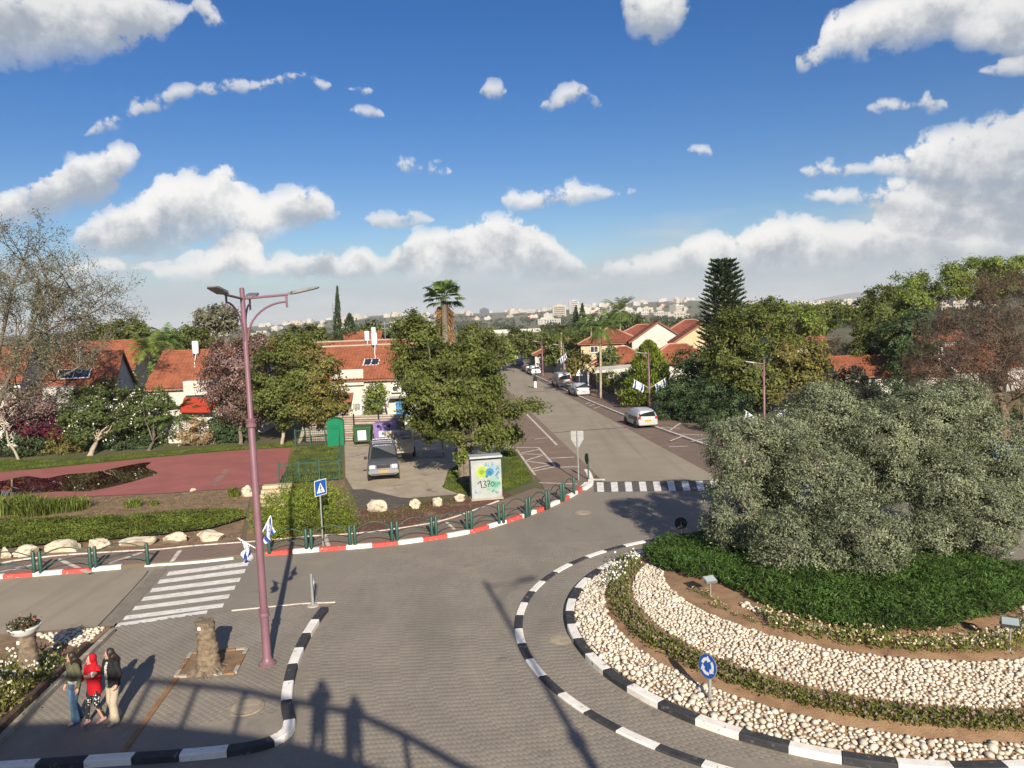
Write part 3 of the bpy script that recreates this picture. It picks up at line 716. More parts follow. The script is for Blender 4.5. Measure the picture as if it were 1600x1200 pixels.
def stone_mb(seed):
    r = random.Random(seed); mb = MB(); n, m = 6, 4
    sx, sy, sz = 1, r.uniform(.66, .9), r.uniform(.42, .6)
    lump = [r.uniform(.82, 1.16) for _ in range(n)]
    for t in np.linspace(-1.2, 1.35, m):
        q, z = math.cos(t), math.sin(t)
        for k in range(n):
            a = 2 * math.pi * k / n; l = lump[k] * r.uniform(.95, 1.05)
            mb.v.append((sx * q * math.cos(a) * l, sy * q * math.sin(a) * l, sz * z))
    for i in range(m - 1):
        for k in range(n): mb.f.append([i * n + k, i * n + (k + 1) % n, (i + 1) * n + (k + 1) % n, (i + 1) * n + k]); mb.m.append(0)
    mb.f += [list(reversed(range(n))), list(range((m - 1) * n, m * n))]; mb.m += [0, 0]
    return mb
stone_mbs = [stone_mb(s) for s in range(7)]
stone_meshes = [m.mesh('stone', m_stone, True) for m in stone_mbs]
def dart(region, bounds, rmin, rmax, tries, seed):
    """fill a region with non-overlapping discs"""
    r = random.Random(seed); cell = rmax * 2; grid = {}; out = []
    for i in range(tries):
        x, y = r.uniform(bounds[0], bounds[1]), r.uniform(bounds[2], bounds[3])
        if not region(x, y): continue
        rad = rmin + (rmax - rmin) * (r.random() ** 1.6) * max(.0, 1 - i / tries * .9)
        gx, gy = int(x // cell), int(y // cell); ok = True
        for ax in (gx - 1, gx, gx + 1):
            for ay in (gy - 1, gy, gy + 1):
                for (px, py, pr) in grid.get((ax, ay), ()):
                    if (px - x) ** 2 + (py - y) ** 2 < (pr + rad) ** 2 * .62: ok = False; break
                if not ok: break
            if not ok: break
        if ok: grid.setdefault((gx, gy), []).append((x, y, rad)); out.append((x, y, rad))
    return out
def scatter_stones(name, pts, zf, n_single, parent, seed, label):
    r = random.Random(seed)
    root = thing(name, (0, 0, 0)); root['kind'] = 'structure'; root['label'] = label
    pts.sort(key=lambda p: p[0] ** 2 + p[1] ** 2 - 40 * p[2] * 10)
    vs = []; fs = []; o = 0
    for i, (x, y, rad) in enumerate(pts):
        z = zf(x, y) + rad * r.uniform(.1, .42); a = r.uniform(0, 6.3); k = r.randrange(7)
        tx, ty = r.uniform(-.35, .35), r.uniform(-.35, .35); s = rad * 1.16
        if i < n_single:
            st = link('stone', stone_meshes[k], root, (x, y, z)); st.rotation_euler = (tx, ty, a); st.scale = (s, s, s)
        else:
            from mathutils import Euler
            Mx = Matrix.Translation((x, y, z)) @ Euler((tx, ty, a)).to_matrix().to_4x4() @ Matrix.Scale(s, 4)
            V = np.array(stone_mbs[k].v); Mn = np.array(Mx)
            vs.append(V @ Mn[:3, :3].T + Mn[:3, 3]); fs += [[j + o for j in f] for f in stone_mbs[k].f]; o += len(V)
    if vs:
        me = bpy.data.meshes.new('stone_field'); me.from_pydata(np.concatenate(vs).tolist(), [], fs); me.materials.append(m_stone_f); me.shade_smooth()
        link('stone_field', me, root)['kind'] = 'stuff'
    return root
inring = lambda x, y: dist(IC, x, y) < R_INNER - .32
outer_pts = dart(lambda x, y: inring(x, y) and dist(S1, x, y) > S1R and y < 31, (1, 16, 13, 31), .04, .115, 260000, 1)
scatter_stones('outer_stone_band', outer_pts, zm, 280, bed, 2, 'band of loose pale stones just inside the roundabout kerb')
inner_pts = dart(lambda x, y: inring(x, y) and dist(S2, x, y) < S2R and dist(S3, x, y) > S3R and y < 27.5, (2, 17, 14, 28), .04, .09, 280000, 3)
scatter_stones('inner_stone_band', inner_pts, zm, 280, bed, 4, 'broad band of pale stones between the two flower rows')
edge_pts = dart(lambda x, y: abs(dist(GC, x, y) - GR - .16) < .13 and y < 20.6 and inring(x, y), (5, 15, 17, 23), .06, .10, 9000, 5)
edge_pts += dart(lambda x, y: inring(x, y) and 15.2 < x and 23.8 < y < 27, (15, 17, 23, 27), .06, .12, 3000, 6)
scatter_stones('stone_edging', edge_pts, zm, 60, bed, 7, 'thin line of pale stones edging the dark green ground cover')

# leaf quads
def quads(C, D, U, L, Wd, diamond=True):
    """leaf faces: centre C, long axis D, cross axis U (unit), length L, width Wd"""
    L = np.asarray(L)[:, None]; Wd = np.asarray(Wd)[:, None]
    if diamond: P = np.stack([C - D * L / 2, C + U * Wd / 2 - D * L * .05, C + D * L / 2, C - U * Wd / 2 - D * L * .05], 1)
    else: P = np.stack([C - D * L / 2 - U * Wd / 2, C - D * L / 2 + U * Wd / 2, C + D * L / 2 + U * Wd * .35, C + D * L / 2 - U * Wd * .35], 1)
    return P.reshape(-1, 3)
def unit(a): return a / (np.linalg.norm(a, axis=1, keepdims=True) + 1e-9)
def rnd_unit(rs, n): return unit(rs.normal(size=(n, 3)))
def perp(rs, D): return unit(np.cross(D, rnd_unit(rs, len(D))))

# flower rows: each bedding plant is a small tuft with blossoms
def tuft(seed, h, spread, n, cols, blossoms):
    rs = np.random.RandomState(seed); k = n
    D = unit(np.stack([rs.normal(0, .55, k), rs.normal(0, .55, k), np.ones(k)], 1)); t = rs.uniform(.15, 1, k)
    C = np.stack([rs.normal(0, spread, k), rs.normal(0, spread, k), np.zeros(k)], 1) + D * (h * t)[:, None]
    P = quads(C, unit(D + rs.normal(0, .5, (k, 3))), perp(rs, D), rs.uniform(.05, .10, k), rs.uniform(.025, .05, k))
    mi = np.zeros(k, dtype=np.int32)
    if blossoms:
        B = np.stack([rs.normal(0, spread * 1.2, blossoms), rs.normal(0, spread * 1.2, blossoms), rs.uniform(h * .6, h * 1.1, blossoms)], 1)
        D2 = rnd_unit(rs, blossoms); P = np.concatenate([P, quads(B, D2, perp(rs, D2), np.full(blossoms, .055), np.full(blossoms, .05))]); mi = np.concatenate([mi, np.ones(blossoms, dtype=np.int32)])
    me = npmesh('flowering_shrub', P, 4, cols); me.polygons.foreach_set('material_index', mi); return me
m_tgreen = leafmat('bedding_green', (.17, .205, .04)); m_tdull = leafmat('bedding_dull', (.185, .20, .05))
m_pink = mat('pink_petals', (.42, .16, .22), (.33, .2, .2), scale=9, rough=.7, island=.3); m_yel = mat('pale_petals', (.5, .42, .2), (.46, .38, .26), scale=9, rough=.7, island=.3)
m_wpet = mat('white_petals', (.75, .72, .66), (.62, .58, .52), scale=9, rough=.7, island=.15)
m_purp = mat('purple_petals', (.24, .15, .16), (.19, .14, .10), scale=9, rough=.7, island=.3)
tA = [tuft(s, .18, .065, 64, [m_tdull, m_purp], 6) for s in range(4)]
tB = [tuft(s + 10, .28, .07, 60, [m_tgreen, m_yel], 14) for s in range(4)]
tW = [tuft(s + 20, .3, .09, 60, [m_tgreen, m_wpet], 14) for s in range(3)]
def plants(me_list, pts, label, group, cat='flower', s0=.85, s1=1.25, zf=zm):
    for (x, y) in pts:
        o = link('flowering_shrub', rng.choice(me_list), None, (x, y, zf(x, y) - .01), rng.uniform(0, 6.3), rng.uniform(s0, s1) * 1.12); tag(o, label, cat, group)
def arcpts(c, r, a0, a1, step, jit):
    n = int(r * abs(a1 - a0) / step); return [(c.x + (r + rng.uniform(-jit, jit)) * math.cos(a0 + (a1 - a0) * i / n + rng.uniform(-.3, .3) / n), c.y + (r + rng.uniform(-jit, jit)) * math.sin(a0 + (a1 - a0) * i / n)) for i in range(n)]
midc = (S1 + S2) / 2
pts = [p for p in arcpts(midc, 7.13, R_(150), R_(298), .2, .05) + arcpts(midc, 6.85, R_(150), R_(298), .2, .05) if inring(*p)]
plants(tA, pts, 'low dull plant with purple flowers in the row between the two stone bands', 'purple flower row on the roundabout')
plants(tB, [p for p in arcpts(Vector((10.32, 22.2)), 4.55, R_(215), R_(320), .3, .06) + arcpts(Vector((10.32, 22.2)), 4.85, R_(222), R_(320), .36, .06)], 'small yellowish plant in the row below the dark green ground cover', 'yellow flower row on the roundabout')
plants(tB, [p for p in arcpts(Vector((10.4, 22.4)), 5.1, R_(186), R_(220), .32, .15)], 'small withered plant on the bare soil beside the spotlight', 'withered plants beside the spotlight', s0=.4, s1=.7)
plants(tW, [(G(x, y, .25).x, G(x, y, .25).y) for x, y in ((985, 888), (978, 893), (968, 898), (972, 905), (962, 910), (966, 917), (955, 922), (990, 884), (983, 879))], 'white flowering plant at the top end of the roundabout flower row', 'white flowers at the end of the row', s0=1.1, s1=1.5)
del pts

# dark green juniper ground cover: too dense to count
def sprays(n, region, bounds, seed, lift, zf, L=(.10, .2), W=(.02, .045), lean=.9):
    rs = np.random.RandomState(seed); out = []
    while len(out) < n:
        x = rs.uniform(bounds[0], bounds[1], n); y = rs.uniform(bounds[2], bounds[3], n)
        out += [(a, b_) for a, b_ in zip(x, y) if region(a, b_)]
    P = np.array(out[:n]); k = len(P)
    hump = np.array([lift(a, b_) for a, b_ in P]); base = np.array([zf(a, b_) for a, b_ in P])
    C = np.column_stack([P, base + hump * rs.uniform(.45, 1.08, k)])
    D = unit(np.stack([rs.normal(0, lean, k), rs.normal(-.25, lean, k), rs.uniform(.25, 1.1, k)], 1))
    return quads(C, D, perp(rs, D), rs.uniform(L[0], L[1], k), rs.uniform(W[0], W[1], k))
from mathutils import noise as mnoise
def lump(x, y, f, amp): return amp * (mnoise.noise(Vector((x * f, y * f, 3.3))) + .5 * mnoise.noise(Vector((x * f * 2.3, y * f * 2.3, 1.7))))
def on_mound(px, py):
    z = .4
    for _ in range(20): p = G(px, py, z); z = .5 * z + .5 * zm(p.x, p.y)
    return p
GPOLY = [on_mound(*q)[:2] for q in ((1003, 852), (1008, 876), (1030, 892), (1075, 905), (1125, 912), (1150, 928), (1200, 953), (1260, 974), (1330, 988), (1400, 994), (1480, 990), (1570, 970), (1640, 935), (1660, 880), (1600, 852), (1450, 842), (1250, 834), (1120, 828), (1045, 832))]
def grass_in(x, y): return inring(x, y) and pin(GPOLY, x + lump(x, y, 1.6, .10), y + lump(y, x, 1.6, .10))
def edge_d(x, y): return min(math.hypot(x - a[0] - (b_[0] - a[0]) * t_, y - a[1] - (b_[1] - a[1]) * t_) for a, b_ in zip(GPOLY, GPOLY[1:] + GPOLY[:1]) for t_ in (0, .25, .5, .75))
_gh = {}
def grass_h(x, y):
    k = (round(x * 5), round(y * 5))
    if k not in _gh: _gh[k] = min(1.0, .35 + edge_d(x, y) / .8)
    return .40 * _gh[k] + max(-.12, lump(x, y, 1.5, .20)) + .04
m_jun = leafmat('juniper_green', (.078, .150, .028), var=.5, trans=.25)
P = sprays(110000, grass_in, (3.5, 17.5, 17.5, 29.5), 4, grass_h, zm, (.09, .19), (.018, .04))
o = link('juniper_ground_cover', npmesh('juniper_ground_cover', P, 4, m_jun)); tag(o, 'dense dark green juniper carpet below the olive trees', 'ground cover', kind='stuff')
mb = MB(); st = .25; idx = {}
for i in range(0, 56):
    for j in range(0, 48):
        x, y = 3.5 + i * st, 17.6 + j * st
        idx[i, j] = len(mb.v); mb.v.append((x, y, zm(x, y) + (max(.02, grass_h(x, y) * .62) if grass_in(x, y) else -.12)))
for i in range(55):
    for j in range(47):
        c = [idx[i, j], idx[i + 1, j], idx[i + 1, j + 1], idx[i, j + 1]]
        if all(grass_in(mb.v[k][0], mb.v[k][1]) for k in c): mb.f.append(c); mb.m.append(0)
under = mb.build('juniper_shade_layer', mat('juniper_shade', (.018, .030, .008), (.03, .042, .012), scale=8), o, True)  # near-black layer inside the juniper; shade between its sprays put into the colour

# spotlights on short posts
m_metal = mat('grey_metal', (.42, .43, .42), (.36, .37, .36), scale=8, rough=.45, metal=.6, spec=.5)
m_darkm = mat('dark_metal', (.05, .052, .05), (.07, .07, .066), scale=8, rough=.5)
m_lens = mat('spotlight_glass', (.30, .36, .36), rough=.08, spec=.8)
def spotlight(x, y, face, label, h=.42, w=.36, hm=None):
    t = thing('spotlight', (x, y, zm(x, y)), face, label, 'spotlight', 'garden spotlights on the roundabout')
    MB().tube([(0, 0, -.05), (0, 0, h)], .022, 8).build('post', m_metal, t)
    MB().box((0, 0, .01), (.12, .12, .02)).build('foot_plate', m_metal, t)
    mb = MB(); mb.box((0, 0, 0), (w, w * .72, .07)); mb.box((0, 0, -.05), (w * .7, w * .4, .05))
    for i in range(5): mb.box((-w * .3 + i * w * .15, 0, -.055), (.012, w * .55, .06))
    mb.xf(Matrix.Translation((0, -.03, h + .07)) @ Matrix.Rotation(R_(-24), 4, 'X'))
    hd = mb.build('lamp_head', hm or m_metal, t)
    mb = MB(); mb.box((0, 0, .037), (w * .88, w * .6, .008)); mb.xf(Matrix.Translation((0, -.03, h + .07)) @ Matrix.Rotation(R_(-24), 4, 'X')); mb.build('glass', m_lens, hd)
    mb = MB(); mb.bar((-w * .5 - .01, 0, h), (w * .5 + .01, 0, h), .03, .012); mb.bar((-w * .5 - .01, -.02, h), (-w * .5 - .01, -.02, h + .08), .03, .012); mb.bar((w * .5 + .01, -.02, h), (w * .5 + .01, -.02, h + .08), .03, .012); mb.build('bracket', m_darkm, t)
spotlight(5.6, 21.4, R_(200), 'flat grey spotlight on a post above the stones, facing the olive trees')
spotlight(11.81, 17.49, R_(150), 'dark spotlight on a post among the yellowish flowers at the right edge', .62, .40, m_darkm)
spotlight(16.4, 24.6, R_(90), 'small grey spotlight beside the road behind the olive tree on the right', .4, .36)

# ------------------------------------------------------------------ vegetation
m_bark = mat('grey_bark', (.20, .165, .125), (.12, .095, .072), scale=7, rough=.95, bump=.8, bscale=25)
m_bark_pale = mat('pale_bark', (.42, .36, .27), (.27, .22, .165), scale=6, rough=.95, bump=.6, bscale=25)
m_bark_brown = mat('brown_bark', (.21, .15, .10), (.12, .085, .058), scale=6, rough=.95, bump=.8, bscale=25)
LM = {
    'dark': leafmat('leaf_dark', (0.127, 0.166, 0.051)), 'olive': leafmat('leaf_silver', (.235, .268, .150), var=.5, trans=.2, rough=.5, spec=.4),
    'mid': leafmat('leaf_mid', (0.147, 0.176, 0.040)), 'fresh': leafmat('leaf_fresh', (0.215, 0.273, 0.053)), 'grey': leafmat('leaf_greygreen', (0.214, 0.209, 0.128)),
    'pink': leafmat('leaf_pinkish', (0.350, 0.230, 0.210), var=.4), 'brown': leafmat('leaf_brown', (0.175, 0.112, 0.072), var=.4), 'twig': leafmat('leaf_twig', (0.159, 0.120, 0.092), var=.3),
    'magenta': leafmat('leaf_magenta', (0.180, 0.028, 0.060), var=.45), 'yellow': leafmat('leaf_straw', (0.466, 0.340, 0.190), var=.3), 'white': mat('blossom_white', (.7, .68, .62), (.55, .53, .46), scale=5, rough=.7, island=.2),
    'thuja': leafmat('leaf_thuja', (0.220, 0.280, 0.035)), 'pine': leafmat('leaf_pine', (0.073, 0.112, 0.046), var=.4), 'warm': leafmat('leaf_warm', (0.224, 0.202, 0.055)), 'shade': leafmat('leaf_deep', (0.077, 0.124, 0.046)),
    'palm': leafmat('leaf_palm', (0.146, 0.221, 0.052)), 'dead': leafmat('leaf_dead_palm', (0.382, 0.230, 0.115), var=.4), 'bank': leafmat('leaf_bank', (0.144, 0.184, 0.029)),
}
def Bl(px, py, rx, ry, Y, dep=1.0):
    """a lobe of foliage: photo position and half sizes, Y metres ahead"""
    s = FPX / Y; return (np.array(at(px, py, Y)), np.array([rx / s, rx / s * dep, ry / s]))
def foliage(rs, blobs, dens, cr, L, W, shell=.55, up=.3, droop=0.0, flat=False):
    """leaf faces gathered into clumps through each lobe's volume; dens = leaves per square metre of lobe surface"""
    Cs, Ds = [], []
    for c, r in blobs:
        area = 4 * math.pi * ((r[0] * r[1]) ** 1.6 / 3 + 2 * (r[0] * r[2]) ** 1.6 / 3) ** (1 / 1.6)
        n = max(80, int(area * dens * .66));  nc = max(6, int(area / (cr * cr * (6.5 if cr > .25 else 2.2))))
        d = rnd_unit(rs, nc); rad = shell + (1.06 - shell) * rs.uniform(0, 1, nc) ** .6
        cc = c + d * r * rad[:, None]
        k = rs.randint(0, nc, n); wgt = rs.uniform(.6, 1.25, nc)
        Cs.append(cc[k] + rs.normal(0, 1, (n, 3)) * np.array([cr, cr, cr * (.45 if flat else .75)]) * wgt[k][:, None] * .62)
        Ds.append(d[k])
    C = np.concatenate(Cs); D = np.concatenate(Ds); n = len(C)
    nm = unit(D * .95 + rs.normal(0, .5, (n, 3)) + np.array([0, 0, .25]))        # blades turn their faces outwards
    A = unit(np.cross(nm, rnd_unit(rs, n)) + np.array([0, 0, (up - droop) * .6]))
    return quads(C, A, unit(np.cross(nm, A)), rs.uniform(L[0], L[1], n) * 1.18, rs.uniform(W[0], W[1], n) * 1.18)
def limb(mb, a, b_, r0, r1, rs, wob=.12, n=5, sides=6):
    a, b_ = np.array(a, float), np.array(b_, float); Ln = np.linalg.norm(b_ - a); pts = []
    for i in range(n + 1):
        t = i / n; p = a + (b_ - a) * t
        if 0 < i < n: p = p + rs.normal(0, wob * Ln / n, 3)
        pts.append(p)
    mb.tube(pts, [r0 + (r1 - r0) * i / n for i in range(n + 1)], sides)
    return pts
def tree(name, base, blobs, label, leaf='mid', bark=None, r=.16, seed=0, dens=150, cr=.45, L=(.14, .26), W=(.07, .13), cat='tree', group=None, fork=.55, stems=1, shell=.55, extra=None, limbs=10, flat=False, up=.3, trunk=True):
    rs = np.random.RandomState(seed + 100); base = np.array(base, float)
    t = thing(name, base, 0, label, cat, group)
    P = foliage(rs, blobs, dens, cr, L, W, shell, up, flat=flat) - base
    link('crown', npmesh('crown', P, 4, LM[leaf]), t)
    if extra:
        P = foliage(rs, blobs, extra[1], cr, (extra[2] * .8, extra[2] * 1.3), (extra[2] * .6, extra[2]), .85) - base
        link('blossoms', npmesh('blossoms', P, 4, LM[extra[0]]), t)
    if trunk:
        mb = MB(); top = np.mean([b_[0] for b_ in blobs], 0); zlo = min(b_[0][2] - b_[1][2] for b_ in blobs)
        for sidx in range(stems):
            foot = base + np.array([rs.normal(0, .12) * (stems > 1), rs.normal(0, .12) * (stems > 1), -.1])
            fk = np.array([base[0] * .6 + top[0] * .4 + rs.normal(0, .15) * stems, base[1] * .6 + top[1] * .4, base[2] + max(.5, (zlo - base[2]) * .9 + (top[2] - zlo) * (fork - .4))])
            limb(mb, foot, fk, r * 1.25, r * .8, rs, .06, 5, 8)
            for i in range(limbs):
                c, rr = blobs[i % len(blobs)]
                e = c + rnd_unit(rs, 1)[0] * rr * .75
                limb(mb, fk, e, r * .5, r * .1, rs, .14, 5, 5)
        mb.v = [tuple(np.array(v) - base) for v in mb.v]
        mb.build('trunk', bark or m_bark, t, True)
    return t
def gpt(x, y, z=None): return G(x, y, KZ - .02 if z is None else z)

# the olive group on the roundabout
def olive(base_xy, blobs, label, seed):
    x, y = base_xy; b_ = (x, y, zm(x, y))
    return tree('olive_tree', b_, blobs, label, 'olive', m_bark, .17, seed, dens=1500, cr=.23, L=(.058, .108), W=(.021, .038), group='olive trees on the roundabout', fork=.2, stems=2, shell=.66, limbs=9, up=.3)
olive((7.9, 25.3), [Bl(1160, 700, 56, 50, 25.3), Bl(1150, 800, 48, 73, 25.0), Bl(1230, 682, 42, 38, 26.2), Bl(1268, 755, 54, 78, 24.2), Bl(1205, 740, 30, 50, 25.8)],
      'silvery olive tree at the street side of the roundabout, leaning towards the zebra crossing', 1)
olive((9.6, 23.6), [Bl(1225, 850, 51, 54, 22.7), Bl(1348, 840, 72, 71, 22.2), Bl(1322, 768, 44, 46, 23.4), Bl(1275, 872, 34, 30, 22.3)],
      'lowest olive tree at the front of the roundabout group, touching the dark ground cover', 2)
olive((11.3, 26.2), [Bl(1290, 645, 56, 46, 27.2), Bl(1378, 690, 63, 66, 26.0), Bl(1452, 672, 60, 73, 26.6), Bl(1500, 630, 40, 38, 27.6), Bl(1330, 706, 36, 38, 26.2), Bl(1408, 752, 34, 34, 25.6)],
      'tallest olive tree at the back of the roundabout group, rising behind the others', 3)
olive((14.2, 25.3), [Bl(1478, 765, 60, 62, 25.0), Bl(1545, 705, 54, 60, 26.4), Bl(1532, 808, 60, 59, 24.4), Bl(1458, 836, 40, 36, 24.0), Bl(1585, 770, 34, 54, 25.6)],
      'wide olive tree at the right side of the roundabout group, near the picture edge', 4)

# the big tree by the cabinet
tree('street_tree', gpt(726, 752), [Bl(700, 615, 70, 52, 42), Bl(655, 545, 40, 44, 43), Bl(690, 570, 50, 36, 43), Bl(742, 605, 50, 52, 41.5), Bl(650, 590, 36, 44, 42.5), Bl(715, 662, 60, 36, 41.5), Bl(758, 605, 30, 32, 42), Bl(772, 642, 24, 20, 41.5), Bl(662, 640, 34, 28, 42), Bl(735, 560, 34, 24, 43), Bl(756, 578, 28, 26, 43), Bl(642, 515, 16, 22, 43), Bl(762, 682, 32, 18, 41), Bl(808, 638, 22, 12, 41.5), Bl(834, 634, 14, 7, 41.5), Bl(635, 560, 20, 24, 43)],
     'big dense dark green tree behind the graffiti cabinet', 'mid', m_bark, .2, 7, dens=200, cr=.40, shell=.5, L=(.13, .24), W=(.06, .11), stems=2, limbs=12)
tree('street_tree', gpt(800, 702), [Bl(790, 680, 26, 22, 46), Bl(775, 662, 24, 20, 47)], 'short bushy tree tucked behind the big dense tree, beside the footway', 'mid', m_bark, .08, 8, dens=190, cr=.3, L=(.12, .22), W=(.06, .1))

# trees and shrubs along the far side of the court
tree('garden_tree', gpt(140, 712), [Bl(130, 640, 42, 36, 58), Bl(170, 632, 42, 38, 59), Bl(205, 648, 34, 34, 59.5), Bl(150, 668, 44, 24, 57.5)], 'dark leafy tree with white blossoms at the back edge of the red court', 'dark', m_bark_pale, .17, 11, extra=('white', 2, .12), dens=150, cr=.4)
tree('garden_tree', gpt(232, 704), [Bl(232, 640, 32, 40, 60), Bl(255, 662, 28, 28, 60.5)], 'narrower dark tree between the blossoming tree and the small palm', 'dark', m_bark, .11, 12, dens=150, cr=.4, extra=('white', 2.5, .11))
tree('garden_tree', gpt(376, 694), [Bl(372, 575, 44, 44, 61), Bl(345, 600, 30, 40, 61), Bl(400, 600, 36, 52, 60.5), Bl(375, 630, 46, 36, 60), Bl(350, 555, 26, 24, 62), Bl(395, 545, 26, 22, 62)], 'pinkish grey blossoming tree behind the tall lamp post', 'pink', m_bark, .14, 13, dens=75, cr=.5, L=(.12, .2), W=(.08, .13), shell=.3, limbs=22, extra=('brown', 50, .14))
tree('garden_tree', gpt(440, 695), [Bl(432, 590, 40, 52, 58), Bl(455, 560, 34, 36, 59), Bl(450, 625, 48, 40, 57.5), Bl(470, 595, 36, 40, 58)], 'broad green tree with a pale trunk beside the fenced lawn', 'mid', m_bark_pale, .12, 14, dens=150, cr=.45, L=(.16, .28), W=(.08, .14))
tree('garden_tree', gpt(468, 692), [Bl(505, 600, 36, 40, 58), Bl(490, 565, 32, 32, 59), Bl(515, 625, 32, 28, 58), Bl(485, 635, 40, 28, 57.5)], 'warm green tree in front of the tiled house, left of its white wall', 'warm', m_bark_pale, .12, 15, dens=150, cr=.45, L=(.16, .28), W=(.08, .14), stems=2)
tree('vine_tree', gpt(586, 668), [Bl(585, 628, 15, 18, 63.5), Bl(588, 612, 16, 14, 63.5), Bl(580, 645, 11, 12, 63.5)], 'small fresh green climber against the white wall of the tiled house', 'fresh', m_bark, .05, 16, dens=150, cr=.25, L=(.14, .24), W=(.08, .13))
def shrub(name, blobs, label, leaf, seed, dens=150, cr=.3, L=(.12, .22), W=(.06, .12), extra=None, **k):
    c = blobs[0][0]; z = KZ - .02 if c[0] < 16 or c[1] > 30 else .1
    return tree(name, (c[0], c[1], min(z, c[2])), blobs, label, leaf, None, .04, seed, dens, cr, L, W, cat='shrub', extra=extra, limbs=6, fork=.2, **k)
shrub('shrub', [Bl(25, 695, 34, 24, 57), Bl(60, 700, 30, 22, 57)], 'dark clipped bush beneath the bare tree at the left edge', 'shade', 21)
shrub('shrub', [Bl(95, 695, 28, 20, 57.5), Bl(115, 700, 18, 16, 57.5)], 'brownish low bush between the dark bush and the blossoming tree', 'warm', 22)
shrub('bougainvillea', [Bl(60, 662, 40, 24, 58), Bl(25, 655, 30, 24, 58.5), Bl(100, 672, 24, 12, 58)], 'dark magenta bougainvillea behind the bare tree', 'magenta', 23, dens=120)
shrub('shrub', [Bl(185, 695, 34, 14, 58.5), Bl(225, 696, 28, 13, 59)], 'low dark hedge with white flowers under the blossoming tree', 'shade', 24, extra=('white', 4, .11))
shrub('shrub', [Bl(311, 676, 20, 24, 59), Bl(292, 686, 18, 14, 59), Bl(325, 690, 14, 12, 59)], 'straw coloured dry bush at the edge of the red court', 'yellow', 25, dens=130)
shrub('shrub', [Bl(344, 668, 19, 20, 60), Bl(350, 684, 16, 14, 59.5)], 'rounded dark green bush right of the straw coloured one', 'shade', 26, dens=220, cr=.2)
shrub('shrub', [Bl(374, 678, 17, 17, 59.5), Bl(390, 683, 12, 12, 59.5)], 'smaller rounded dark green bush by the lamp post', 'shade', 27, dens=220, cr=.2)
shrub('shrub', [Bl(35, 628, 46, 34, 56.5), Bl(75, 640, 26, 26, 57), Bl(5, 610, 30, 30, 57)], 'pale pinkish twiggy bush seen through the bare branches', 'pink', 28, dens=70, cr=.4, L=(.1, .16), W=(.07, .1), shell=.2)
shrub('rosemary_shrub', [Bl(460, 800, 62, 42, 32.2), Bl(510, 795, 44, 40, 32.6), Bl(430, 815, 36, 34, 31.6), Bl(480, 775, 50, 26, 34.5), Bl(530, 815, 26, 28, 32)], 'big spreading yellow green bush behind the pedestrian sign', 'thuja', 29, dens=420, cr=.22, L=(.07, .13), W=(.018, .035), up=.6)
shrub('shrub', [Bl(268, 660, 10, 10, 61), Bl(250, 690, 16, 10, 60)], 'small green bush at the foot of the small palm', 'mid', 30)
shrub('shrub', [Bl(730, 726, 12, 26, 41.5), Bl(722, 705, 10, 16, 41.8)], 'leafy suckers round the trunk of the big dense tree', 'fresh', 31)
shrub('shrub', [Bl(690, 650, 22, 16, 50), Bl(665, 668, 18, 16, 51), Bl(700, 668, 20, 14, 50)], 'dark bush behind the bins, under the big dense tree', 'shade', 32)
# low planting on the bank
gcp = [G(x, y, KZ)[:2] for x, y in ((-60, 822), (0, 818), (100, 813), (200, 810), (300, 803), (378, 801), (383, 812), (330, 828), (270, 836), (200, 843), (100, 851), (0, 859), (-60, 866))]
gin = lambda x, y: pin(gcp, x + lump(x, y, 1.1, .12), y + lump(y, x, 1.1, .12))
gxs, gys = [p[0] for p in gcp], [p[1] for p in gcp]
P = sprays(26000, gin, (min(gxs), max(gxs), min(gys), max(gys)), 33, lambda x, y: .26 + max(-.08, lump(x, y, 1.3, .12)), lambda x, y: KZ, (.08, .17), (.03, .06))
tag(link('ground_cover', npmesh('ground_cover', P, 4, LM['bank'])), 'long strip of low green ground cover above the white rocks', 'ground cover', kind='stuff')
sheet('ground_cover_shade_sheet', gcp, KZ + .10, mat('ground_cover_shade', (.05, .06, .02), (.035, .045, .015), scale=5))  # dark green sheet raised among the leaves, shade between them painted in

# grassy clumps of long blades
def blades(name, base, n, h, spread, label, leaf='fresh', seed=1, cat='plant'):
    rs = np.random.RandomState(seed); t = thing(name, base, 0, label, cat)
    a = rs.uniform(0, 6.283, n); rr = np.sqrt(rs.uniform(0, 1, n)) * spread; out = []
    lean = rs.uniform(.2, .9, n); hh = h * rs.uniform(.6, 1.1, n); d = np.stack([np.cos(a), np.sin(a)], 1); b2 = rs.uniform(0, 6.283, n)
    p0 = np.column_stack([rr * np.cos(b2), rr * np.sin(b2) * .6, np.zeros(n)]); side = np.column_stack([-d[:, 1], d[:, 0], np.zeros(n)]) * .022
    mid = p0 + np.column_stack([d * (lean * hh * .35)[:, None], hh * .7]); tip = p0 + np.column_stack([d * (lean * hh)[:, None], hh * (1 - .35 * lean)])
    q1 = np.stack([p0 - side, p0 + side, mid + side, mid - side], 1); q2 = np.stack([mid - side, mid + side, tip + side * .1, tip - side * .1], 1)
    link('leaves', npmesh('leaves', np.concatenate([q1, q2]).reshape(-1, 3), 4, LM[leaf]), t); return t
blades('agapanthus', gpt(25, 800), 500, 1.05, 1.5, 'large clump of long green blades at the left edge of the bank', 'fresh', 1)
blades('agapanthus', gpt(100, 797), 420, .8, 1.3, 'clump of green blades beside the large one, below the puddle', 'fresh', 2)
blades('agapanthus', gpt(60, 803), 380, .85, 1.2, 'clump of green blades between two others on the bank', 'bank', 3)
blades('agapanthus', gpt(208, 793), 120, .55, .38, 'small bright green clump alone on the dirt bank', 'fresh', 4)
blades('agapanthus', gpt(241, 790), 60, .35, .22, 'tiniest green clump on the dirt bank', 'fresh', 5)
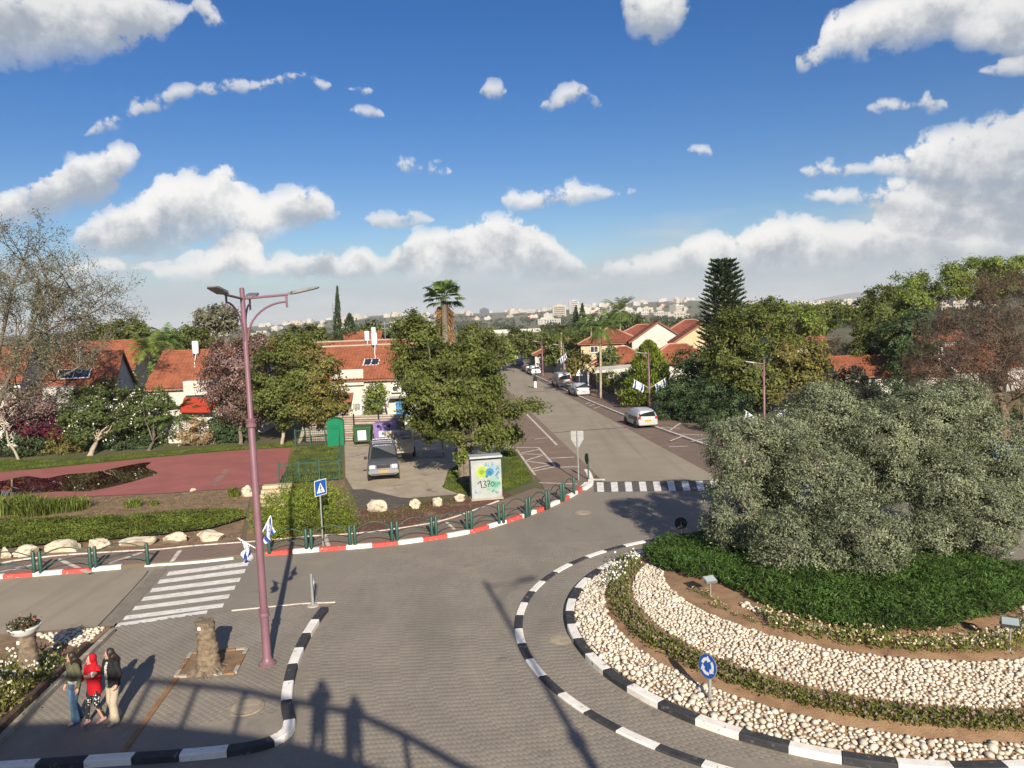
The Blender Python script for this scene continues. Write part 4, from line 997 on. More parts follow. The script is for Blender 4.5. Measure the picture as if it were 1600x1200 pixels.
blades('agapanthus', gpt(366, 776), 90, .6, .3, 'green clump next to the white boulder by the lamp post', 'bank', 6)

# bare trees: branches first, sparse leaves at the tips
def bare_tree(name, base, aim, label, seed, levels, length, r0, leaf, nleaf, spread, L, W, bark, cat='tree', up=.15, first=None, lean=None):
    rs = np.random.RandomState(seed); base = np.array(base, float); mb = MB(); tips = []
    def grow(p, d, ln, rad, lev):
        n = 3; pts = [p]; q = p.copy(); dd = d.copy()
        for i in range(n):
            dd = dd + rs.normal(0, .13, 3) + np.array([0, 0, up * .25]); dd /= np.linalg.norm(dd); q = q + dd * ln / n; pts.append(q.copy())
        mb.tube(pts, [rad * (1 - .38 * i / n) for i in range(n + 1)], 7 if lev < 2 else (5 if lev < 3 else 3), cap=lev < 2)
        if lev >= levels - 2: tips.extend(pts[1:])
        if lev >= levels: return
        k = (first or 3) if lev == 0 else rs.randint(2, 5)
        for i in range(k):
            nd = dd + rs.normal(0, spread, 3); nd[2] = nd[2] * .8 + up * .4
            if lean is not None and lev < 2: nd = nd + np.array(lean) * .35
            nd /= np.linalg.norm(nd)
            s = q if i < 2 else pts[rs.randint(1, 4)]
            grow(s, nd, ln * rs.uniform(.62, .86), rad * .62 * rs.uniform(.8, 1.05), lev + 1)
    d0 = np.array(aim, float); grow(base + np.array([0, 0, -.15]), d0 / np.linalg.norm(d0), length, r0, 0)
    t = thing(name, base, 0, label, cat)
    mb.v = [tuple(np.array(v) - base) for v in mb.v]; mb.build('trunk', bark, t, True)
    tp = np.array(tips); k = rs.randint(0, len(tp), nleaf); C = tp[k] + rs.normal(0, .22, (nleaf, 3)) - base; D = rnd_unit(rs, nleaf)
    link('crown', npmesh('crown', quads(C, D, perp(rs, D), rs.uniform(*L, nleaf), rs.uniform(*W, nleaf)), 4, LM[leaf]), t)
    return t
bare_tree('bare_tree', gpt(30, 718), (-.45, .1, 1), 'thin leaning bare tree with its foot beside the red court', 8, 4, 2.6, .10, 'grey', 900, .5, (.09, .16), (.05, .08), m_bark_pale, first=3)
# trees whose main limbs are laid out one by one
def limb_tree(name, label, base, trunk, mains, blobs, seed, bark, leaf, dens, L, W, twig, lev_max=4, ln0=(1.5, 2.4), r_side=.07, nside=3, bias=-.25):
    rs = np.random.RandomState(seed); base = np.array(base, float); t = thing(name, base, 0, label, 'tree'); mb = MB(); tips = []
    mb.tube([base + [0, 0, -.2]] + trunk[0], trunk[1], 9)
    def grow(p, d, ln, rad, lev):
        pts = [p]; q = p.copy()
        for i in range(3):
            d = d + rs.normal(0, .16, 3) + [0, 0, .04]; d /= np.linalg.norm(d); q = q + d * ln / 3; pts.append(q.copy())
        mb.tube(pts, [rad * (1 - .4 * i / 3) for i in range(4)], 5 if lev < 2 else 3, cap=False)
        if lev >= 2: tips.extend(pts[1:])
        if lev < lev_max:
            for i in range(rs.randint(2, 4) if lev else 3):
                nd = d + rs.normal(0, .55, 3); nd /= np.linalg.norm(nd); grow(q if i < 2 else pts[2], nd, ln * rs.uniform(.6, .85), rad * .6, lev + 1)
    for pts, r in mains:
        k = 4 * (len(pts) - 1); mb.tube(spline(pts, 4), [r * (1 - .55 * i / k) for i in range(k + 1)], 7)
        for j in range(1, len(pts)):
            for _ in range(nside):
                d = np.array([rs.normal(bias, .8), rs.normal(0, .6), rs.uniform(.2, 1)]); d /= np.linalg.norm(d); grow(np.array(pts[j]), d, rs.uniform(*ln0), r_side, 1)
    mb.v = [tuple(np.array(v) - base) for v in mb.v]; mb.build('trunk', bark, t, True)
    P = foliage(rs, blobs, dens, .42, L, W, .25) - base if blobs else None
    tp = np.array(tips); n = int(len(tp) * twig[2]); C = tp[rs.randint(0, len(tp), n)] + rs.normal(0, .2, (n, 3)) - base; D = rnd_unit(rs, n); Q = quads(C, D, perp(rs, D), rs.uniform(*twig[0], n), rs.uniform(*twig[1], n))
    link('crown', npmesh('crown', Q if P is None else np.concatenate([P, Q]), 4, LM[leaf]), t)
    if blobs: link('twigs', npmesh('twigs', foliage(rs, blobs, dens * .6, .5, (.25, .6), (.012, .025), .15) - base, 4, LM['twig']), t)
P_ = lambda x, y, Y=50.0: np.array(at(x, y, Y))
limb_tree('acacia_tree', 'wide brown tree with a forked trunk at the right edge', gpt(1566, 700), ([P_(1571, 670), P_(1570, 650), P_(1567, 632)], [.36, .30, .27, .25]),
    [([P_(1570, 642), P_(1585, 625, 49.5), P_(1603, 606, 49), P_(1640, 570, 49)], .2), ([P_(1567, 634), P_(1561, 612), P_(1570, 590, 50.5), P_(1573, 560, 51)], .2), ([P_(1563, 618), P_(1548, 610, 50), P_(1535, 603, 50), P_(1527, 605, 50)], .11), ([P_(1566, 690, 49.8), P_(1590, 682, 49.5), P_(1640, 668, 49)], .2)],
    [Bl(1490, 530, 62, 52, 51), Bl(1560, 490, 66, 58, 51), Bl(1530, 570, 70, 48, 50), Bl(1445, 585, 40, 28, 50), Bl(1600, 540, 50, 60, 50), Bl(1590, 450, 40, 30, 52), Bl(1465, 560, 50, 36, 50.5), Bl(1545, 440, 34, 22, 52)], 31, m_bark_brown, 'brown', 62, (.10, .26), (.025, .05), ((.1, .25), (.02, .05), 1.0))
Q_ = lambda x, y, Y=55.5: np.array(at(x, y, Y))
limb_tree('bare_tree', 'tall almost leafless tree with spreading grey branches at the left edge', gpt(-24, 718), ([Q_(-22, 686), Q_(-14, 660), Q_(0, 642)], [.34, .28, .25, .22]),
    [([Q_(0, 642), Q_(27, 625), Q_(56, 607), Q_(76, 576), Q_(94, 546)], .17), ([Q_(-10, 651), Q_(11, 598), Q_(34, 546), Q_(56, 493), Q_(76, 449)], .17), ([Q_(-16, 656), Q_(-6, 572), Q_(9, 502), Q_(20, 449), Q_(36, 407)], .15), ([Q_(56, 607), Q_(86, 594), Q_(122, 574), Q_(148, 554)], .10), ([Q_(34, 546), Q_(63, 524), Q_(101, 502), Q_(135, 493)], .10), ([Q_(-20, 660), Q_(-40, 572), Q_(-60, 502)], .15), ([Q_(56, 493), Q_(86, 466), Q_(112, 453)], .08)],
    None, 17, m_bark, 'grey', 0, (.1, .2), (.05, .09), ((.10, .21), (.045, .095), 4.0), 4, (1.3, 2.1), .055, 4, .12)
# palms
def frond(mb_list, rs, base, az, tilt, ln, droop, lw, n=22, wid=.065):
    pts = []; d = np.array([math.cos(az) * math.cos(tilt), math.sin(az) * math.cos(tilt), math.sin(tilt)]); p = base.copy()
    for i in range(9):
        pts.append(p.copy()); p = p + d * ln / 8; d = d + np.array([0, 0, -droop / 8]); d /= np.linalg.norm(d)
    pts = np.array(pts); side = np.array([-math.sin(az), math.cos(az), 0])
    Q = []
    for i in range(8):
        w = np.array([0, 0, .02]); Q.append([pts[i] - w, pts[i] + w, pts[i + 1] + w * .7, pts[i + 1] - w * .7])
    for j in range(n):
        t = .12 + .86 * j / n; k = t * 8; i = min(7, int(k)); c = pts[i] + (pts[i + 1] - pts[i]) * (k - i); f = unit((pts[i + 1] - pts[i])[None])[0]
        l = lw * math.sin(math.pi * min(1, .25 + t * .75)) ** .7
        for s in (-1, 1):
            e = unit((side * s * .8 + f * .75 + np.array([0, 0, -.35 + rs.normal(0, .12)]))[None])[0]
            Q.append([c - f * wid, c + f * wid, c + e * l + f * wid * .2, c + e * l - f * wid * .2])
    mb_list.extend(Q)
def feather_palm(base, top, label, seed, n=16, ln=2.2, lw=.55, r=.13, droop=1.3, leaf='palm', bark=None, tmin=-.3, group=None, nl=22):
    rs = np.random.RandomState(seed); base = np.array(base, float); top = np.array(top, float)
    t = thing('palm_tree', base, 0, label, 'palm tree', group); Q = []
    for i in range(int(n * 1.5)):
        frond(Q, rs, top - base, 6.283 * i / n * .67 + rs.normal(0, .2), rs.uniform(tmin, 1.25), ln * rs.uniform(.8, 1.1), droop * rs.uniform(.7, 1.3), lw, nl)
    link('crown', npmesh('crown', np.array(Q).reshape(-1, 3), 4, LM[leaf]), t)
    mb = MB(); k = 14; mb.tube([Vector((base - base).tolist()) + Vector((top - base).tolist()) * (i / k) for i in range(k + 1)], [r * (1.25 if i == 0 else 1.0) * (1 + .05 * (i % 2)) for i in range(k + 1)], 9); mb.build('trunk', bark or m_bark_pale, t, True)
    return t
feather_palm((at(274, 600, 60.5).x, 60.5, KZ - .02), at(274, 655, 60.5), 'small feathery palm in front of the white house wall', 41, 18, 3.0, .7, .17, 1.0, 'palm', m_bark, .1)
SP = 'tall slim palms along the street'
feather_palm((at(938, 600, 81.2).x, 81.2, KZ - .02), at(938, 512, 81.2), 'nearest slim street palm, its pale trunk beside the footway', 42, 15, 2.6, .65, .12, 1.6, 'palm', None, -.5, SP, 16)
feather_palm((at(924, 600, 116).x, 116, KZ - .02), at(924, 503, 116), 'slim street palm with a white trunk just behind the nearest one', 43, 15, 3.0, .8, .15, 1.6, 'palm', m_bark_pale, -.5, SP, 16)
feather_palm((at(957, 600, 118).x, 118, KZ - .02), at(957, 500, 118), 'shorter slim palm in front of the red hipped roof', 44, 13, 2.6, .7, .14, 1.6, 'palm', None, -.5, SP, 16)
feather_palm((at(969, 600, 118).x, 118, KZ - .02), at(969, 486, 118), 'tallest slim palm rising above the red hipped roof', 45, 16, 3.4, .9, .16, 1.6, 'palm', None, -.5, SP, 16)
feather_palm((at(877, 600, 120).x, 120, KZ - .02), at(877, 520, 120), 'slim palm among the street trees behind the parked van', 46, 13, 2.6, .7, .14, 1.6, 'mid', None, -.5, SP, 16)
feather_palm((at(232, 600, 92).x, 92, KZ - .02), at(232, 545, 92), 'bushy palm between two tiled houses', 47, 18, 3.4, .9, .18, 1.6, 'fresh', m_bark, -.2, None, 18)
feather_palm((at(262, 600, 98).x, 98, KZ - .02), at(262, 533, 98), 'green palm behind the second tiled house', 48, 18, 3.4, .9, .18, 1.6, 'palm', m_bark, -.2, None, 18)
def fan_palm(base, top, label):
    rs = np.random.RandomState(50); base = np.array(base, float); top = np.array(top, float) - base; t = thing('fan_palm', base, 0, label, 'palm tree')
    def fan(Q, az, tilt, pet, rad, n=13, fold=.25):
        d = np.array([math.cos(az) * math.cos(tilt), math.sin(az) * math.cos(tilt), math.sin(tilt)]); s = np.array([-math.sin(az), math.cos(az), 0]); u = np.cross(s, d)
        h = top + d * pet; Q.append([top - s * .03, top + s * .03, h + s * .02, h - s * .02])
        for i in range(n):
            a = -1.35 + 2.7 * i / (n - 1); e = d * math.cos(a) + s * math.sin(a); w = np.cross(e, -u) * .075
            tipd = np.array([0, 0, -.3 * rad * rs.uniform(.4, 1.2)])
            Q.append([h, h + e * rad * .6 + w + u * .04, h + e * rad * rs.uniform(.85, 1.1) + tipd, h + e * rad * .6 - w - u * .04])
    Q = []
    for i in range(34): fan(Q, rs.uniform(0, 6.283), rs.uniform(-.35, 1.35), rs.uniform(.8, 1.4), rs.uniform(.95, 1.35))
    link('crown', npmesh('crown', np.array(Q).reshape(-1, 3), 4, LM['palm']), t); Q = []
    for lev in range(9):
        for i in range(22):
            s0 = top.copy(); top = top - np.array([0, 0, .2 + lev * .36]); fan(Q, rs.uniform(0, 6.283), -1.05 - rs.uniform(0, .35) , rs.uniform(.35, .9), rs.uniform(.7, 1.1), 8); top = s0
    link('dead_fronds', npmesh('dead_fronds', np.array(Q).reshape(-1, 3), 4, LM['dead']), t)
    mb = MB(); mb.tube([(0, 0, 0), tuple(top * .5), tuple(top)], [.42, .32, .28], 10); mb.build('trunk', m_bark, t, True)
    bpy.data.objects[-1] if False else None
fan_palm(gpt(702, 662), at(693, 468, 72), 'tall fan palm with a skirt of dry fronds behind the big dense tree')

# conifers
def spindle(base, top, rad, label, leaf='pine', seed=1, n=4200, L=(.2, .45), W=(.08, .16), power=.75, cat='tree', name='cypress_tree', group=None):
    rs = np.random.RandomState(seed); base = np.array(base, float); h = top[2] - base[2]; tt = rs.uniform(0, 1, n) ** 1.25; a = rs.uniform(0, 6.283, n)
    prof = np.minimum(1, tt / .08 * .8 + .2) * (1 - tt) ** power * rad * (1 + .16 * np.sin(a * 5 + tt * 22) + .12 * np.sin(a * 3 - tt * 37)); rr = prof * rs.uniform(.72, 1.08, n)
    C = np.column_stack([rr * np.cos(a) + (top[0] - base[0]) * tt, rr * np.sin(a) + (top[1] - base[1]) * tt, tt * h]); D = unit(np.column_stack([np.cos(a) * .5, np.sin(a) * .5, np.full(n, .9)]) + rs.normal(0, .3, (n, 3)))
    t = thing(name, base, 0, label, cat, group); link('crown', npmesh('crown', quads(C, D, perp(rs, D), rs.uniform(*L, n), rs.uniform(*W, n)), 4, LM[leaf]), t)
    mb = MB(); mb.tube([(0, 0, -.1), (0, 0, h * .85)], [rad * .12, .03], 7); mb.build('trunk', m_bark, t, True); return t
spindle((at(527, 600, 92).x, 92, KZ - .02), at(527, 447, 92), 1.0, 'narrow dark cypress standing tall behind the tiled house', 'pine', 1)
spindle((at(546, 600, 94).x, 94, KZ - .02), at(546, 490, 94), 2.1, 'broader dark conifer just right of the narrow cypress', 'pine', 2, 5000, power=.6)
spindle((at(60, 600, 88).x, 88, KZ - .02), at(60, 436, 88), 2.2, 'dark conifer seen through the branches of the bare tree', 'pine', 3, 4500, power=.8)
spindle((at(1013, 600, 73).x, 73, KZ - .02), at(1013, 532, 73), 2.75, 'bright yellow green conifer behind the flags on the street lamp', 'thuja', 4, 9000, (.2, .45), (.08, .15), power=.55)
spindle((at(900, 600, 185).x, 185, KZ - .02), at(900, 478, 185), 2.1, 'small dark cypress far down the street', 'pine', 5, 1500, (.4, .8), (.2, .3))
spindle((at(910, 600, 180).x, 180, KZ - .02), at(910, 474, 180), 2.0, 'second dark cypress far down the street, beside the white block', 'pine', 6, 1500, (.4, .8), (.2, .3))
def norfolk():
    rs = np.random.RandomState(61); base = np.array(G(1130, 640, KZ)); base = np.array([21.0, 72.0, KZ]); t = thing('norfolk_pine', base, 0, 'tall dark tiered pine right of the street', 'pine tree')
    mb = MB(); Q = []; tops = [at(1124, 404, 72), at(1138, 404, 72.3)]
    for ti, tp in enumerate(tops):
        tp = np.array(tp); h = tp[2] - base[2]; off = (tp - base) * [1, 1, 0]
        mb.tube([(0, 0, -.2), tuple(off * .9 + [0, 0, h * .5]), tuple(off + [0, 0, h])], [.26, .15, .03], 8)
        nt = 30
        for k in range(nt):
            f = k / nt; z = .8 + (h - .8) * f; R = (2.7 * (1 - f) ** .6 + .25) * rs.uniform(.86, 1.1); c = off * min(1, .9 * z / (h * .5)) * 1.0 + np.array([0, 0, z])
            for i in range(7):
                a = 6.283 * (i + .5 * (k % 2)) / 7 + rs.normal(0, .12)
                if ti == 0 and math.cos(a) > .9 or ti == 1 and math.cos(a) < -.9: continue
                d = np.array([math.cos(a), math.sin(a), .16]); up_ = .22
                pts = [c + d * R * s + np.array([0, 0, up_ * R * s * s]) for s in (0, .35, .7, 1)]
                mb.tube(pts, [.035, .03, .02, .008], 4, cap=False)
                m = 56
                for j in range(m):
                    s = .2 + .8 * j / m; p = c + d * R * s + np.array([0, 0, up_ * R * s * s]); sd = np.array([-math.sin(a), math.cos(a), 0])
                    e = unit((d * .7 + sd * rs.uniform(-1, 1) + np.array([0, 0, rs.uniform(.1, .8)]))[None])[0]; w = np.cross(e, rnd_unit(rs, 1)[0]) * .075; l = rs.uniform(.25, .5)
                    Q.append([p - w, p + w, p + e * l + w * .4, p + e * l - w * .4])
    link('crown', npmesh('crown', np.array(Q).reshape(-1, 3), 4, LM['pine']), t); mb.build('trunk', m_bark, t, True)
norfolk()

# right side of the street
Tr = lambda base, blobs, label, leaf, seed, **k: tree('garden_tree', base, blobs, label, leaf, k.pop('bark', m_bark), k.pop('r', .14), seed, **{**dict(dens=95, cr=.55, L=(.2, .36), W=(.09, .17), limbs=8), **k})
gr = lambda x, Y: (at(x, 600, Y).x, Y, KZ - .02)
shrub('hedge_shrub', [Bl(1058, 622, 36, 26, 65), Bl(1085, 640, 30, 22, 61), Bl(1045, 645, 22, 14, 63)], 'dark rounded hedge bush behind the footway right of the street', 'shade', 71, dens=140, cr=.35)
shrub('hedge_shrub', [Bl(1105, 625, 30, 34, 60), Bl(1125, 655, 30, 26, 56), Bl(1150, 640, 28, 34, 57)], 'dark bush overhanging the low wall left of the olive trees', 'shade', 72, dens=140, cr=.35)
shrub('hedge_shrub', [Bl(975, 600, 24, 16, 80), Bl(955, 592, 20, 12, 84), Bl(985, 618, 18, 14, 76)], 'green hedge beside the grey fence on the footway', 'mid', 73, dens=110, cr=.35)
Tr(gr(1090, 68), [Bl(1090, 575, 34, 40, 69), Bl(1078, 610, 30, 30, 67), Bl(1105, 595, 26, 36, 68)], 'dark tree mass at the foot of the tiered pine', 'shade', 74)
Tr(gr(1165, 64), [Bl(1150, 530, 50, 42, 66), Bl(1190, 520, 46, 40, 66), Bl(1160, 580, 60, 40, 64), Bl(1125, 560, 30, 34, 65), Bl(1195, 600, 46, 34, 63)], 'feathery green tree with thin pale branches behind the second street lamp', 'mid', 75, cr=.6, shell=.35, bark=m_bark_pale)
Tr(gr(1245, 63), [Bl(1240, 560, 42, 46, 64), Bl(1225, 610, 40, 34, 62), Bl(1262, 585, 32, 36, 63)], 'feathery green tree tinged orange right of the second street lamp', 'warm', 76, cr=.6, shell=.35, bark=m_bark_pale)
Tr(gr(1225, 78), [Bl(1212, 498, 40, 30, 80), Bl(1240, 515, 36, 32, 78)], 'mid green tree behind the feathery trees, right of the tiered pine', 'fresh', 77)
Tr(gr(1262, 88), [Bl(1255, 500, 22, 26, 90), Bl(1275, 515, 26, 30, 88)], 'bright green tree beside the bare brown one', 'fresh', 78)
Tr(gr(1370, 82), [Bl(1362, 500, 34, 40, 84), Bl(1385, 540, 32, 40, 80), Bl(1372, 470, 18, 22, 85), Bl(1352, 540, 24, 34, 80)], 'upright dark green tree left of the wide brown tree', 'mid', 79)
Tr(gr(1425, 76), [Bl(1410, 530, 34, 34, 76), Bl(1440, 520, 34, 34, 77), Bl(1420, 570, 36, 24, 74)], 'deep green tree under the lower branches of the wide brown tree', 'shade', 80)
Tr(gr(1445, 92), [Bl(1432, 455, 40, 30, 92), Bl(1475, 440, 44, 30, 93), Bl(1420, 480, 28, 26, 91)], 'bright green tall tree showing above the wide brown tree', 'fresh', 81, dens=80, cr=.7)
Tr(gr(1540, 95), [Bl(1530, 425, 48, 20, 95), Bl(1580, 420, 44, 18, 96), Bl(1560, 445, 60, 24, 95)], 'bright treetop along the skyline at the right edge', 'fresh', 82, dens=80, cr=.7)
shrub('hedge_shrub', [Bl(1530, 655, 34, 34, 56), Bl(1575, 665, 40, 34, 56), Bl(1600, 640, 36, 40, 57), Bl(1495, 640, 30, 34, 57), Bl(1560, 700, 44, 14, 54), Bl(1610, 690, 30, 22, 55)], 'tall dark green hedge behind the forked trunk', 'dark', 83, dens=110, cr=.4)
Tr(gr(1330, 66), [Bl(1328, 600, 30, 26, 66), Bl(1345, 622, 28, 20, 65)], 'dusty grey green tree behind the tallest olive', 'grey', 84, dens=120)
bare_tree('bare_tree', gr(1312, 84), (0, 0, 1), 'rounded leafless brown tree in front of the right tiled roof', 15, 5, 2.1, .15, 'brown', 6500, .62, (.16, .34), (.03, .055), m_bark_brown, first=4, up=.1)
shrub('hedge_shrub', [Bl(1390, 612, 34, 18, 68), Bl(1440, 615, 34, 18, 68), Bl(1485, 612, 32, 20, 67), Bl(1350, 612, 24, 16, 69)], 'dark hedge behind the olive trees, below the orange roofs', 'shade', 85, dens=110, cr=.4)
# down the street
FS = 'trees lining the far part of the street'
def far_tree(x, y, rx, ry, Y, leaf, label, seed, base=None, group=None):
    b_ = [Bl(x, y, rx * .8, ry * .8, Y), Bl(x - rx * .45, y + ry * .2, rx * .55, ry * .6, Y - 1), Bl(x + rx * .45, y + ry * .15, rx * .55, ry * .65, Y + 1)]
    p = at(x, 560, Y); s = Y / 70
    return tree('garden_tree' if not group else 'street_tree', (p.x, Y, KZ - .02), b_, label, leaf, m_bark, .16, seed, dens=95 / s ** 1.6, cr=.5 * s, L=(.2 * s, .36 * s), W=(.1 * s, .18 * s), group=group, limbs=6)
far_tree(835, 535, 34, 24, 135, 'mid', 'green street tree above the row of parked cars', 91, group=FS)
far_tree(872, 548, 26, 26, 122, 'mid', 'green street tree just left of the parked van roof', 92, group=FS)
far_tree(805, 535, 22, 22, 165, 'mid', 'street tree at the far end of the parked cars', 93, group=FS)
far_tree(895, 525, 30, 18, 150, 'dark', 'darker tree behind the street trees, left of the slim palms', 94, group=FS)
far_tree(915, 540, 24, 26, 118, 'mid', 'bushy street tree at the foot of the slim palms', 95, group=FS)
far_tree(782, 552, 20, 22, 130, 'fresh', 'light green tree on the left side of the street beyond the big tree', 96, group=FS)
far_tree(765, 545, 26, 24, 105, 'mid', 'tree on the left kerb partly hidden by the big dense tree', 97, group=FS)
far_tree(950, 560, 20, 26, 96, 'dark', 'dark tree in front of the red roofs by the footway', 98)
far_tree(1000, 598, 26, 18, 84, 'mid', 'low green tree left of the bright conifer', 99)
far_tree(905, 570, 20, 18, 104, 'warm', 'small tree behind the white van and fence', 100)
far_tree(1035, 528, 24, 12, 150, 'mid', 'tree peeking over the roofs left of the tiered pine', 101)
far_tree(980, 500, 26, 10, 190, 'dark', 'dark tree behind the red hipped roof', 102)
# behind the houses on the left
far_tree(340, 498, 34, 24, 112, 'grey', 'grey green tall tree beyond the second tiled house', 111)
far_tree(300, 530, 34, 24, 105, 'mid', 'green tree behind the white water tank of the second house', 112)
far_tree(200, 515, 30, 22, 120, 'mid', 'green tree right of the bare branches on the skyline', 113)
far_tree(415, 540, 34, 20, 96, 'warm', 'warm green tree right of the tall lamp post', 114)
far_tree(480, 530, 40, 28, 92, 'mid', 'large green tree left of the narrow cypress', 115)
far_tree(590, 520, 36, 16, 110, 'dark', 'dark tree row behind the tiled house roofs', 116)
far_tree(150, 525, 40, 24, 100, 'mid', 'green tree behind the bare branches and the first roof', 117)
far_tree(500, 555, 26, 24, 88, 'mid', 'green tree touching the left end of the tiled roof', 118)
far_tree(260, 575, 22, 26, 88, 'palm', 'green tree between the first and second tiled houses', 119)
far_tree(640, 510, 24, 24, 100, 'mid', 'tree left of the fan palm skirt', 120)
far_tree(745, 530, 34, 26, 92, 'mid', 'tree right of the fan palm skirt', 121)
far_tree(195, 592, 18, 16, 92, 'mid', 'small tree beside the shaded gable wall', 122)
far_tree(1290, 485, 34, 12, 150, 'mid', 'distant treetop below the blue hill', 123)
far_tree(1340, 492, 30, 14, 140, 'fresh', 'light green treetop right of the bare brown tree', 124)
far_tree(1195, 484, 34, 10, 160, 'mid', 'distant treetop just right of the tiered pine', 125)

# ------------------------------------------------------------------ houses
rng = random.Random(5)
m_tile = mat('orange_roof_tiles', (.31, .105, .052), (.225, .076, .04), scale=1.3, rough=.85, bump=.3, bscale=20, stain=((.17, .07, .042), 1.0, .54, .72))
m_tile2 = mat('red_roof_tiles', (.25, .078, .045), (.185, .058, .035), scale=1.3, rough=.85, bump=.3, bscale=20, stain=((.14, .062, .042), 1.0, .54, .72))
m_wallw = mat('white_render', (.56, .535, .48), (.49, .465, .41), scale=.8, rough=.9, bump=.2, bscale=30, stain=((.39, .36, .31), .9, .55, .78))
m_wallc = mat('cream_render', (.52, .44, .27), (.47, .39, .235), scale=.8, rough=.9, bump=.2, bscale=30)
m_wallg = mat('grey_render', (.45, .43, .40), (.38, .36, .34), scale=.8, rough=.9, bump=.2, bscale=30)
m_pane = mat('window_glass', (.05, .065, .08), rough=.06, spec=.8)
m_frame = mat('window_frame_white', (.75, .74, .70), rough=.5)
m_solar = mat('solar_glass', (.018, .025, .045), (.03, .04, .06), scale=3, rough=.1, spec=.8)
m_tank = mat('white_enamel', (.80, .79, .76), (.72, .71, .68), scale=3, rough=.4)
m_steel = mat('galvanised_steel', (.45, .46, .46), (.38, .39, .39), scale=10, rough=.45, metal=.7)
def slope(mb, a, b_, c, d, tile=.34, course=.48):
    """tiled slope: a-b along the eave, d-c along the ridge; rounded columns, stepped courses"""
    a, b_, c, d = (np.array(p, float) for p in (a, b_, c, d)); n = np.cross(b_ - a, d - a); n /= np.linalg.norm(n)
    if n[2] < 0: n = -n
    w = max(np.linalg.norm(b_ - a), np.linalg.norm(c - d)); nc = max(3, int(w / tile)); nr = max(3, int(np.linalg.norm((d + c) / 2 - (a + b_) / 2) / course))
    prof = [0.0, .034, .045, .034]; rows = []
    for r in range(nr):
        for f, lift in ((r / nr, .03), ((r + 1) / nr, 0.0)):
            L_, R2 = a + (d - a) * f, b_ + (c - b_) * f
            rows.append([L_ + (R2 - L_) * (k / (nc * 4)) + n * (prof[k % 4] + lift) for k in range(nc * 4 + 1)])
    o = len(mb.v); W = nc * 4 + 1
    for row in rows: mb.v += [tuple(p) for p in row]
    for i in range(len(rows) - 1):
        for k in range(W - 1): mb.f.append([o + i * W + k, o + i * W + k + 1, o + (i + 1) * W + k + 1, o + (i + 1) * W + k]); mb.m.append(0)
def window(parent, x, y, z, w, h, face, frame=None, mull=1, sill=True, name='window'):
    """face: 'S' front (-Y), 'E' (+X), 'W'; the frame stands proud, the pane sits back in it"""
    mb = MB(); t = .07
    mb.box((-w / 2 + t / 2, 0, 0), (t, .10, h)); mb.box((w / 2 - t / 2, 0, 0), (t, .10, h)); mb.box((0, 0, h / 2 - t / 2), (w - 2 * t, .098, t)); mb.box((0, 0, -h / 2 + t / 2), (w - 2 * t, .098, t))
    for i in range(mull): mb.box((-w / 2 + w * (i + 1) / (mull + 1), 0, 0), (.05, .09, h - 2 * t))
    wf = mb.build(name, frame or m_frame, parent, loc=(x, y, z))
    wf.rotation_euler = (0, 0, {'S': 0, 'E': math.pi / 2, 'W': -math.pi / 2}[face])
    MB().box((0, .03, 0), (w - 2 * t + .01, .02, h - 2 * t + .01)).build('pane', m_pane, wf)
    if sill: MB().box((0, -.06, -h / 2 - .03), (w + .15, .16, .05)).build('sill', m_wallw, wf)
    return wf
def heater(parent, x, y, z, rz, panel=(1.9, 1.0), tilt=32, tankz=1.35, px=0.0, py=-1.6, pz=-.9):
    """rooftop water tank on its stand, with a solar panel lower on the slope"""
    mb = MB(); mb.lathe([(.26, 0), (.28, .04), (.28, 1.05), (.24, 1.12), (.05, 1.14)], 14); tk = mb.build('water_tank', m_tank, parent, .6, loc=(x, y, z + .35))
    mb = MB()
    for sx in (-.22, .22):
        for sy in (-.22, .22): mb.bar((sx, sy, -.5), (sx * .9, sy * .9, .03), .04, .04)
    mb.build('stand', m_steel, tk)
    mb = MB(); mb.box((0, 0, 0), (panel[0] + .1, panel[1] + .1, .07)); mb.xf(Matrix.Rotation(R_(tilt), 4, 'X')); p = mb.build('solar_panel', m_frame, parent, loc=(x + px, y + py, z + pz))
    n = 2
    for i in range(n):
        mb = MB(); mb.box((-panel[0] / 4 + i * panel[0] / 2, 0, .045), (panel[0] / 2 - .08, panel[1] - .06, .02)); mb.xf(Matrix.Rotation(R_(tilt), 4, 'X')); mb.build('collector', m_solar, p)
    mb = MB(); mb.tube([(x + .1, y - .2, z + .4), (x + px * .5 + .15, y + py * .5, z + pz * .4 + .12), (x + px + .3, y + py + panel[1] * .4, z + pz + .3)], .035, 6); mb.build('pipe', m_frame, parent)
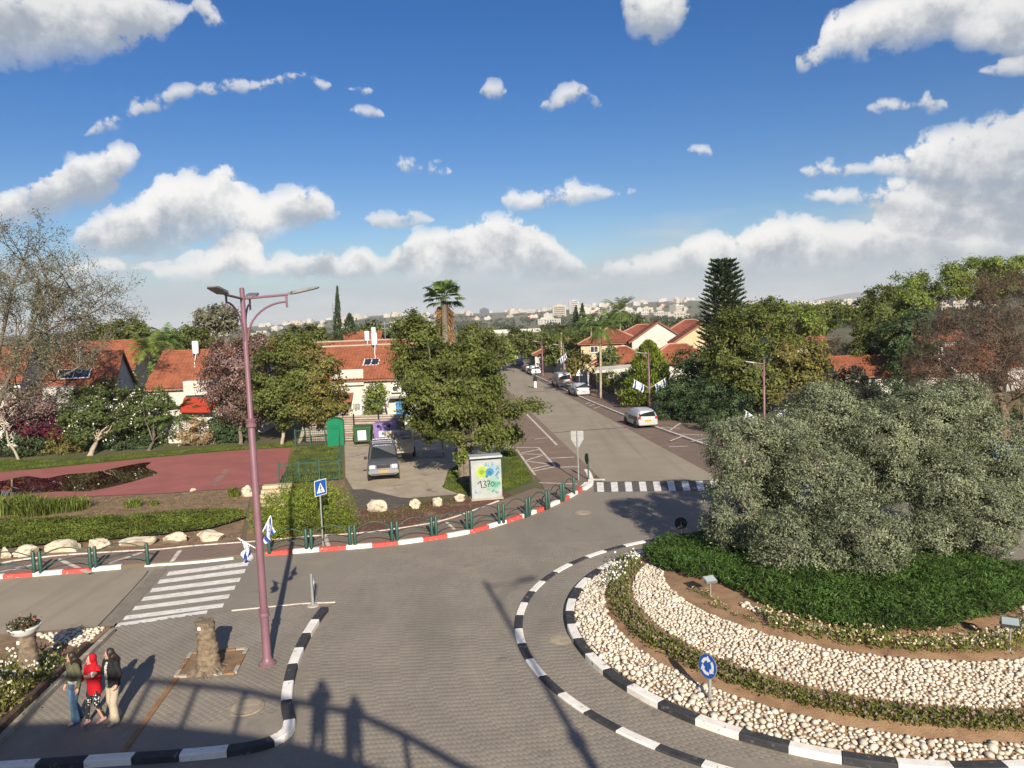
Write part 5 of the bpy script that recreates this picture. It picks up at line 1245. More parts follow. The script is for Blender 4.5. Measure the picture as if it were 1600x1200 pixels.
def gable_house(loc, rz, w, d, he, hr, label, wall=None, tile=None, wins=(), over=.45, heat=None, gable_mat=None, tilec=.34, name='house', ridge_white=False):
    t = thing(name, loc, rz, label, 'house'); W, D = w / 2, d / 2
    wall = wall or m_wallw; mb = MB()
    vs = [(-W, -D, -.2), (W, -D, -.2), (W, D, -.2), (-W, D, -.2), (-W, -D, he), (W, -D, he), (W, D, he), (-W, D, he), (-W, 0, hr - .12), (W, 0, hr - .12)]
    mb.add(vs, [(0, 1, 5, 4), (2, 3, 7, 6)], 0); mb.add(vs, [(1, 2, 6, 9, 5), (3, 0, 4, 8, 7)], 1 if gable_mat else 0)
    mb.build('wall', [wall, gable_mat] if gable_mat else wall, t)
    s = (hr - he) / D; ez = he - over * s; mb = MB(); ow = W + .3
    slope(mb, (-ow, -D - over, ez), (ow, -D - over, ez), (ow, 0, hr), (-ow, 0, hr), tilec); slope(mb, (ow, D + over, ez), (-ow, D + over, ez), (-ow, 0, hr), (ow, 0, hr), tilec)
    rf = mb.build('roof', tile or m_tile, t)
    mb = MB()
    for sy in (-1, 1):
        for sx in (-1, 1): mb.bar((sx * (ow - .06), sy * (D + over), ez - .07), (sx * (ow - .06), 0, hr - .07), .1, .16)
        mb.bar((-ow, sy * (D + over - .05), ez - .08), (ow, sy * (D + over - .05), ez - .08), .08, .12)
    mb.build('fascia', mat('roof_fascia', (.30, .14, .08), (.24, .11, .07), scale=3), rf)
    mb = MB(); k = int(2 * ow / .4)
    for i in range(k): mb.tube([(-ow + 2 * ow * i / k, 0, hr + .02), (-ow + 2 * ow * (i + 1.06) / k, 0, hr + .035)], .10, 7)
    mb.build('ridge_tiles', m_conc if ridge_white else (tile or m_tile), rf)
    for a in wins:
        x, z, ww, hh, face = a[:5]; off = .02
        if face == 'S': window(t, x, -D - off, z, ww, hh, 'S', mull=a[5] if len(a) > 5 else 1)
        elif face == 'E': window(t, W + off, x, z, ww, hh, 'E', mull=a[5] if len(a) > 5 else 1)
        else: window(t, -W - off, x, z, ww, hh, 'W', mull=a[5] if len(a) > 5 else 1)
    if heat: heater(t, *heat)
    return t
def hip_house(loc, rz, w, d, he, hr, label, wall=None, tile=None, wins=(), over=.5, name='house'):
    t = thing(name, loc, rz, label, 'house'); W, D = w / 2, d / 2
    MB().box((0, 0, he / 2 - .1), (w, d, he + .2)).build('wall', wall or m_wallw, t)
    o = over; rl = max(.15, W - D) if w > d else .15; ez = he - .15; mb = MB(); tl = tile or m_tile2
    A, B, C_, D_ = (-W - o, -D - o, ez), (W + o, -D - o, ez), (W + o, D + o, ez), (-W - o, D + o, ez); r0, r1 = (-rl, 0, hr), (rl, 0, hr)
    slope(mb, A, B, r1, r0); slope(mb, B, C_, r1, r1); slope(mb, C_, D_, r0, r1); slope(mb, D_, A, r0, r0); rf = mb.build('roof', tl, t)
    MB().box((0, 0, ez - .07), (w + 2 * o - .02, d + 2 * o - .02, .12)).build('fascia', mat('roof_fascia', (.30, .14, .08)), rf)
    mb = MB()
    for a, b_ in ((A, r0), (B, r1), (C_, r1), (D_, r0), (r0, r1)): mb.tube([Vector(a) + Vector((0, 0, .06)), Vector(b_) + Vector((0, 0, .05))], .09, 6)
    mb.build('ridge_tiles', mat('pale_ridge', (.50, .30, .22), (.42, .22, .15), scale=3), rf)
    for (x, z, ww, hh, face) in wins:
        if face == 'S': window(t, x, -D - .02, z, ww, hh, 'S')
        elif face == 'W': window(t, -W - .02, x, z, ww, hh, 'W')
        else: window(t, W + .02, x, z, ww, hh, 'E')
    return t
HZ = KZ - .05
A_ = gable_house((-39.7, 70.4, HZ), R_(15), 5.6, 8.4, 4.3, 7.4, 'white house with an orange tiled roof and shaded gable wall behind the blossoming tree', wins=[(1.5, 2.9, 1.2, 1.1, 'S'), (-1.0, 4.4, .3, .75, 'E', 0), (-.45, 4.4, .3, .75, 'E', 0), (1.6, 1.9, 1.0, 1.1, 'E'), (1.4, .9, 1, 1.9, 'S', 0)], heat=(-.4, -1.15, 6.6, 0, (2.6, 1.25), 36, 1.3, -.1, -1.75, -1.0))
mb = MB(); mb.box((-1.3, -4.0, 3.9), (2.5, 1.7, 1.4)); mb.build('dormer', m_wallw, A_)
MB().box((-1.9, -6.2, 1.3), (6.5, 3.2, 2.8)).build('porch', m_wallw, A_)
mb = MB(); mb.ell((2.9, -2.0, 3.4), (.42, .1, .42), 14, 6)
MB().box((3.65, 0.9, 2.6), (.5, .8, .55)).build('air_conditioner', m_frame, A_)
B_ = gable_house((-26.6, 68.4, HZ), R_(3), 9.4, 8.8, 4.5, 7.25, 'white house with an orange tiled roof behind the pinkish blossoming tree', wins=[(-3, 2.6, 1.3, 1.1, 'S'), (0.3, 3.4, 1.4, 1.2, 'S'), (2.8, 2.6, 1.3, 1.1, 'S'), (0, 1.0, 1.0, 1.9, 'S', 0)], heat=(-1.75, -.9, 6.65, 0, (2.4, 1.2), 32, 1.3, .1, -2.1, -1.35))
MB().box((.8, -4.3, 4.2), (4.6, 1.6, 1.2)).build('dormer', m_wallw, B_)
MB().box((-1.5, -6.4, 1.3), (8.5, 3.6, 2.8)).build('porch', m_wallw, B_)
mb = MB(); mb.add([(-.4, -9.2, 2.6), (2.0, -9.2, 2.5), (2.2, -6.9, 3.5), (-.8, -6.9, 3.6)], [(0, 1, 2, 3), (3, 2, 1, 0)]); mb.build('red_awning', mat('red_canvas', (.42, .05, .025), (.36, .042, .022), scale=3, rough=.7), B_)
C_ = gable_house((-13.0, 70.5, HZ), R_(-1.5), 9.2, 9.0, 4.45, 7.05, 'white house with an orange tiled roof and pale ridge behind the slatted bin enclosure', ridge_white=True, tilec=.30,
                 wins=[(-1.3, 4.55, 2.4, .95, 'S', 3), (-1.1, 1.6, 1.5, 1.1, 'S'), (3.3, 1.4, 1.2, 2.0, 'S', 0)], heat=(.35, -.6, 6.75, 0, (1.35, 1.0), 30, 1.3, .05, -1.95, -1.15))
MB().box((-1.3, -4.62, 4.42), (2.75, .35, 1.4)).build('dormer', m_wallw, C_)
mb = MB(); slope(mb, (-3.2, -5.7, 2.3), (-.9, -5.7, 2.3), (-.9, -4.55, 3.05), (-3.2, -4.55, 3.05), .25); mb.build('porch_roof', m_tile, C_)
mb = MB(); mb.box((2.95, -4.7, 3.3), (.85, .35, .65)); ac = mb.build('air_conditioner', m_frame, C_); MB().lathe([(.24, 0), (.24, .03), (.20, .035)], 16, axis='Y', c=(2.85, -4.91, 3.3)).build('fan', m_darkm, ac)
MB().box((3.3, -5.0, 2.55), (1.9, .9, .10)).build('canopy', m_steel, C_)
MB().box((3.3, -4.66, 1.3), (1.0, .2, 1.7)).build('blue_door', mat('blue_door_paint', (.06, .22, .42), rough=.5), C_)
MB().box((-2.2, -6.7, .8), (5.0, .25, 1.9)).build('garden_wall', m_wallw, C_)
for i in range(5): MB().bar((.9 + i * .45, -7.2, 1.9), (.2 + i * .45, -5.2, 2.05), .16, .1).build('pergola_beam', m_wallw, C_)
mb = MB(); mb.tube([(1.2, .4, 6.5), (1.2, .4, 9.2)], .03, 6); mb.bar((.8, .4, 9.0), (1.6, .4, 9.0), .03, .03); mb.bar((.9, .4, 8.6), (1.5, .4, 8.6), .03, .03); mb.build('aerial', m_steel, C_)
gable_house((-57.5, 83, HZ), R_(15), 8, 8.6, 4.7, 8.0, 'orange roofed house at the left edge behind the bare branches', heat=(-.6, -1.3, 7.9, 0), wins=[(-2, 3.2, 1.3, 1.1, 'S'), (2, 3.2, 1.3, 1.1, 'S'), (-.6, 5, .5, .8, 'E', 0)])
gable_house((-52.5, 97, HZ), R_(12), 9, 9, 5.0, 8.2, 'farther orange roof between the first two houses', wins=[(0, 3, 1.3, 1.1, 'S')])
gable_house((-36, 112, HZ), R_(5), 8, 8, 3.4, 5.9, 'low red roofed house far behind the lamp post', tile=m_tile2, wins=[(0, 2, 1.3, 1.1, 'S')])
gable_house((-19.0, 94, HZ), R_(-2), 5.6, 8, 5.9, 8.1, 'smaller orange roof showing above the pale ridge', heat=(2.2, -1.2, 7.2, 0, (1.3, 1.0), 30, 1.2, .4, -.9, -.4), wins=[(0, 4, 1.2, 1, 'S')])
gable_house((-17.5, 88, HZ), R_(-2), 10.5, 8, 5.0, 7.15, 'wide orange roof directly behind the pale ridge', ridge_white=True, wins=[(0, 3.4, 1.2, 1, 'S')], heat=(.8, -.4, 6.8, 0))
gable_house((-45, 108, HZ), R_(10), 8, 7, 4.5, 7.0, 'small white house with a red roof between the first two tiled houses', tile=m_tile2, wins=[(1.5, 3, 1.2, 1, 'S')])
gable_house((-31.8, 92, HZ), R_(8), 6, 7, 3.2, 5.2, 'white house with a low red roof behind the green palms', tile=m_tile2, wins=[(0, 2, 1.2, 1, 'S')])
# right of the street
hip_house((15.8, 118, HZ), R_(-8), 9, 9, 5.0, 7.2, 'red hipped roof house behind the slim palms', wins=[(-2.5, 4, 1.2, 1, 'S'), (2.2, 4, 1.2, 1, 'S'), (1.6, 1.8, 1.2, 1.2, 'S')], wall=m_wallc)
gable_house((21.5, 110, HZ), R_(82), 10, 7.4, 5.4, 7.9, 'house with a tall white blank gable facing the street', tile=m_tile2, wins=[(0, 4, 1.2, 1, 'S')])
gable_house((24.6, 97, HZ), R_(80), 9, 7.2, 5.4, 7.7, 'house with a cream gable wall left of the tiered pine', wall=m_wallc, tile=m_tile2, wins=[(-2, 2.8, 1.2, 1, 'S'), (2, 2.8, 1.2, 1, 'W')])
hip_house((14.6, 98, HZ), R_(-8), 7, 6, 3.0, 4.9, 'low orange hipped roof behind the white canvas', tile=m_tile, wins=[(-1.8, 1.6, 1.2, 1, 'S'), (1.8, 1.6, 1.2, 1, 'S')])
hip_house((20.5, 92, HZ), R_(-8), 8, 6, 3.2, 5.2, 'low orange hipped roof below the blank white gable', tile=m_tile, wins=[(-1.8, 1.6, 1.2, 1, 'S'), (1.8, 1.6, 1.2, 1, 'S')])
hip_house((10.0, 128, HZ), R_(-8), 11, 8, 3.2, 5.3, 'long low red roof behind the street trees', wins=[(0, 1.6, 1.2, 1, 'S')])
hip_house((26.5, 150, HZ), R_(-8), 12, 10, 4.6, 7.0, 'farther red roofs above the white gable', wins=[(0, 4.6, 1.2, 1, 'S')])
hip_house((36, 150, HZ), R_(-8), 11, 9, 5.0, 7.6, 'red roof farther back, just left of the tiered pine', wins=[(0, 4.6, 1.2, 1, 'S')])
R6 = gable_house((38.6, 79, HZ), R_(-6), 9.5, 7.5, 2.1, 3.7, 'low orange roof rising behind the olive trees', wins=[(-2, 1.4, 1.2, .9, 'S'), (2, 1.4, 1.2, .9, 'S')])
R7 = gable_house((48.2, 80.5, HZ), R_(12), 8, 7.5, 2.3, 4.2, 'orange roof with a solar panel and white barge boards behind the olive trees', wins=[(-2, 1.4, 1.2, .9, 'S')], heat=(-3.4, -1.2, 2.9, 0, (1.9, 1.2), 26, 1.2, 1.9, -.5, .45))
for x in (-4.2, -3.2): MB().bar((x, -4.4, 1.9), (x - .4, .1, 4.45), .16, .2).build('barge_board', m_frame, R7)
MB().box((0.6, -5.8, 1.0), (3.2, 2.6, 2.2)).build('shed', m_wallg, R7)
gable_house((56, 104, HZ), R_(-4), 9, 8, 4.4, 7.0, 'orange roof half hidden between the bare brown tree and the dark tree', wins=[(0, 3, 1.2, 1, 'S')])
gable_house((44, 118, HZ), R_(6), 8, 7, 4.0, 7.2, 'red roof seen between treetops right of the tiered pine', tile=m_tile2, wins=[(0, 3, 1.2, 1, 'S')])

# white canvas roof over a car port
t = thing('car_port', (14.2, 88, KZ), R_(-9), 'white canvas car port behind the slatted street fence', 'car port')
mb = MB(); mb.add([(-4.2, -1.8, 2.6), (4.2, -1.8, 3.1), (4.2, 1.8, 3.3), (-4.2, 1.8, 2.8), (-4.2, -1.8, 2.35), (4.2, -1.8, 2.6)], [(0, 1, 2, 3), (4, 5, 1, 0)]); mb.build('canvas', m_wallw, t)
for sx in (-4.1, 4.1):
    for sy in (-1.7, 1.7): MB().tube([(sx, sy, 0), (sx, sy, 2.7)], .05, 6).build('post', m_steel, t)

# fences and walls along the street footway
m_brownp = mat('brown_fence_boards', (.13, .085, .06), (.09, .06, .045), scale=4, bump=.3, bscale=20); m_greyp = mat('grey_fence_panel', (.30, .31, .31), (.25, .26, .26), scale=3, rough=.6, bump=.2, bscale=20)
def street_at(y, off):
    for a, b_ in zip(kr, kr[1:]):
        if a.y <= y <= b_.y: return Vector((a.x + (b_.x - a.x) * (y - a.y) / (b_.y - a.y) + off, y, KZ))
    return Vector((kr[-1].x + off, y, KZ))
def panel_fence(y0, y1, n, h, m, label, off=3.9, nb=12):
    t = thing('street_fence', street_at(y0, off), 0, label, 'fence'); o = street_at(y0, off)
    for i in range(n):
        a, b_ = street_at(y0 + (y1 - y0) * i / n, off) - o, street_at(y0 + (y1 - y0) * (i + 1) / n, off) - o
        MB().box((a.x, a.y, h / 2), (.14, .14, h + .15)).build('post', m_steel if m is m_greyp else m_brownp, t)
        mb = MB()
        for k in range(nb):
            p = a.lerp(b_, (k + .5) / nb); mb.box((p.x, p.y, h / 2 + .05), (.03, (b_ - a).length / nb * .88, h - .1), math.atan2(-(b_ - a).x, (b_ - a).y))
        mb.bar(a + Vector((.03, 0, .3)), b_ + Vector((.03, 0, .3)), .04, .08); mb.bar(a + Vector((.03, 0, h - .25)), b_ + Vector((.03, 0, h - .25)), .04, .08)
        pn = mb.build('fence_panel', m, t); pn['kind'] = 'stuff'
panel_fence(74.5, 83, 4, 1.7, m_greyp, 'grey slatted fence beside the salmon coloured bin')
panel_fence(84, 96, 5, 1.8, m_brownp, 'dark brown board fence behind the warning sign')
panel_fence(97, 112, 6, 1.8, m_greyp, 'far grey fence along the footway beyond the van')
panel_fence(113, 150, 12, 1.9, m_greyp, 'pale fence behind the row of parked cars', nb=8)
t = thing('low_wall', (0, 0, 0), 0, 'low stone wall along the street footway beneath the dark bushes', 'wall')
for i in range(11):
    a, b_ = street_at(47 + i * 2.2, 4.0), street_at(47 + (i + .985) * 2.2, 4.0)
    MB().bar(a + Vector((0, 0, .28)), b_ + Vector((0, 0, .28)), .25, .65).build('wall_block', mat('wall_stone', (.36, .31, .24), (.27, .235, .185), scale=2, bump=.5, bscale=15, space='World'), t)
    MB().bar(a + Vector((0, 0, .64)), b_ + Vector((0, 0, .64)), .3, .07).build('coping', m_conc, t)

# ------------------------------------------------------------------ far land: hills, field, woods, the white town
m_hill = mat('far_hill', (.11, .115, .065), (.17, .15, .095), scale=.004, rough=1, space='World', detail=8)
def hill_h(x, y):
    r = math.hypot(x, y); px = 800 + FPX * x / max(y, 1)
    ridge = np.interp(px, [-400, 0, 300, 450, 600, 760, 860, 980, 1080, 1180, 1300, 1500, 2000], [22, 20, 14, 22, 40, 34, 36, 48, 50, 30, 22, 30, 30])
    t = min(1, max(0, (r - 650) / 1900)); s = t * t * (3 - 2 * t)
    return ridge * s + 3.0 * s * mnoise.noise(Vector((x * .003, y * .003, 0)))
mb = MB(); na, nr = 90, 26
for j in range(nr):
    r = 600 + 2200 * (j / (nr - 1)) ** 1.1
    for i in range(na):
        a = R_(-48 + 96 * i / (na - 1)); x, y = r * math.sin(a), r * math.cos(a); mb.v.append((x, y, hill_h(x, y) - .1 - (.4 if j == 0 else 0)))
for j in range(nr - 1):
    for i in range(na - 1): mb.f.append([j * na + i, j * na + i + 1, (j + 1) * na + i + 1, (j + 1) * na + i]); mb.m.append(0)
structure('hills', mb, m_hill, smooth=True)
mb = MB(); K = 60
for j, (Y, f) in enumerate(((5600, 0), (6600, 1), (7600, .6))):
    for i in range(K):
        px = 600 + 1500 * i / (K - 1); hh = np.interp(px, [600, 1150, 1230, 1280, 1340, 1400, 1500, 1700, 2100], [0, 2, 22, 92, 138, 120, 105, 80, 10]) + 6 * mnoise.noise(Vector((px * .02, 0, 0)))
        mb.v.append((Y * (px - 800) / FPX, Y, -2 + hh * f * (Y / 6600)))
for j in range(2):
    for i in range(K - 1): mb.f.append([j * K + i, j * K + i + 1, (j + 1) * K + i + 1, (j + 1) * K + i]); mb.m.append(0)
structure('mountain', mb, m_hill, smooth=True)
sheet('field', [at(748, 520, 420)[:2], at(830, 518, 420)[:2], at(835, 518, 520)[:2], at(745, 520, 520)[:2]], .05, mat('dry_field', (.52, .44, .25), (.44, .37, .21), scale=.02, space='World'))
t = tag(MB().bar(at(740, 520, 530) * 1.0 - Vector((0, 0, at(740, 520, 530).z - 1.2)), at(860, 515, 530) - Vector((0, 0, at(860, 515, 530).z - 1.2)), 1.0, 2.4).build('boundary_wall', m_wallw), 'long pale wall across the field at the end of the street', 'wall')
TW = [mat('town_white', (.46, .44, .40), (.40, .38, .34), scale=.2, rough=.9, rand=.08), mat('town_cream', (.45, .40, .33), (.39, .345, .28), scale=.2, rough=.9, rand=.08), mat('town_pink', (.52, .33, .28), rough=.9, rand=.08)]
def town_block(w, d, h, seed, m):
    r = random.Random(seed); mb = MB(); mb.box((0, 0, h / 2 - 1), (w, d, h + 2)); mb.box((w * r.uniform(-.2, .2), 0, h + .8), (w * .35, d * .5, 2.2))
    if r.random() < .6: mb.box((w * .55, -d * .1, h * .3), (w * .5, d * .8, h * .6))
    o = mb.mesh('wall', m)
    wm = MB()
    for f in range(max(1, int(h / 3.2))):
        for k in range(max(2, int(w / 3))):
            wm.box((-w / 2 + (k + .5) * w / max(2, int(w / 3)), -d / 2 - .06, 1.8 + f * 3.2), (1.3, .12, 1.5))
    return o, wm.mesh('windows', m_pane)
blocks = [town_block(w, d, h * .72, i, TW[m]) for i, (w, d, h, m) in enumerate(((12, 10, 7, 0), (16, 12, 10, 0), (10, 10, 6.5, 1), (20, 12, 9, 0), (14, 11, 12, 1), (11, 12, 10, 0), (13, 10, 7, 2), (18, 14, 16, 0)))]
rt = random.Random(77); placed = 0; TG = 'white houses of the far town'
tl = ['flat roofed white house of the far town on the skyline']
cells = []
for _ in range(6000):
    px = rt.uniform(330, 1560); r = 850 + 1750 * rt.random() ** .8; a = math.atan((px - 800) / FPX); x, y = r * math.sin(a), r * math.cos(a)
    den = np.interp(px, [330, 450, 560, 660, 760, 900, 1000, 1090, 1200, 1400, 1560], [.5, .6, .5, .6, .75, .9, 1, .9, .8, .9, .7])
    if mnoise.noise(Vector((x * .004, y * .004, 5))) + den * .8 < .45 or any((x - c[0]) ** 2 + (y - c[1]) ** 2 < 20 ** 2 for c in cells): continue
    cells.append((x, y)); 
    if len(cells) >= 300: break
cells.sort(key=lambda c: c[0] ** 2 + c[1] ** 2)
joint = MB()
for i, (x, y) in enumerate(cells):
    wm, win = blocks[rt.choice((0, 0, 1, 2, 2, 3, 4, 5, 6 if rt.random() < .3 else 0, 7 if rt.random() < .2 else 1))]; z = hill_h(x, y); a = rt.uniform(-.6, .6)
    if i < 250:
        o = link('town_house', wm, None, (x, y, z), a); tag(o, 'flat roofed white or cream house of the far town on the skyline', 'house', TG)
        if i < 60: link('windows', win, o)['kind'] = 'stuff'
    else:
        w_ = rt.uniform(10, 18); h_ = rt.uniform(6, 11); joint.box((x, y, z + h_ / 2 - 1), (w_, 11, h_ + 2), a)
tag(joint.build('town', TW[0]), 'mass of white houses farthest up the town slopes', 'town', kind='stuff')
for (px, w_, h_, Y, m, lb) in ((897, 9, 25, 1500, 0, 'square white tower block rising above the far town'), (874, 12, 20, 1350, 1, 'pale yellow tower block left of the white one'), (757, 10, 17, 1700, 3, 'thin dark tower on the skyline right of the fan palm')):
    p = at(px, 500, Y); z = hill_h(p.x, Y)
    t = thing('tower_block', (p.x, Y, z), 0, lb, 'tower'); mm = TW[m] if m < 3 else mat('town_dark', (.10, .11, .13), rough=.9)
    mb = MB(); mb.box((0, 0, h_ / 2), (w_ * 2, 14, h_)); mb.box((0, 0, h_ + 1), (w_ * .8, 7, 2.5)); mb.build('wall', mm, t)
    for f in range(int(h_ / 3.5)): MB().box((0, -7.1, 2 + f * 3.5), (w_ * 1.6, .2, 1.5)).build('window_band', m_pane, t)
# woodland that reads as one mass
rs = np.random.RandomState(9); C = []; S = []
for _ in range(4200):
    r = 170 + 1500 * rs.rand() ** 1.4; px = rs.uniform(-250, 1850); a = math.atan((px - 800) / FPX); x, y = r * math.sin(a), r * math.cos(a)
    if 735 < px < 850 and r < 560 or abs(x - (street_left(y) + 3)) < 7: continue
    if mnoise.noise(Vector((x * .006, y * .006, 2))) < -.18 + .1 * (r > 700): continue
    hgt = rs.uniform(2.6, 6.2) * (1.0 if r > 300 else .8); C.append((x, y, hill_h(x, y) + hgt * .5, hgt))
C = np.array(C); n_each = 30; idx = np.repeat(np.arange(len(C)), n_each); k = len(idx); d = rnd_unit(rs, k); rr = C[idx, 3][:, None]
Pc = C[idx, :3] + d * rr * np.array([.85, .85, .55]) * rs.uniform(.5, 1.05, (k, 1)); D = unit(d + rs.normal(0, .5, (k, 3)))
sz = np.clip(C[idx, 3] * .34 * (1 + np.hypot(C[idx, 0], C[idx, 1]) / 1500), .6, 2.4)
o = link('woodland', npmesh('woodland', quads(Pc, D, perp(rs, D), sz * rs.uniform(.7, 1.2, k), sz * rs.uniform(.5, .9, k)), 4, leafmat('leaf_woodland', (.062, .085, .026), var=.35)))
tag(o, 'belt of dark green trees between the houses and the far town', 'trees', kind='stuff')

# ------------------------------------------------------------------ air between here and the hills
hz = MB().box((0, 2950, 48.5), (13000, 12100, 101)).build('haze', None) if False else None

# ------------------------------------------------------------------ street furniture
rng = random.Random(66)
m_mauve = mat('mauve_lamp_paint', (.20, .10, .125), (.175, .09, .11), scale=3, rough=.45, spec=.45, stain=((.15, .075, .09), 2.5, .6, .75))
m_led = mat('lamp_head_grey', (.16, .16, .155), (.22, .22, .21), scale=5, rough=.5, metal=.3)
m_green = mat('dark_green_paint', (.018, .062, .045), (.025, .075, .055), scale=5, rough=.45, spec=.45)
m_galv = mat('sign_pole_grey', (.40, .41, .40), (.34, .35, .34), scale=6, rough=.5, metal=.5)
m_blue = mat('sign_blue', (.012, .085, .36), (.015, .10, .40), scale=4, rough=.4, spec=.4)
m_swhite = mat('sign_white', (.80, .80, .78), rough=.45)
m_sblack = mat('sign_black', (.012, .012, .013), rough=.5)

def lamp_arm(parent, a, ztop, reach, head=.8):
    d = Vector((math.cos(a), math.sin(a), 0)); mb = MB()
    mb.tube([d * .05 + Vector((0, 0, ztop - .28)), d * reach + Vector((0, 0, ztop - .22))], .032, 8)
    cv = [d * (.07 + (reach - .1) * (1 - math.cos(t))) + Vector((0, 0, ztop - 1.35 + .95 * math.sin(t))) for t in np.linspace(0, math.pi / 2, 10)]
    mb.tube(cv, .026, 8); mb.tube([d * reach * .97 + Vector((0, 0, ztop - .22)), d * reach * .97 + Vector((0, 0, ztop - .55))], .028, 8)
    ar = mb.build('arm', m_mauve, parent, .6)
    mb = MB(); n = Vector((-d.y, d.x, 0)); p0, p1 = d * reach, d * (reach + head); z0, z1 = ztop - .2, ztop - .06
    sec = [(0, .05, .05), (.12, .06, .07), (.2, .15, .075), (.9, .15, .05), (1.0, .10, .03)]; vs = []; fs = []
    for s, w, h in sec:
        c = p0.lerp(p1, s) + Vector((0, 0, z0 + (z1 - z0) * s)); vs += [c - n * w - Vector((0, 0, h / 2)), c + n * w - Vector((0, 0, h / 2)), c + n * w * .9 + Vector((0, 0, h / 2)), c - n * w * .9 + Vector((0, 0, h / 2))]
    for i in range(len(sec) - 1):
        for k in range(4): fs.append((i * 4 + k, i * 4 + (k + 1) % 4, i * 4 + 4 + (k + 1) % 4, i * 4 + 4 + k))
    fs += [(3, 2, 1, 0), tuple(range(len(vs) - 4, len(vs)))]; mb.add(vs, fs); mb.build('lamp_head', m_led, ar)
def street_lamp(loc, arms, label, h=10.0, r=.098, reach=1.15, group='mauve street lamps', head=.8):
    t = thing('street_lamp', loc, 0, label, 'street lamp', group); k = h / 10
    mb = MB(); mb.lathe([(.23, -.02), (.23, .03), (.20, .05), (.15, .10), (r * 1.12, .2), (r * 1.10, 1.30 * k)], 18); mb.build('base', m_mauve, t, .7)
    mb = MB()
    for zc in (1.32 * k, 6.4 * k): mb = MB(); mb.lathe([(r * .9, zc - .01), (r * 1.42, zc), (r * 1.42, zc + .05), (r * 1.2, zc + .08), (r * 1.2, zc + .14), (r * 1.4, zc + .17), (r * 1.4, zc + .20), (r * .85, zc + .22)], 18); mb.build('collar', m_mauve, t, .6)
    mb = MB(); mb.lathe([(r * 1.0, 1.3 * k), (r * .93, 6.4 * k), (r * .72, 6.45 * k), (r * .62, h - .02), (r * .3, h)], 18); mb.build('pole', m_mauve, t, .7)
    for i in range(4):
        a = math.pi / 4 + i * math.pi / 2; MB().lathe([(.018, .03), (.018, .075), (.006, .08)], 6, c=(.185 * math.cos(a), .185 * math.sin(a), 0)).build('bolt', m_steel, t)
    for a in arms: lamp_arm(t, a, h, reach, head)
    return t
LB = G(418, 1037, PZ)
street_lamp(LB, (R_(2), R_(270), R_(100)), 'tall mauve lamp post with three curved arms on the paved island')
street_lamp(Vector((G(1017, 644, KZ).x, 68.4, KZ)), (R_(172),), 'mauve lamp post with two flags beside the bright conifer', 5.6, .085, .5, head=.75)
street_lamp(Vector((17.3, 51.2, KZ)), (R_(175),), 'mauve lamp post with two flags just behind the olive trees', 5.5, .085, .5, head=.8)
street_lamp(street_at(98, 1.0), (R_(180),), 'mauve lamp post beside the parked white van', 5.6, .085, .6)
street_lamp(street_at(116, 1.0), (R_(180),), 'mauve lamp post beyond the white van', 5.6, .085, .6)
street_lamp(street_at(140, 1.0), (R_(180),), 'farthest mauve lamp post by the row of parked cars', 5.6, .085, .6)
_s = G(757, 908) + SUN_DIR * (14.2 / math.sin(SUN_EL))
street_lamp(Vector((_s.x, _s.y, 0)), (R_(10),), 'lamp post outside the picture whose shadow crosses the road', 14.2, .13, 1.0)

# flags: blue stripes and six-pointed star on white cloth
def flag_material():
    m = bpy.data.materials.new('flag_cloth'); m.use_nodes = True; T = m.node_tree; b = T.nodes['Principled BSDF']; b.inputs['Roughness'].default_value = .8
    uv = N(T, 'ShaderNodeTexCoord').outputs['UV']; s = N(T, 'ShaderNodeSeparateXYZ'); T.links.new(uv, s.inputs[0]); u, v = s.outputs[0], s.outputs[1]
    av = M(T, 'ABSOLUTE', M(T, 'SUBTRACT', v, .5)); st = M(T, 'MULTIPLY', M(T, 'GREATER_THAN', av, .26), M(T, 'LESS_THAN', av, .41))
    X = M(T, 'MULTIPLY', M(T, 'SUBTRACT', u, .5), 1.375); Y = M(T, 'SUBTRACT', v, .5); star = None
    for sg in (1, -1):
        d = None
        for k in range(3):
            a = math.pi / 2 * sg + math.pi + 2 * math.pi * k / 3
            e = M(T, 'ADD', M(T, 'MULTIPLY', X, math.cos(a)), M(T, 'MULTIPLY', Y, math.sin(a))); d = e if d is None else M(T, 'MAXIMUM', d, e)
        ln = M(T, 'LESS_THAN', M(T, 'ABSOLUTE', M(T, 'SUBTRACT', d, .085)), .014); star = ln if star is None else M(T, 'MAXIMUM', star, ln)
    T.links.new(MIX(T, M(T, 'MAXIMUM', st, star), (.80, .80, .80), (.015, .06, .36)), b.inputs['Base Color'])
    t = N(T, 'ShaderNodeBsdfTranslucent'); T.links.new(b.inputs['Base Color'].links[0].from_socket, t.inputs['Color']); mx = N(T, 'ShaderNodeMixShader'); mx.inputs[0].default_value = .25
    T.links.new(b.outputs[0], mx.inputs[1]); T.links.new(t.outputs[0], mx.inputs[2]); T.links.new(mx.outputs[0], T.nodes['Material Output'].inputs['Surface'])
    return m
m_flag = flag_material()
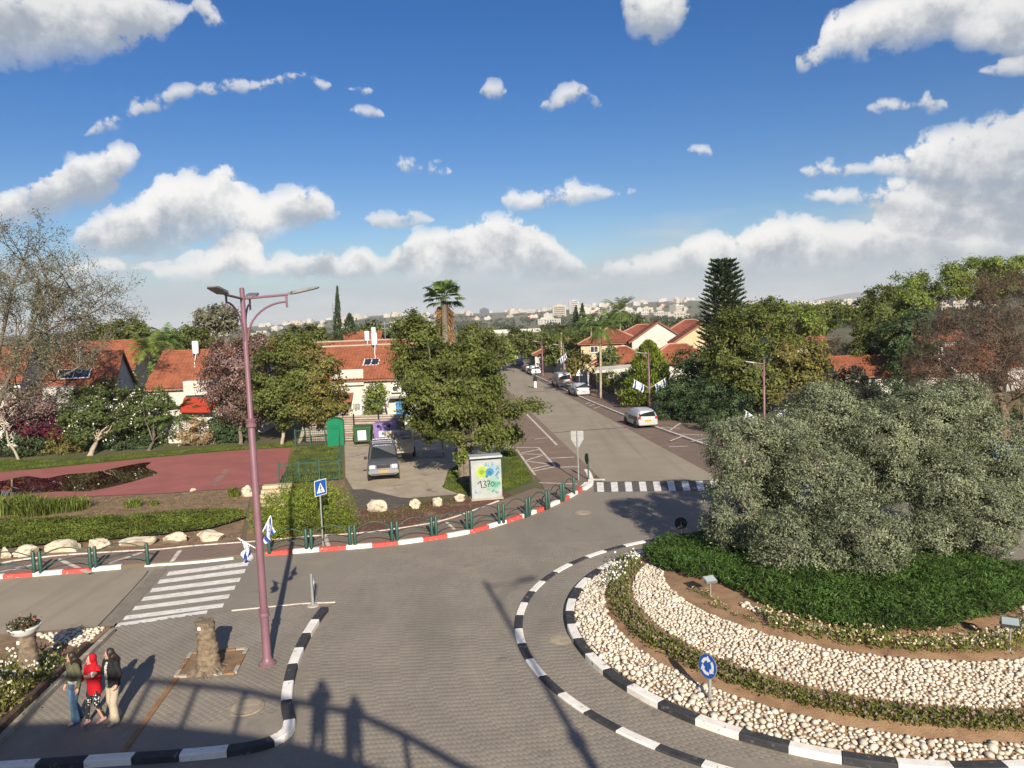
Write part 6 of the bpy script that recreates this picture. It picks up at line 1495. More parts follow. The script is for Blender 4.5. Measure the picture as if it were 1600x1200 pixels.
def flag(loc, az, tilt, staff, w, h, label, seed, crumple=.06, sag=.5, start=.25):
    """cloth hung from an angled staff"""
    rs = np.random.RandomState(seed); t = thing('flag', loc, 0, label, 'flag', 'flags on the lamp posts')
    d = np.array([math.cos(az) * math.cos(tilt), math.sin(az) * math.cos(tilt), math.sin(tilt)]); side = np.array([-math.sin(az), math.cos(az), 0])
    MB().tube([(0, 0, 0), tuple(d * staff)], .014, 6).build('staff', m_swhite, t)
    nu, nv = 22, 14; V = []; F = []; UV = []; dn = np.array([0, 0, -1.0]); out = np.array([math.cos(az), math.sin(az), 0])
    ph = rs.uniform(0, 6, 4)
    for j in range(nv + 1):
        for i in range(nu + 1):
            u, v = i / nu, j / nv
            p = d * (staff * start + h * v) + (dn * .93 + out * (.12 + sag * .25 * math.sin(v * 2 + ph[3]))) * (w * u)
            p = p + side * crumple * (math.sin(v * 9 + u * 3 + ph[0]) + .7 * math.sin(u * 7 - v * 5 + ph[1])) * u + out * crumple * math.sin(u * 6 + v * 7 + ph[2]) * u
            V.append(tuple(p)); UV.append((u, v))
    for j in range(nv):
        for i in range(nu): F.append((j * (nu + 1) + i, j * (nu + 1) + i + 1, (j + 1) * (nu + 1) + i + 1, (j + 1) * (nu + 1) + i))
    me = bpy.data.meshes.new('cloth'); me.from_pydata(V, [], F); me.materials.append(m_flag); ul = me.uv_layers.new(name='UVMap')
    for l in me.loops: ul.data[l.index].uv = UV[l.vertex_index]
    me.shade_smooth(); link('cloth', me, t); return t
flag(LB + Vector((-.08, -.09, 3.2)), R_(215), R_(40), .55, .50, .34, 'crumpled blue and white flag on the near side of the tall lamp post', 3, .13, 1.6, .3)
flag(LB + Vector((.06, .10, 3.55)), R_(60), R_(50), .5, .5, .34, 'blue and white flag half hidden behind the tall lamp post', 4, .06, .4, .35)
L1 = bpy.data.objects['street_lamp.001'].location; L2 = bpy.data.objects['street_lamp.002'].location
flag(L1 + Vector((-.09, -.03, 2.2)), R_(190), R_(32), 1.7, .75, 1.05, 'blue and white flag on the left of the lamp post by the bright conifer', 5, .06, .3, .3)
flag(L1 + Vector((.09, -.03, 2.2)), R_(-10), R_(32), 1.7, .75, 1.05, 'blue and white flag on the right of the lamp post by the bright conifer', 6, .06, .3, .3)
flag(L2 + Vector((-.09, -.03, 1.15)), R_(190), R_(35), 1.7, .75, 1.05, 'blue and white flag on the left of the lamp post behind the olives', 7, .06, .3, .3)
flag(L2 + Vector((.09, -.03, 1.15)), R_(-10), R_(35), 1.7, .75, 1.05, 'blue and white flag on the right of the lamp post behind the olives', 8, .06, .3, .3)
flag(street_at(103, 1.0) + Vector((0, 0, 3.0)), R_(0), R_(40), 1.7, .8, 1.1, 'blue and white flag far down the street above the fence', 9, .06, .3, .3)

# signs
def plate(parent, poly, thick, m, name, mtx, y0=0.0):
    """flat piece in the sign's own x-z plane, facing -Y"""
    mb = MB(); mb.prism([(p[0], p[1]) for p in poly], 0, thick); mb.xf(mtx @ Matrix.Translation((0, y0, 0)) @ Matrix.Rotation(math.pi / 2, 4, 'X')); return mb.build(name, m, parent)
def disc(r, n=28, c=(0, 0)): return [(c[0] + r * math.cos(2 * math.pi * i / n), c[1] + r * math.sin(2 * math.pi * i / n)) for i in range(n)]
t = thing('crossing_sign', G(505, 853, KZ), R_(58), 'blue square pedestrian crossing sign on a leaning grey pole by the green barriers', 'sign')
lean = Matrix.Rotation(R_(0), 4, 'Y')
MB().tube([(0, 0, -.05), (0, 0, 2.78)], .032, 10).build('pole', m_galv, t)
Z = Matrix.Translation((0, -.045, 2.42))
sq = lambda s: [(-s, -s), (s, -s), (s, s), (-s, s)]
pl = plate(t, sq(.32), .006, m_swhite, 'sign_plate', Z); plate(pl, sq(.295), .004, m_blue, 'blue_field', Z, -.0065); plate(pl, [(-.22, -.21), (.22, -.21), (0, .2)], .004, m_swhite, 'white_triangle', Z, -.011)
fig = [(-.012, .06), (.012, .06), (.03, .0), (.055, -.04), (.045, -.05), (.015, -.03), (.02, -.09), (.06, -.18), (.03, -.18), (.0, -.11), (-.04, -.18), (-.065, -.17), (-.015, -.08), (-.02, -.02), (-.05, -.05), (-.06, -.035), (-.025, .03)]
plate(pl, fig, .003, m_sblack, 'walking_figure', Z, -.0155); plate(pl, disc(.025, 14, (0, .09)), .003, m_sblack, 'figure_head', Z, -.0155)
MB().box((0, -.02, 2.42), (.5, .03, .04)).build('bracket', m_galv, t)

t = thing('give_way_sign', G(904, 750, KZ), R_(176), 'grey back of a pointed traffic sign on a pole at the street corner', 'sign')
MB().tube([(0, .03, -.05), (0, .03, 2.75)], .035, 10).build('pole', m_galv, t)
Z = Matrix.Translation((0, -.02, 2.3)); plate(t, [(-.34, .42), (-.34, -.05), (-.06, -.52), (.06, -.52), (.34, -.05), (.34, .42)], .006, m_galv, 'sign_plate', Z)
MB().box((0, .0, 2.5), (.5, .03, .04)).build('bracket', m_galv, t); MB().box((0, .0, 2.1), (.3, .03, .04)).build('bracket', m_galv, t)
t = thing('corner_sign', G(919, 749, KZ), R_(-75), 'narrow dark green sign seen edge-on at the street corner', 'sign')
MB().tube([(0, .02, -.05), (0, .02, 1.45)], .04, 10).build('post', m_green, t); plate(t, disc(.3, 24), .03, m_green, 'sign_plate', Matrix.Translation((0, -.03, 1.15)))

t = thing('keep_right_sign', G(489, 946, PZ), R_(104), 'short grey post with a round sign seen edge-on at the tip of the paved island', 'sign')
MB().tube([(0, 0, -.05), (0, 0, 1.05)], .045, 12).build('post', m_galv, t); Z = Matrix.Translation((0, -.07, .74)); pl = plate(t, disc(.26), .012, m_galv, 'sign_plate', Z); plate(pl, disc(.25), .003, m_blue, 'blue_face', Z, -.0125)
MB().lathe([(.2, -.02), (.18, .02), (.06, .03)], 14).build('foot', m_conc, t)

t = thing('roundabout_sign', (4.19, 16.29, zm(4.19, 16.29)), R_(-60), 'round blue sign with three white circling arrows among the stones', 'sign')
MB().tube([(0, .03, -.1), (0, .03, .66)], .04, 12).build('post', m_galv, t)
Z = Matrix.Translation((0, -.02, .84)) @ Matrix.Rotation(R_(-8), 4, 'X'); pl = plate(t, disc(.275, 36), .012, m_galv, 'sign_plate', Z); plate(pl, disc(.262, 36), .003, m_blue, 'blue_face', Z, -.0125)
for k in range(3):
    a0 = R_(100 + 120 * k); arc = []
    for i in range(9): a = a0 + R_(70) * i / 8; arc.append((.195 * math.cos(a), .195 * math.sin(a)))
    for i in range(8, -1, -1): a = a0 + R_(70) * i / 8; arc.append((.125 * math.cos(a), .125 * math.sin(a)))
    plate(pl, arc, .003, m_swhite, 'white_arrow', Z, -.0165)
    a = a0 - R_(2); tip = a0 - R_(42); plate(pl, [(.235 * math.cos(a), .235 * math.sin(a)), (.16 * math.cos(tip), .16 * math.sin(tip)), (.085 * math.cos(a), .085 * math.sin(a))][::-1], .003, m_swhite, 'arrow_head', Z, -.0165)
t = thing('roundabout_sign', (6.55, 29.4, .1), R_(175), 'dark back of a small round sign at the far edge of the roundabout', 'sign')
MB().tube([(0, .02, -.1), (0, .02, .6)], .03, 10).build('post', m_darkm, t); plate(t, disc(.25), .01, mat('sign_back_dark', (.035, .037, .04), rough=.6), 'sign_plate', Matrix.Translation((0, -.02, .52)))
t = thing('warning_sign', street_at(88, .9), R_(10), 'small white triangular warning sign on the footway beyond the parked sedan', 'sign')
MB().tube([(0, 0, 0), (0, 0, 2.3)], .03, 8).build('pole', m_galv, t); Z = Matrix.Translation((0, -.04, 2.35)); pl = plate(t, [(-.42, -.3), (.42, -.3), (0, .45)], .01, m_swhite, 'sign_plate', Z); plate(pl, [(-.1, -.16), (.1, -.16), (0, .14)], .003, m_sblack, 'symbol', Z, -.0115)

# green arched barriers
def barrier(a, b_, label):
    a, b_ = Vector(a), Vector(b_); L_ = (b_ - a).length; t = thing('pedestrian_barrier', a, math.atan2(b_.y - a.y, b_.x - a.x), label, 'barrier', 'green barriers along the kerb')
    for x in (0, L_):
        mb = MB(); mb.lathe([(.068, -.03), (.068, .80), (.04, .84), (.01, .85)], 12, c=(x, 0, 0)); p = mb.build('post', m_green, t, .6); MB().lathe([(.075, 0), (.075, .02), (.05, .03)], 12, c=(x, 0, 0)).build('foot', m_green, p)
    for z0, rise, nm in ((.60, .30, 'upper_arch'), (.12, .30, 'lower_arch')):
        MB().tube([(L_ * s, 0, z0 + rise * math.sin(math.pi * s)) for s in np.linspace(0, 1, 15)], .024, 8).build(nm, m_green, t, True)
runs = [((-30, 902), (54, 895)), ((64, 894.5), (142, 888)), ((150, 887), (231, 881)), ((421, 863.5), (479, 858)), ((487, 857.5), (547, 852)), ((555, 851.5), (613, 846)), ((621, 845), (675, 838)), ((682, 837), (730, 828)), ((737, 827), (780, 817)), ((787, 815.5), (823, 806)), ((828, 804), (854, 794)), ((858, 792.5), (877, 782)), ((881, 781), (897, 771))]
names_ = ['barrier cut by the left picture edge', 'middle barrier of the left run', 'barrier at the crossing end of the left run'] + ['%s green barrier from the lamp post in the long run' % w for w in ('first', 'second', 'third', 'fourth', 'fifth', 'sixth', 'seventh', 'eighth', 'ninth')] + ['last green barrier of the long run, at the street corner']
for (p, q), nm in zip(runs, names_): barrier(G(*p, KZ), G(*q, KZ), nm if 'green' in nm else 'green arched ' + nm)

# graffiti cabinet
c0, c1 = G(738, 783, KZ - .02), G(785, 779, KZ - .02); cw = (c1 - c0).length
t = thing('utility_cabinet', (c0 + c1) / 2, math.atan2(c1.y - c0.y, c1.x - c0.x), 'white utility cabinet covered in graffiti beside the big dense tree', 'cabinet')
m_cab = mat('cabinet_white', (.37, .39, .365), (.31, .33, .31), scale=1.6, rough=.6, bump=.1, stain=((.25, .30, .29), 2.2, .56, .7))
MB().box((0, .32, 1.02), (cw, .64, 1.98)).build('body', m_cab, t); MB().box((0, .32, .015), (cw + .1, .74, .13)).build('plinth', m_conc, t)
lid = MB().box((0, .30, 2.17), (cw + .12, .78, .10)).build('lid', mat('cabinet_lid', (.46, .49, .50), (.40, .43, .44), scale=3, rough=.5, metal=.3), t); MB().box((0, .32, 2.065), (cw - .06, .58, .11)).build('vent_gap', m_sblack, lid)
for x in (-cw / 4, cw / 4):
    d = MB().box((x, -.008, 1.03), (cw / 2 - .03, .024, 1.86)).build('door', m_cab, t); MB().box((x + (.28 if x < 0 else -.28), -.03, 1.1), (.03, .03, .16)).build('handle', m_steel, d)
    for zz_ in (.3, 1.75): MB().box((x + (-.33 if x < 0 else .33), -.025, zz_), (.03, .02, .12)).build('hinge', m_steel, d)
def spray(name, col): return mat(name, tuple(c * .5 for c in col), tuple(c * .62 + .02 for c in col), scale=14, rough=.7)
def blot(cx, cz, r, m, seed, name='graffiti', y=-.0225):
    rr = random.Random(seed); poly = [(cx + r * (1 + .18 * math.sin(k * 2.1 + seed) + rr.uniform(-.08, .08)) * math.cos(k * 2 * math.pi / 26), cz + r * (1 + .15 * math.sin(k * 1.7 + seed * 2)) * math.sin(k * 2 * math.pi / 26)) for k in range(26)]
    plate(t, poly, .001, m, name, Matrix.Translation((0, y, 0)))
blot(.3, .75, .36, spray('spray_pale_mint', (.36, .62, .50)), 12, y=-.0212); blot(.42, 1.45, .27, spray('spray_pale_cyan', (.36, .56, .68)), 13, y=-.0214); blot(-.2, 1.42, .33, spray('spray_pale_lime', (.62, .74, .26)), 14, y=-.0216); blot(-.45, .5, .2, spray('spray_pale_slate', (.55, .62, .66)), 15, y=-.0218)
blot(-.22, 1.42, .24, spray('spray_lime', (.52, .68, .06)), 1); blot(-.22, 1.42, .12, spray('spray_olive', (.30, .46, .03)), 7, y=-.0245); blot(.16, 1.40, .21, spray('spray_blue', (.05, .32, .55)), 2, y=-.0235); blot(.17, 1.36, .10, spray('spray_navy', (.05, .16, .36)), 9, y=-.0255)
blot(.02, 1.20, .08, spray('spray_teal', (.04, .30, .25)), 3, y=-.0260); blot(.45, .72, .13, spray('spray_mint', (.16, .50, .36)), 4); blot(.60, .80, .09, spray('spray_mint', (.16, .50, .36)), 5); blot(.36, .86, .07, spray('spray_mint', (.16, .50, .36)), 8, y=-.024)
def stroke(pts, w, m, name='graffiti_stroke', y=-.0285, smooth=True):
    line = spline([Vector((p[0], p[1], 0)) for p in pts], 5) if smooth and len(pts) > 2 else [Vector((p[0], p[1], 0)) for p in pts]
    w *= 1.6; a = offset2(line, w / 2); b_ = offset2(line, -w / 2); plate(t, [(p.x, p.y) for p in b_] + [(p.x, p.y) for p in reversed(a)], .001, m, name, Matrix.Translation((0, y, 0)))
blk = spray('spray_black', (.03, .035, .04)); cy = spray('spray_cyan', (.16, .48, .70))
# the number written in black
stroke([(-.46, .83), (-.40, .90), (-.31, .98)], .028, blk); stroke([(-.31, .98), (-.26, .62)], .030, blk, smooth=False)
stroke([(-.20, .93), (-.10, .97), (-.04, .90), (-.13, .82), (-.03, .74), (-.08, .65), (-.20, .66)], .026, blk)
stroke([(.01, .95), (.16, .96)], .026, blk, smooth=False); stroke([(.16, .97), (.11, .82), (.08, .66)], .026, blk); stroke([(.05, .80), (.17, .81)], .02, blk, smooth=False)
stroke([(.25, .88), (.21, .78), (.25, .68), (.33, .70), (.36, .80), (.31, .90), (.25, .88)], .026, blk)
# pale blue letters above the blots
stroke([(-.09, 1.68), (0, 1.86)], .024, cy, smooth=False); stroke([(0, 1.86), (.06, 1.68)], .024, cy, smooth=False); stroke([(-.05, 1.75), (.04, 1.75)], .02, cy, y=-.0295, smooth=False)
stroke([(.12, 1.86), (.12, 1.69)], .024, cy, smooth=False); stroke([(.11, 1.69), (.22, 1.70)], .024, cy, y=-.0295, smooth=False)
stroke([(.28, 1.86), (.28, 1.68)], .024, cy, smooth=False); stroke([(.27, 1.85), (.40, 1.86)], .022, cy, y=-.0295, smooth=False); stroke([(.27, 1.77), (.38, 1.78)], .022, cy, y=-.0295, smooth=False); stroke([(.27, 1.69), (.40, 1.69)], .022, cy, y=-.0295, smooth=False)
bl2 = spray('spray_slate', (.16, .32, .46)); gn2 = spray('spray_green', (.06, .38, .26))
for k, (x, z, m) in enumerate(((.52, 1.55, bl2), (.60, 1.35, bl2), (.50, 1.25, bl2), (.62, 1.62, cy), (.40, .78, gn2), (.30, .40, gn2), (.52, .33, gn2), (.44, .42, bl2), (-.55, .45, bl2), (.56, 1.1, cy))):
    rr = random.Random(k); pts = [(x + rr.uniform(-.07, .07), z + rr.uniform(-.10, .10)) for _ in range(5)]; stroke(pts, .017, m, y=-.0275 - .0004 * k)

# boulders
def rock_mesh(seed, m):
    bm = bmesh.new(); bmesh.ops.create_icosphere(bm, subdivisions=3, radius=1); r = random.Random(seed); o = Vector((r.uniform(0, 50), r.uniform(0, 50), r.uniform(0, 50)))
    planes = [(Vector((r.gauss(0, 1), r.gauss(0, 1), r.gauss(.2, .7))).normalized(), r.uniform(.5, .85)) for _ in range(13)]
    for v in bm.verts:
        for n, d in planes:
            e = v.co.dot(n) - d
            if e > 0: v.co -= n * e
        v.co *= 1 + .16 * mnoise.noise(v.co * 2.2 + o) + .10 * mnoise.noise(v.co * 5 + o)
    me = bpy.data.meshes.new('rock'); bm.to_mesh(me); bm.free(); me.materials.append(m); me.shade_smooth(); me.set_sharp_from_angle(angle=.3); return me
m_rock = mat('limestone', (.56, .49, .37), (.44, .38, .28), scale=2.2, rough=.9, bump=.9, bscale=9, stain=((.24, .19, .125), 2.4, .54, .68))
rocks = [(587, 800, 20, 11, 'largest white boulder in front of the parked jeep'), (648, 795, 11, 9, 'white boulder second from the large one, on the mulch'), (685, 791, 10, 9, 'third white boulder on the mulch bed'), (717, 784, 12, 8, 'knobbly white boulder beside the graffiti cabinet'),
         (6, 873, 13, 10, 'pale rock cut off by the left picture edge'), (34, 870, 24, 10, 'second pale rock from the left edge along the footway'), (95, 864, 30, 12, 'long pale rock behind the middle barrier of the left run'), (150, 857, 21, 11, 'pale rock behind the paired barrier posts'), (206, 855, 33, 11, 'wide flat pale rock nearest the crossing end of the barriers'),
         (272, 850, 21, 10, 'pale rock left of the two above the zebra crossing'), (323, 846, 29, 9, 'long low pale rock above the zebra crossing'), (386, 776, 12, 12, 'pale boulder beside the lamp post and steps'), (300, 768, 6, 3, 'tiny pale stone at the edge of the red court'), (285, 838, 5, 2, 'small flat stone above the zebra crossing')]
for i, (x, y, rx, ry, lb) in enumerate(rocks):
    p = G(x, y, KZ - .02); s = FPX / p.y; o = link('boulder', rock_mesh(i + 3, m_rock), None, (p.x, p.y + rx / s * .4, KZ - .02 + ry / s * .55), rng.uniform(-.3, .3), (rx / s * 1.02, rx / s * .62, ry / s * 1.15)); tag(o, lb, 'rock')

# palm stumps
def stump(loc, h, r0, r1, label, seed):
    rs = random.Random(seed); t = thing('palm_stump', loc, 0, label, 'palm stump', 'cut palm stumps'); mb = MB(); n = 22; V = []; rows = int(h / .045)
    for j in range(rows + 1):
        z = h * j / rows; f = z / h; rad = (r0 + (r1 - r0) * min(1, f * 1.6)) * (1 + .055 * ((j % 3) == 0) - .04 * ((j % 3) == 2)) * (1 + .25 * max(0, .12 - f) / .12)
        for k in range(n):
            a = 2 * math.pi * k / n; w = rad * (1 + .05 * math.sin(a * 5 + j * .9) + rs.uniform(-.025, .025)); mb.v.append((w * math.cos(a) + .02 * math.sin(z * 3), w * math.sin(a), z + .025 * math.sin(a * 3 + 1.3 * (j // 3))))
    for j in range(rows):
        for k in range(n): mb.f.append([j * n + k, j * n + (k + 1) % n, (j + 1) * n + (k + 1) % n, (j + 1) * n + k]); mb.m.append(0)
    mb.f.append(list(range(rows * n, (rows + 1) * n))); mb.m.append(0)
    mb.build('trunk', mat('palm_stump_bark', (.24, .185, .125), (.135, .10, .068), scale=6, rough=.95, bump=.9, bscale=20), t, .9)
    MB().box((-.06, -r1 * .98, h * .9), (.07, .05, .08)).build('number_tag', m_swhite, t)
    return t
s1 = stump(G(326, 1048, PZ), 1.38, .31, .235, 'cut palm stump in the square soil pit on the paved island', 1)
mb = MB(); rs = np.random.RandomState(5)
for k in range(26): a = rs.uniform(0, 6.28); mb.tube([(.3 * math.cos(a), .3 * math.sin(a), .12), (.42 * math.cos(a + .1), .42 * math.sin(a + .1), .04), (.55 * math.cos(a + .2), .5 * math.sin(a + .2), -.01)], [.035, .025, .012], 5)
mb.build('roots', m_bark, s1)

# flower bed at the lower left, behind timber and concrete edging
bedpoly = [(-12.62, 22.45), (-12.05, 16.3), (-11.9, 13), (-24, 11), (-24, 21.2)]
sheet('flower_bed', bedpoly, .08, m_soil, thick=.12)
k0, k1 = G(180, 982, .2), Vector((-11.75, 13.2, .2)); k1 = G(0, 1157, .2) + (G(0, 1157, .2) - k0) * .45
ke = thing('bed_kerb', (0, 0, 0)); ke['kind'] = 'structure'
for i in range(10): MB().bar(k0.lerp(k1, i / 10 + .002) - Vector((.08, 0, .1)), k0.lerp(k1, (i + 1) / 10 - .002) - Vector((.08, 0, .1)), .15, .22).build('kerb_stone', mat('bed_kerb_concrete', (.36, .32, .26), (.28, .25, .20), scale=3, bump=.3, bscale=30, space='World'), ke)
b0, b1 = G(142, 1004, .3), G(0, 1140, .3); b1 = b1 + (b1 - b0) * .5
m_timber = mat('dark_timber', (.10, .065, .045), (.06, .04, .03), scale=5, rough=.9, bump=.6, bscale=20, space='World')
tb = thing('timber_edging', (0, 0, 0), 0, 'dark timber edging plank along the flower bed at the lower left', 'edging')
for i in range(3): MB().bar(b0.lerp(b1, i / 3 + .003) - Vector((.1, 0, .12)), b0.lerp(b1, (i + 1) / 3 - .003) - Vector((.1, 0, .12)), .16, .34).build('plank', m_timber, tb)
pp = dart(lambda x, y: pin([(-12.75, 22.3), (-12.65, 20.9), (-13.6, 21.2), (-14.6, 21.9)], x, y), (-15, -12, 20, 23), .05, .10, 6000, 8)
scatter_stones('pebble_patch', pp, lambda x, y: .08, 120, None, 9, 'patch of pale pebbles at the tip of the flower bed')
s2 = stump(G(47, 1062, .1), 1.22, .26, .22, 'cut palm stump carrying a white flower bowl in the bed at the lower left', 2)
bl = thing('planter_bowl', s2.location + Vector((-.02, 0, 1.2)), 0, 'white round planter bowl set on the palm stump', 'planter')
MB().lathe([(.14, 0), (.22, .03), (.32, .12), (.37, .22), (.385, .24), (.385, .27), (.35, .27), (.33, .22)], 24).build('bowl', m_tank, bl, .8)
MB().lathe([(.33, .20), (.2, .25), (.02, .27)], 20).build('soil', m_soil, bl)
P = foliage(np.random.RandomState(3), [(np.array([0, 0, .32]), np.array([.36, .36, .12]))], 500, .07, (.05, .10), (.03, .06)); link('foliage', npmesh('foliage', P, 4, leafmat('leaf_bowl', (.085, .085, .03))), bl)
P = foliage(np.random.RandomState(4), [(np.array([0, 0, .36]), np.array([.34, .34, .09]))], 90, .07, (.04, .06), (.03, .05)); link('blossoms', npmesh('blossoms', P, 4, mat('bowl_blossom', (.30, .10, .10), (.22, .12, .08), scale=9, island=.3)), bl)
tG = [tuft(s + 40, .42, .16, 150, [m_tgreen, m_wpet], 20) for s in range(3)] + [tuft(s + 50, .42, .16, 150, [m_tgreen, mat('red_petals', (.32, .05, .05), (.25, .08, .06), scale=9, island=.3)], 16) for s in range(1)] + [tuft(s + 60, .55, .14, 150, [LM['warm'], m_yel], 8) for s in range(2)]
bp = dart(lambda x, y: pin([(-12.95, 21.6), (-12.55, 18.6), (-12.2, 15.9), (-12.0, 14), (-18, 14), (-18.5, 21.6)], x, y) and math.hypot(x - s2.location.x, y - s2.location.y) > .33, (-19, -12, 13, 23), .17, .25, 5000, 11)
bp.sort(key=lambda p: p[0] ** 2 + p[1] ** 2)
for i, (x, y, r) in enumerate(bp[:150]):
    o = link('flowering_shrub', tG[rng.choice((0, 1, 2, 3, 4, 5, 0))] if y > 18 else tG[rng.choice((0, 4, 5, 2))], None, (x, y, .06), rng.uniform(0, 6.3), rng.uniform(1.0, 1.7)); tag(o, 'green bedding plant with small flowers in the bed at the lower left', 'flower', 'plants in the lower left flower bed')

# concrete steps beside the lamp post
t = thing('garden_steps', G(408, 792, KZ - .02), R_(8), 'cream concrete steps between the dirt bank and the big bush', 'steps')
for i in range(5): MB().box((.55, i * .42 + .2, .05 + i * .075), (1.5, .44, .12 + i * .15)).build('step', mat('step_concrete', (.55, .45, .29), (.46, .37, .24), scale=3, bump=.3, bscale=25), t)

# green bar fence round the small lawn
def bar_fence(a, b_, h, label, n_post, step=.14):
    a, b_ = Vector(a), Vector(b_); L_ = (b_ - a).length; t = thing('bar_fence', a, math.atan2(b_.y - a.y, b_.x - a.x), label, 'fence')
    for i in range(n_post): MB().box((L_ * i / (n_post - 1), 0, h / 2), (.08, .08, h + .1)).build('post', m_green, t)
    for z in (.12, h - .1): MB().bar((0, 0, z), (L_, 0, z), .035, .045).build('rail', m_green, t)
    mb = MB(); k = int(L_ / step)
    for i in range(1, k): mb.tube([(L_ * i / k, 0, .06), (L_ * i / k, 0, h)], .013, 5)
    mb.build('bars', m_green, t)['kind'] = 'stuff'
fa, fb, fc, fd = G(437, 757, KZ), G(531, 750, KZ), G(532, 693, KZ), G(462, 697, KZ)
bar_fence(fa, fb, 1.25, 'green bar fence along the front of the small fenced lawn', 4)
bar_fence(fb, fc, 1.25, 'green bar fence between the small lawn and the parked jeep', 5)
bar_fence(fd, fc, 1.25, 'green bar fence at the back of the small lawn', 4)

# slatted enclosure behind the bins
ea, eb = G(478, 691, KZ), G(633, 687, KZ)
t = thing('slatted_wall', ea, math.atan2(eb.y - ea.y, eb.x - ea.x), 'pale slatted wall behind the bins', 'wall'); L_ = (eb - ea).length
ms = [mat('slat_%d' % i, c, tuple(x * .8 for x in c), scale=3, rough=.85, bump=.3, bscale=20) for i, c in enumerate(((.36, .295, .24), (.42, .35, .29), (.29, .225, .175)))]
for i in range(5): MB().box((L_ * i / 4, -.09, 1.05), (.09, .09, 2.2)).build('post', m_sblack, t)
for i in range(4):
    for k in range(11): MB().box((L_ * (i + .5) / 4, rng.uniform(-.012, .012), .13 + k * .18), (L_ / 4 - .02, .05, .14)).build('slat', ms[rng.randrange(3)], t)
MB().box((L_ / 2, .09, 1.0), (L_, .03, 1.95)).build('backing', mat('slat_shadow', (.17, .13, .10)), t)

# bins
t = thing('clothes_container', G(525, 697, KZ), R_(8), 'tall bright green container with an arched top beside the fenced lawn', 'container'); m_bg = mat('bright_green_plastic', (.0, .17, .075), (.004, .145, .063), scale=3, rough=.4)
prof = [(-.6, 0), (.6, 0), (.6, 1.75)] + [(.6 * math.cos(a), 1.75 + .3 * math.sin(a)) for a in np.linspace(.1, math.pi - .1, 10)] + [(-.6, 1.75)]
mb = MB(); mb.prism(prof, 0, 1.1); mb.xf(Matrix.Translation((0, 1.1, 0)) @ Matrix.Rotation(math.pi / 2, 4, 'X')); mb.build('body', m_bg, t)
MB().box((0, -.02, 1.45), (.7, .05, .3)).build('hatch', mat('green_hatch', (.0, .14, .06), rough=.4), t); MB().box((.62, .5, .9), (.06, .3, .4)).build('handle', m_darkm, t)
t = thing('wheeled_bin', G(570, 692, KZ) - Vector((0, .9, 0)), R_(0), 'dark green four wheeled rubbish bin with a white panel', 'bin'); m_dg = mat('bin_green', (.035, .085, .035), (.028, .07, .03), scale=3, rough=.5)
mb = MB(); mb.box((0, .5, .72), (1.2, .95, 1.0), 0, 0, 1.1); mb.build('body', m_dg, t); lid = MB().lathe([(.5, -.68), (.5, .68)], 20, c=(0, .5, 1.0), axis='X').build('lid', m_dg, t); lid.scale = (1, 1, .55); lid.location.z = .62
MB().box((0, -.005, .72), (.62, .03, .72)).build('white_panel', m_swhite, t)
for sx in (-.5, .5):
    for sy in (.12, .88): MB().lathe([(.1, -.03), (.1, .03)], 12, c=(sx, sy, .1), axis='X').build('wheel', m_sblack, t)
    MB().tube([(sx * 1.28, .2, 1.0), (sx * 1.28, .8, 1.0)], .03, 6).build('handle', m_darkm, t)
t = thing('recycling_container', G(603, 694, KZ) - Vector((0, .5, 0)), R_(0), 'lilac recycling container with two round holes behind the parked jeep', 'container'); m_pu = mat('lilac_paint', (.21, .135, .33), (.18, .112, .29), scale=2, rough=.5)
mb = MB(); mb.box((0, .7, .85), (1.55, 1.3, 1.6), 0, 0, .95); mb.build('body', m_pu, t); MB().box((0, .05, .85), (.8, .06, .45)).build('label_panel', m_swhite, t)
for sx in (-.42, .38): MB().lathe([(.11, -.02), (.11, .03)], 16, c=(sx, .045, 1.42), axis='Y').build('hole', m_sblack, t)
for sx in (-.5, .5): MB().tube([(sx, .7, 1.6), (sx, .7, 1.85)], .04, 6).build('hook', m_steel, t)
t = thing('litter_bin', G(970, 627, KZ), R_(-10), 'salmon coloured bin on the street footway', 'bin'); mb = MB(); mb.box((0, 0, .5), (.72, .72, 1.0), 0, 0, 1.12); mb.build('body', mat('salmon_plastic', (.45, .19, .15), rough=.5), t); MB().box((0, 0, 1.05), (.92, .92, .10)).build('lid', mat('salmon_lid', (.48, .23, .19), rough=.5), t)
t = thing('mill_stone', G(998, 627, KZ) + Vector((0, 0, .42)), R_(20), 'round old mill stone leaning by the hedge on the street footway', 'stone'); MB().lathe([(.12, -.12), (.45, -.12), (.48, -.08), (.48, .08), (.45, .12), (.12, .12), (.12, -.12)], 24, axis='Y').build('wheel', m_rock, t, .6); MB().lathe([(.12, -.1), (.12, .1)], 14, axis='Y').build('hole_shade', m_sblack, t)  # black plug in the centre hole stands for the shade inside
t = thing('blue_bench', G(1582, 718, KZ), R_(12), 'bright blue metal bench at the right edge', 'bench'); m_bb = mat('bench_blue', (.05, .22, .48), rough=.4)
for z, y in ((.45, 0), (.45, .16), (.45, .32), (.68, .40), (.86, .44)): MB().box((.4, y, z), (3.0, .12, .05)).build('slat', m_bb, t)
for x in (-.8, 1.6): MB().bar((x, .2, 0), (x, .2, .45), .4, .06).build('leg', m_bb, t)

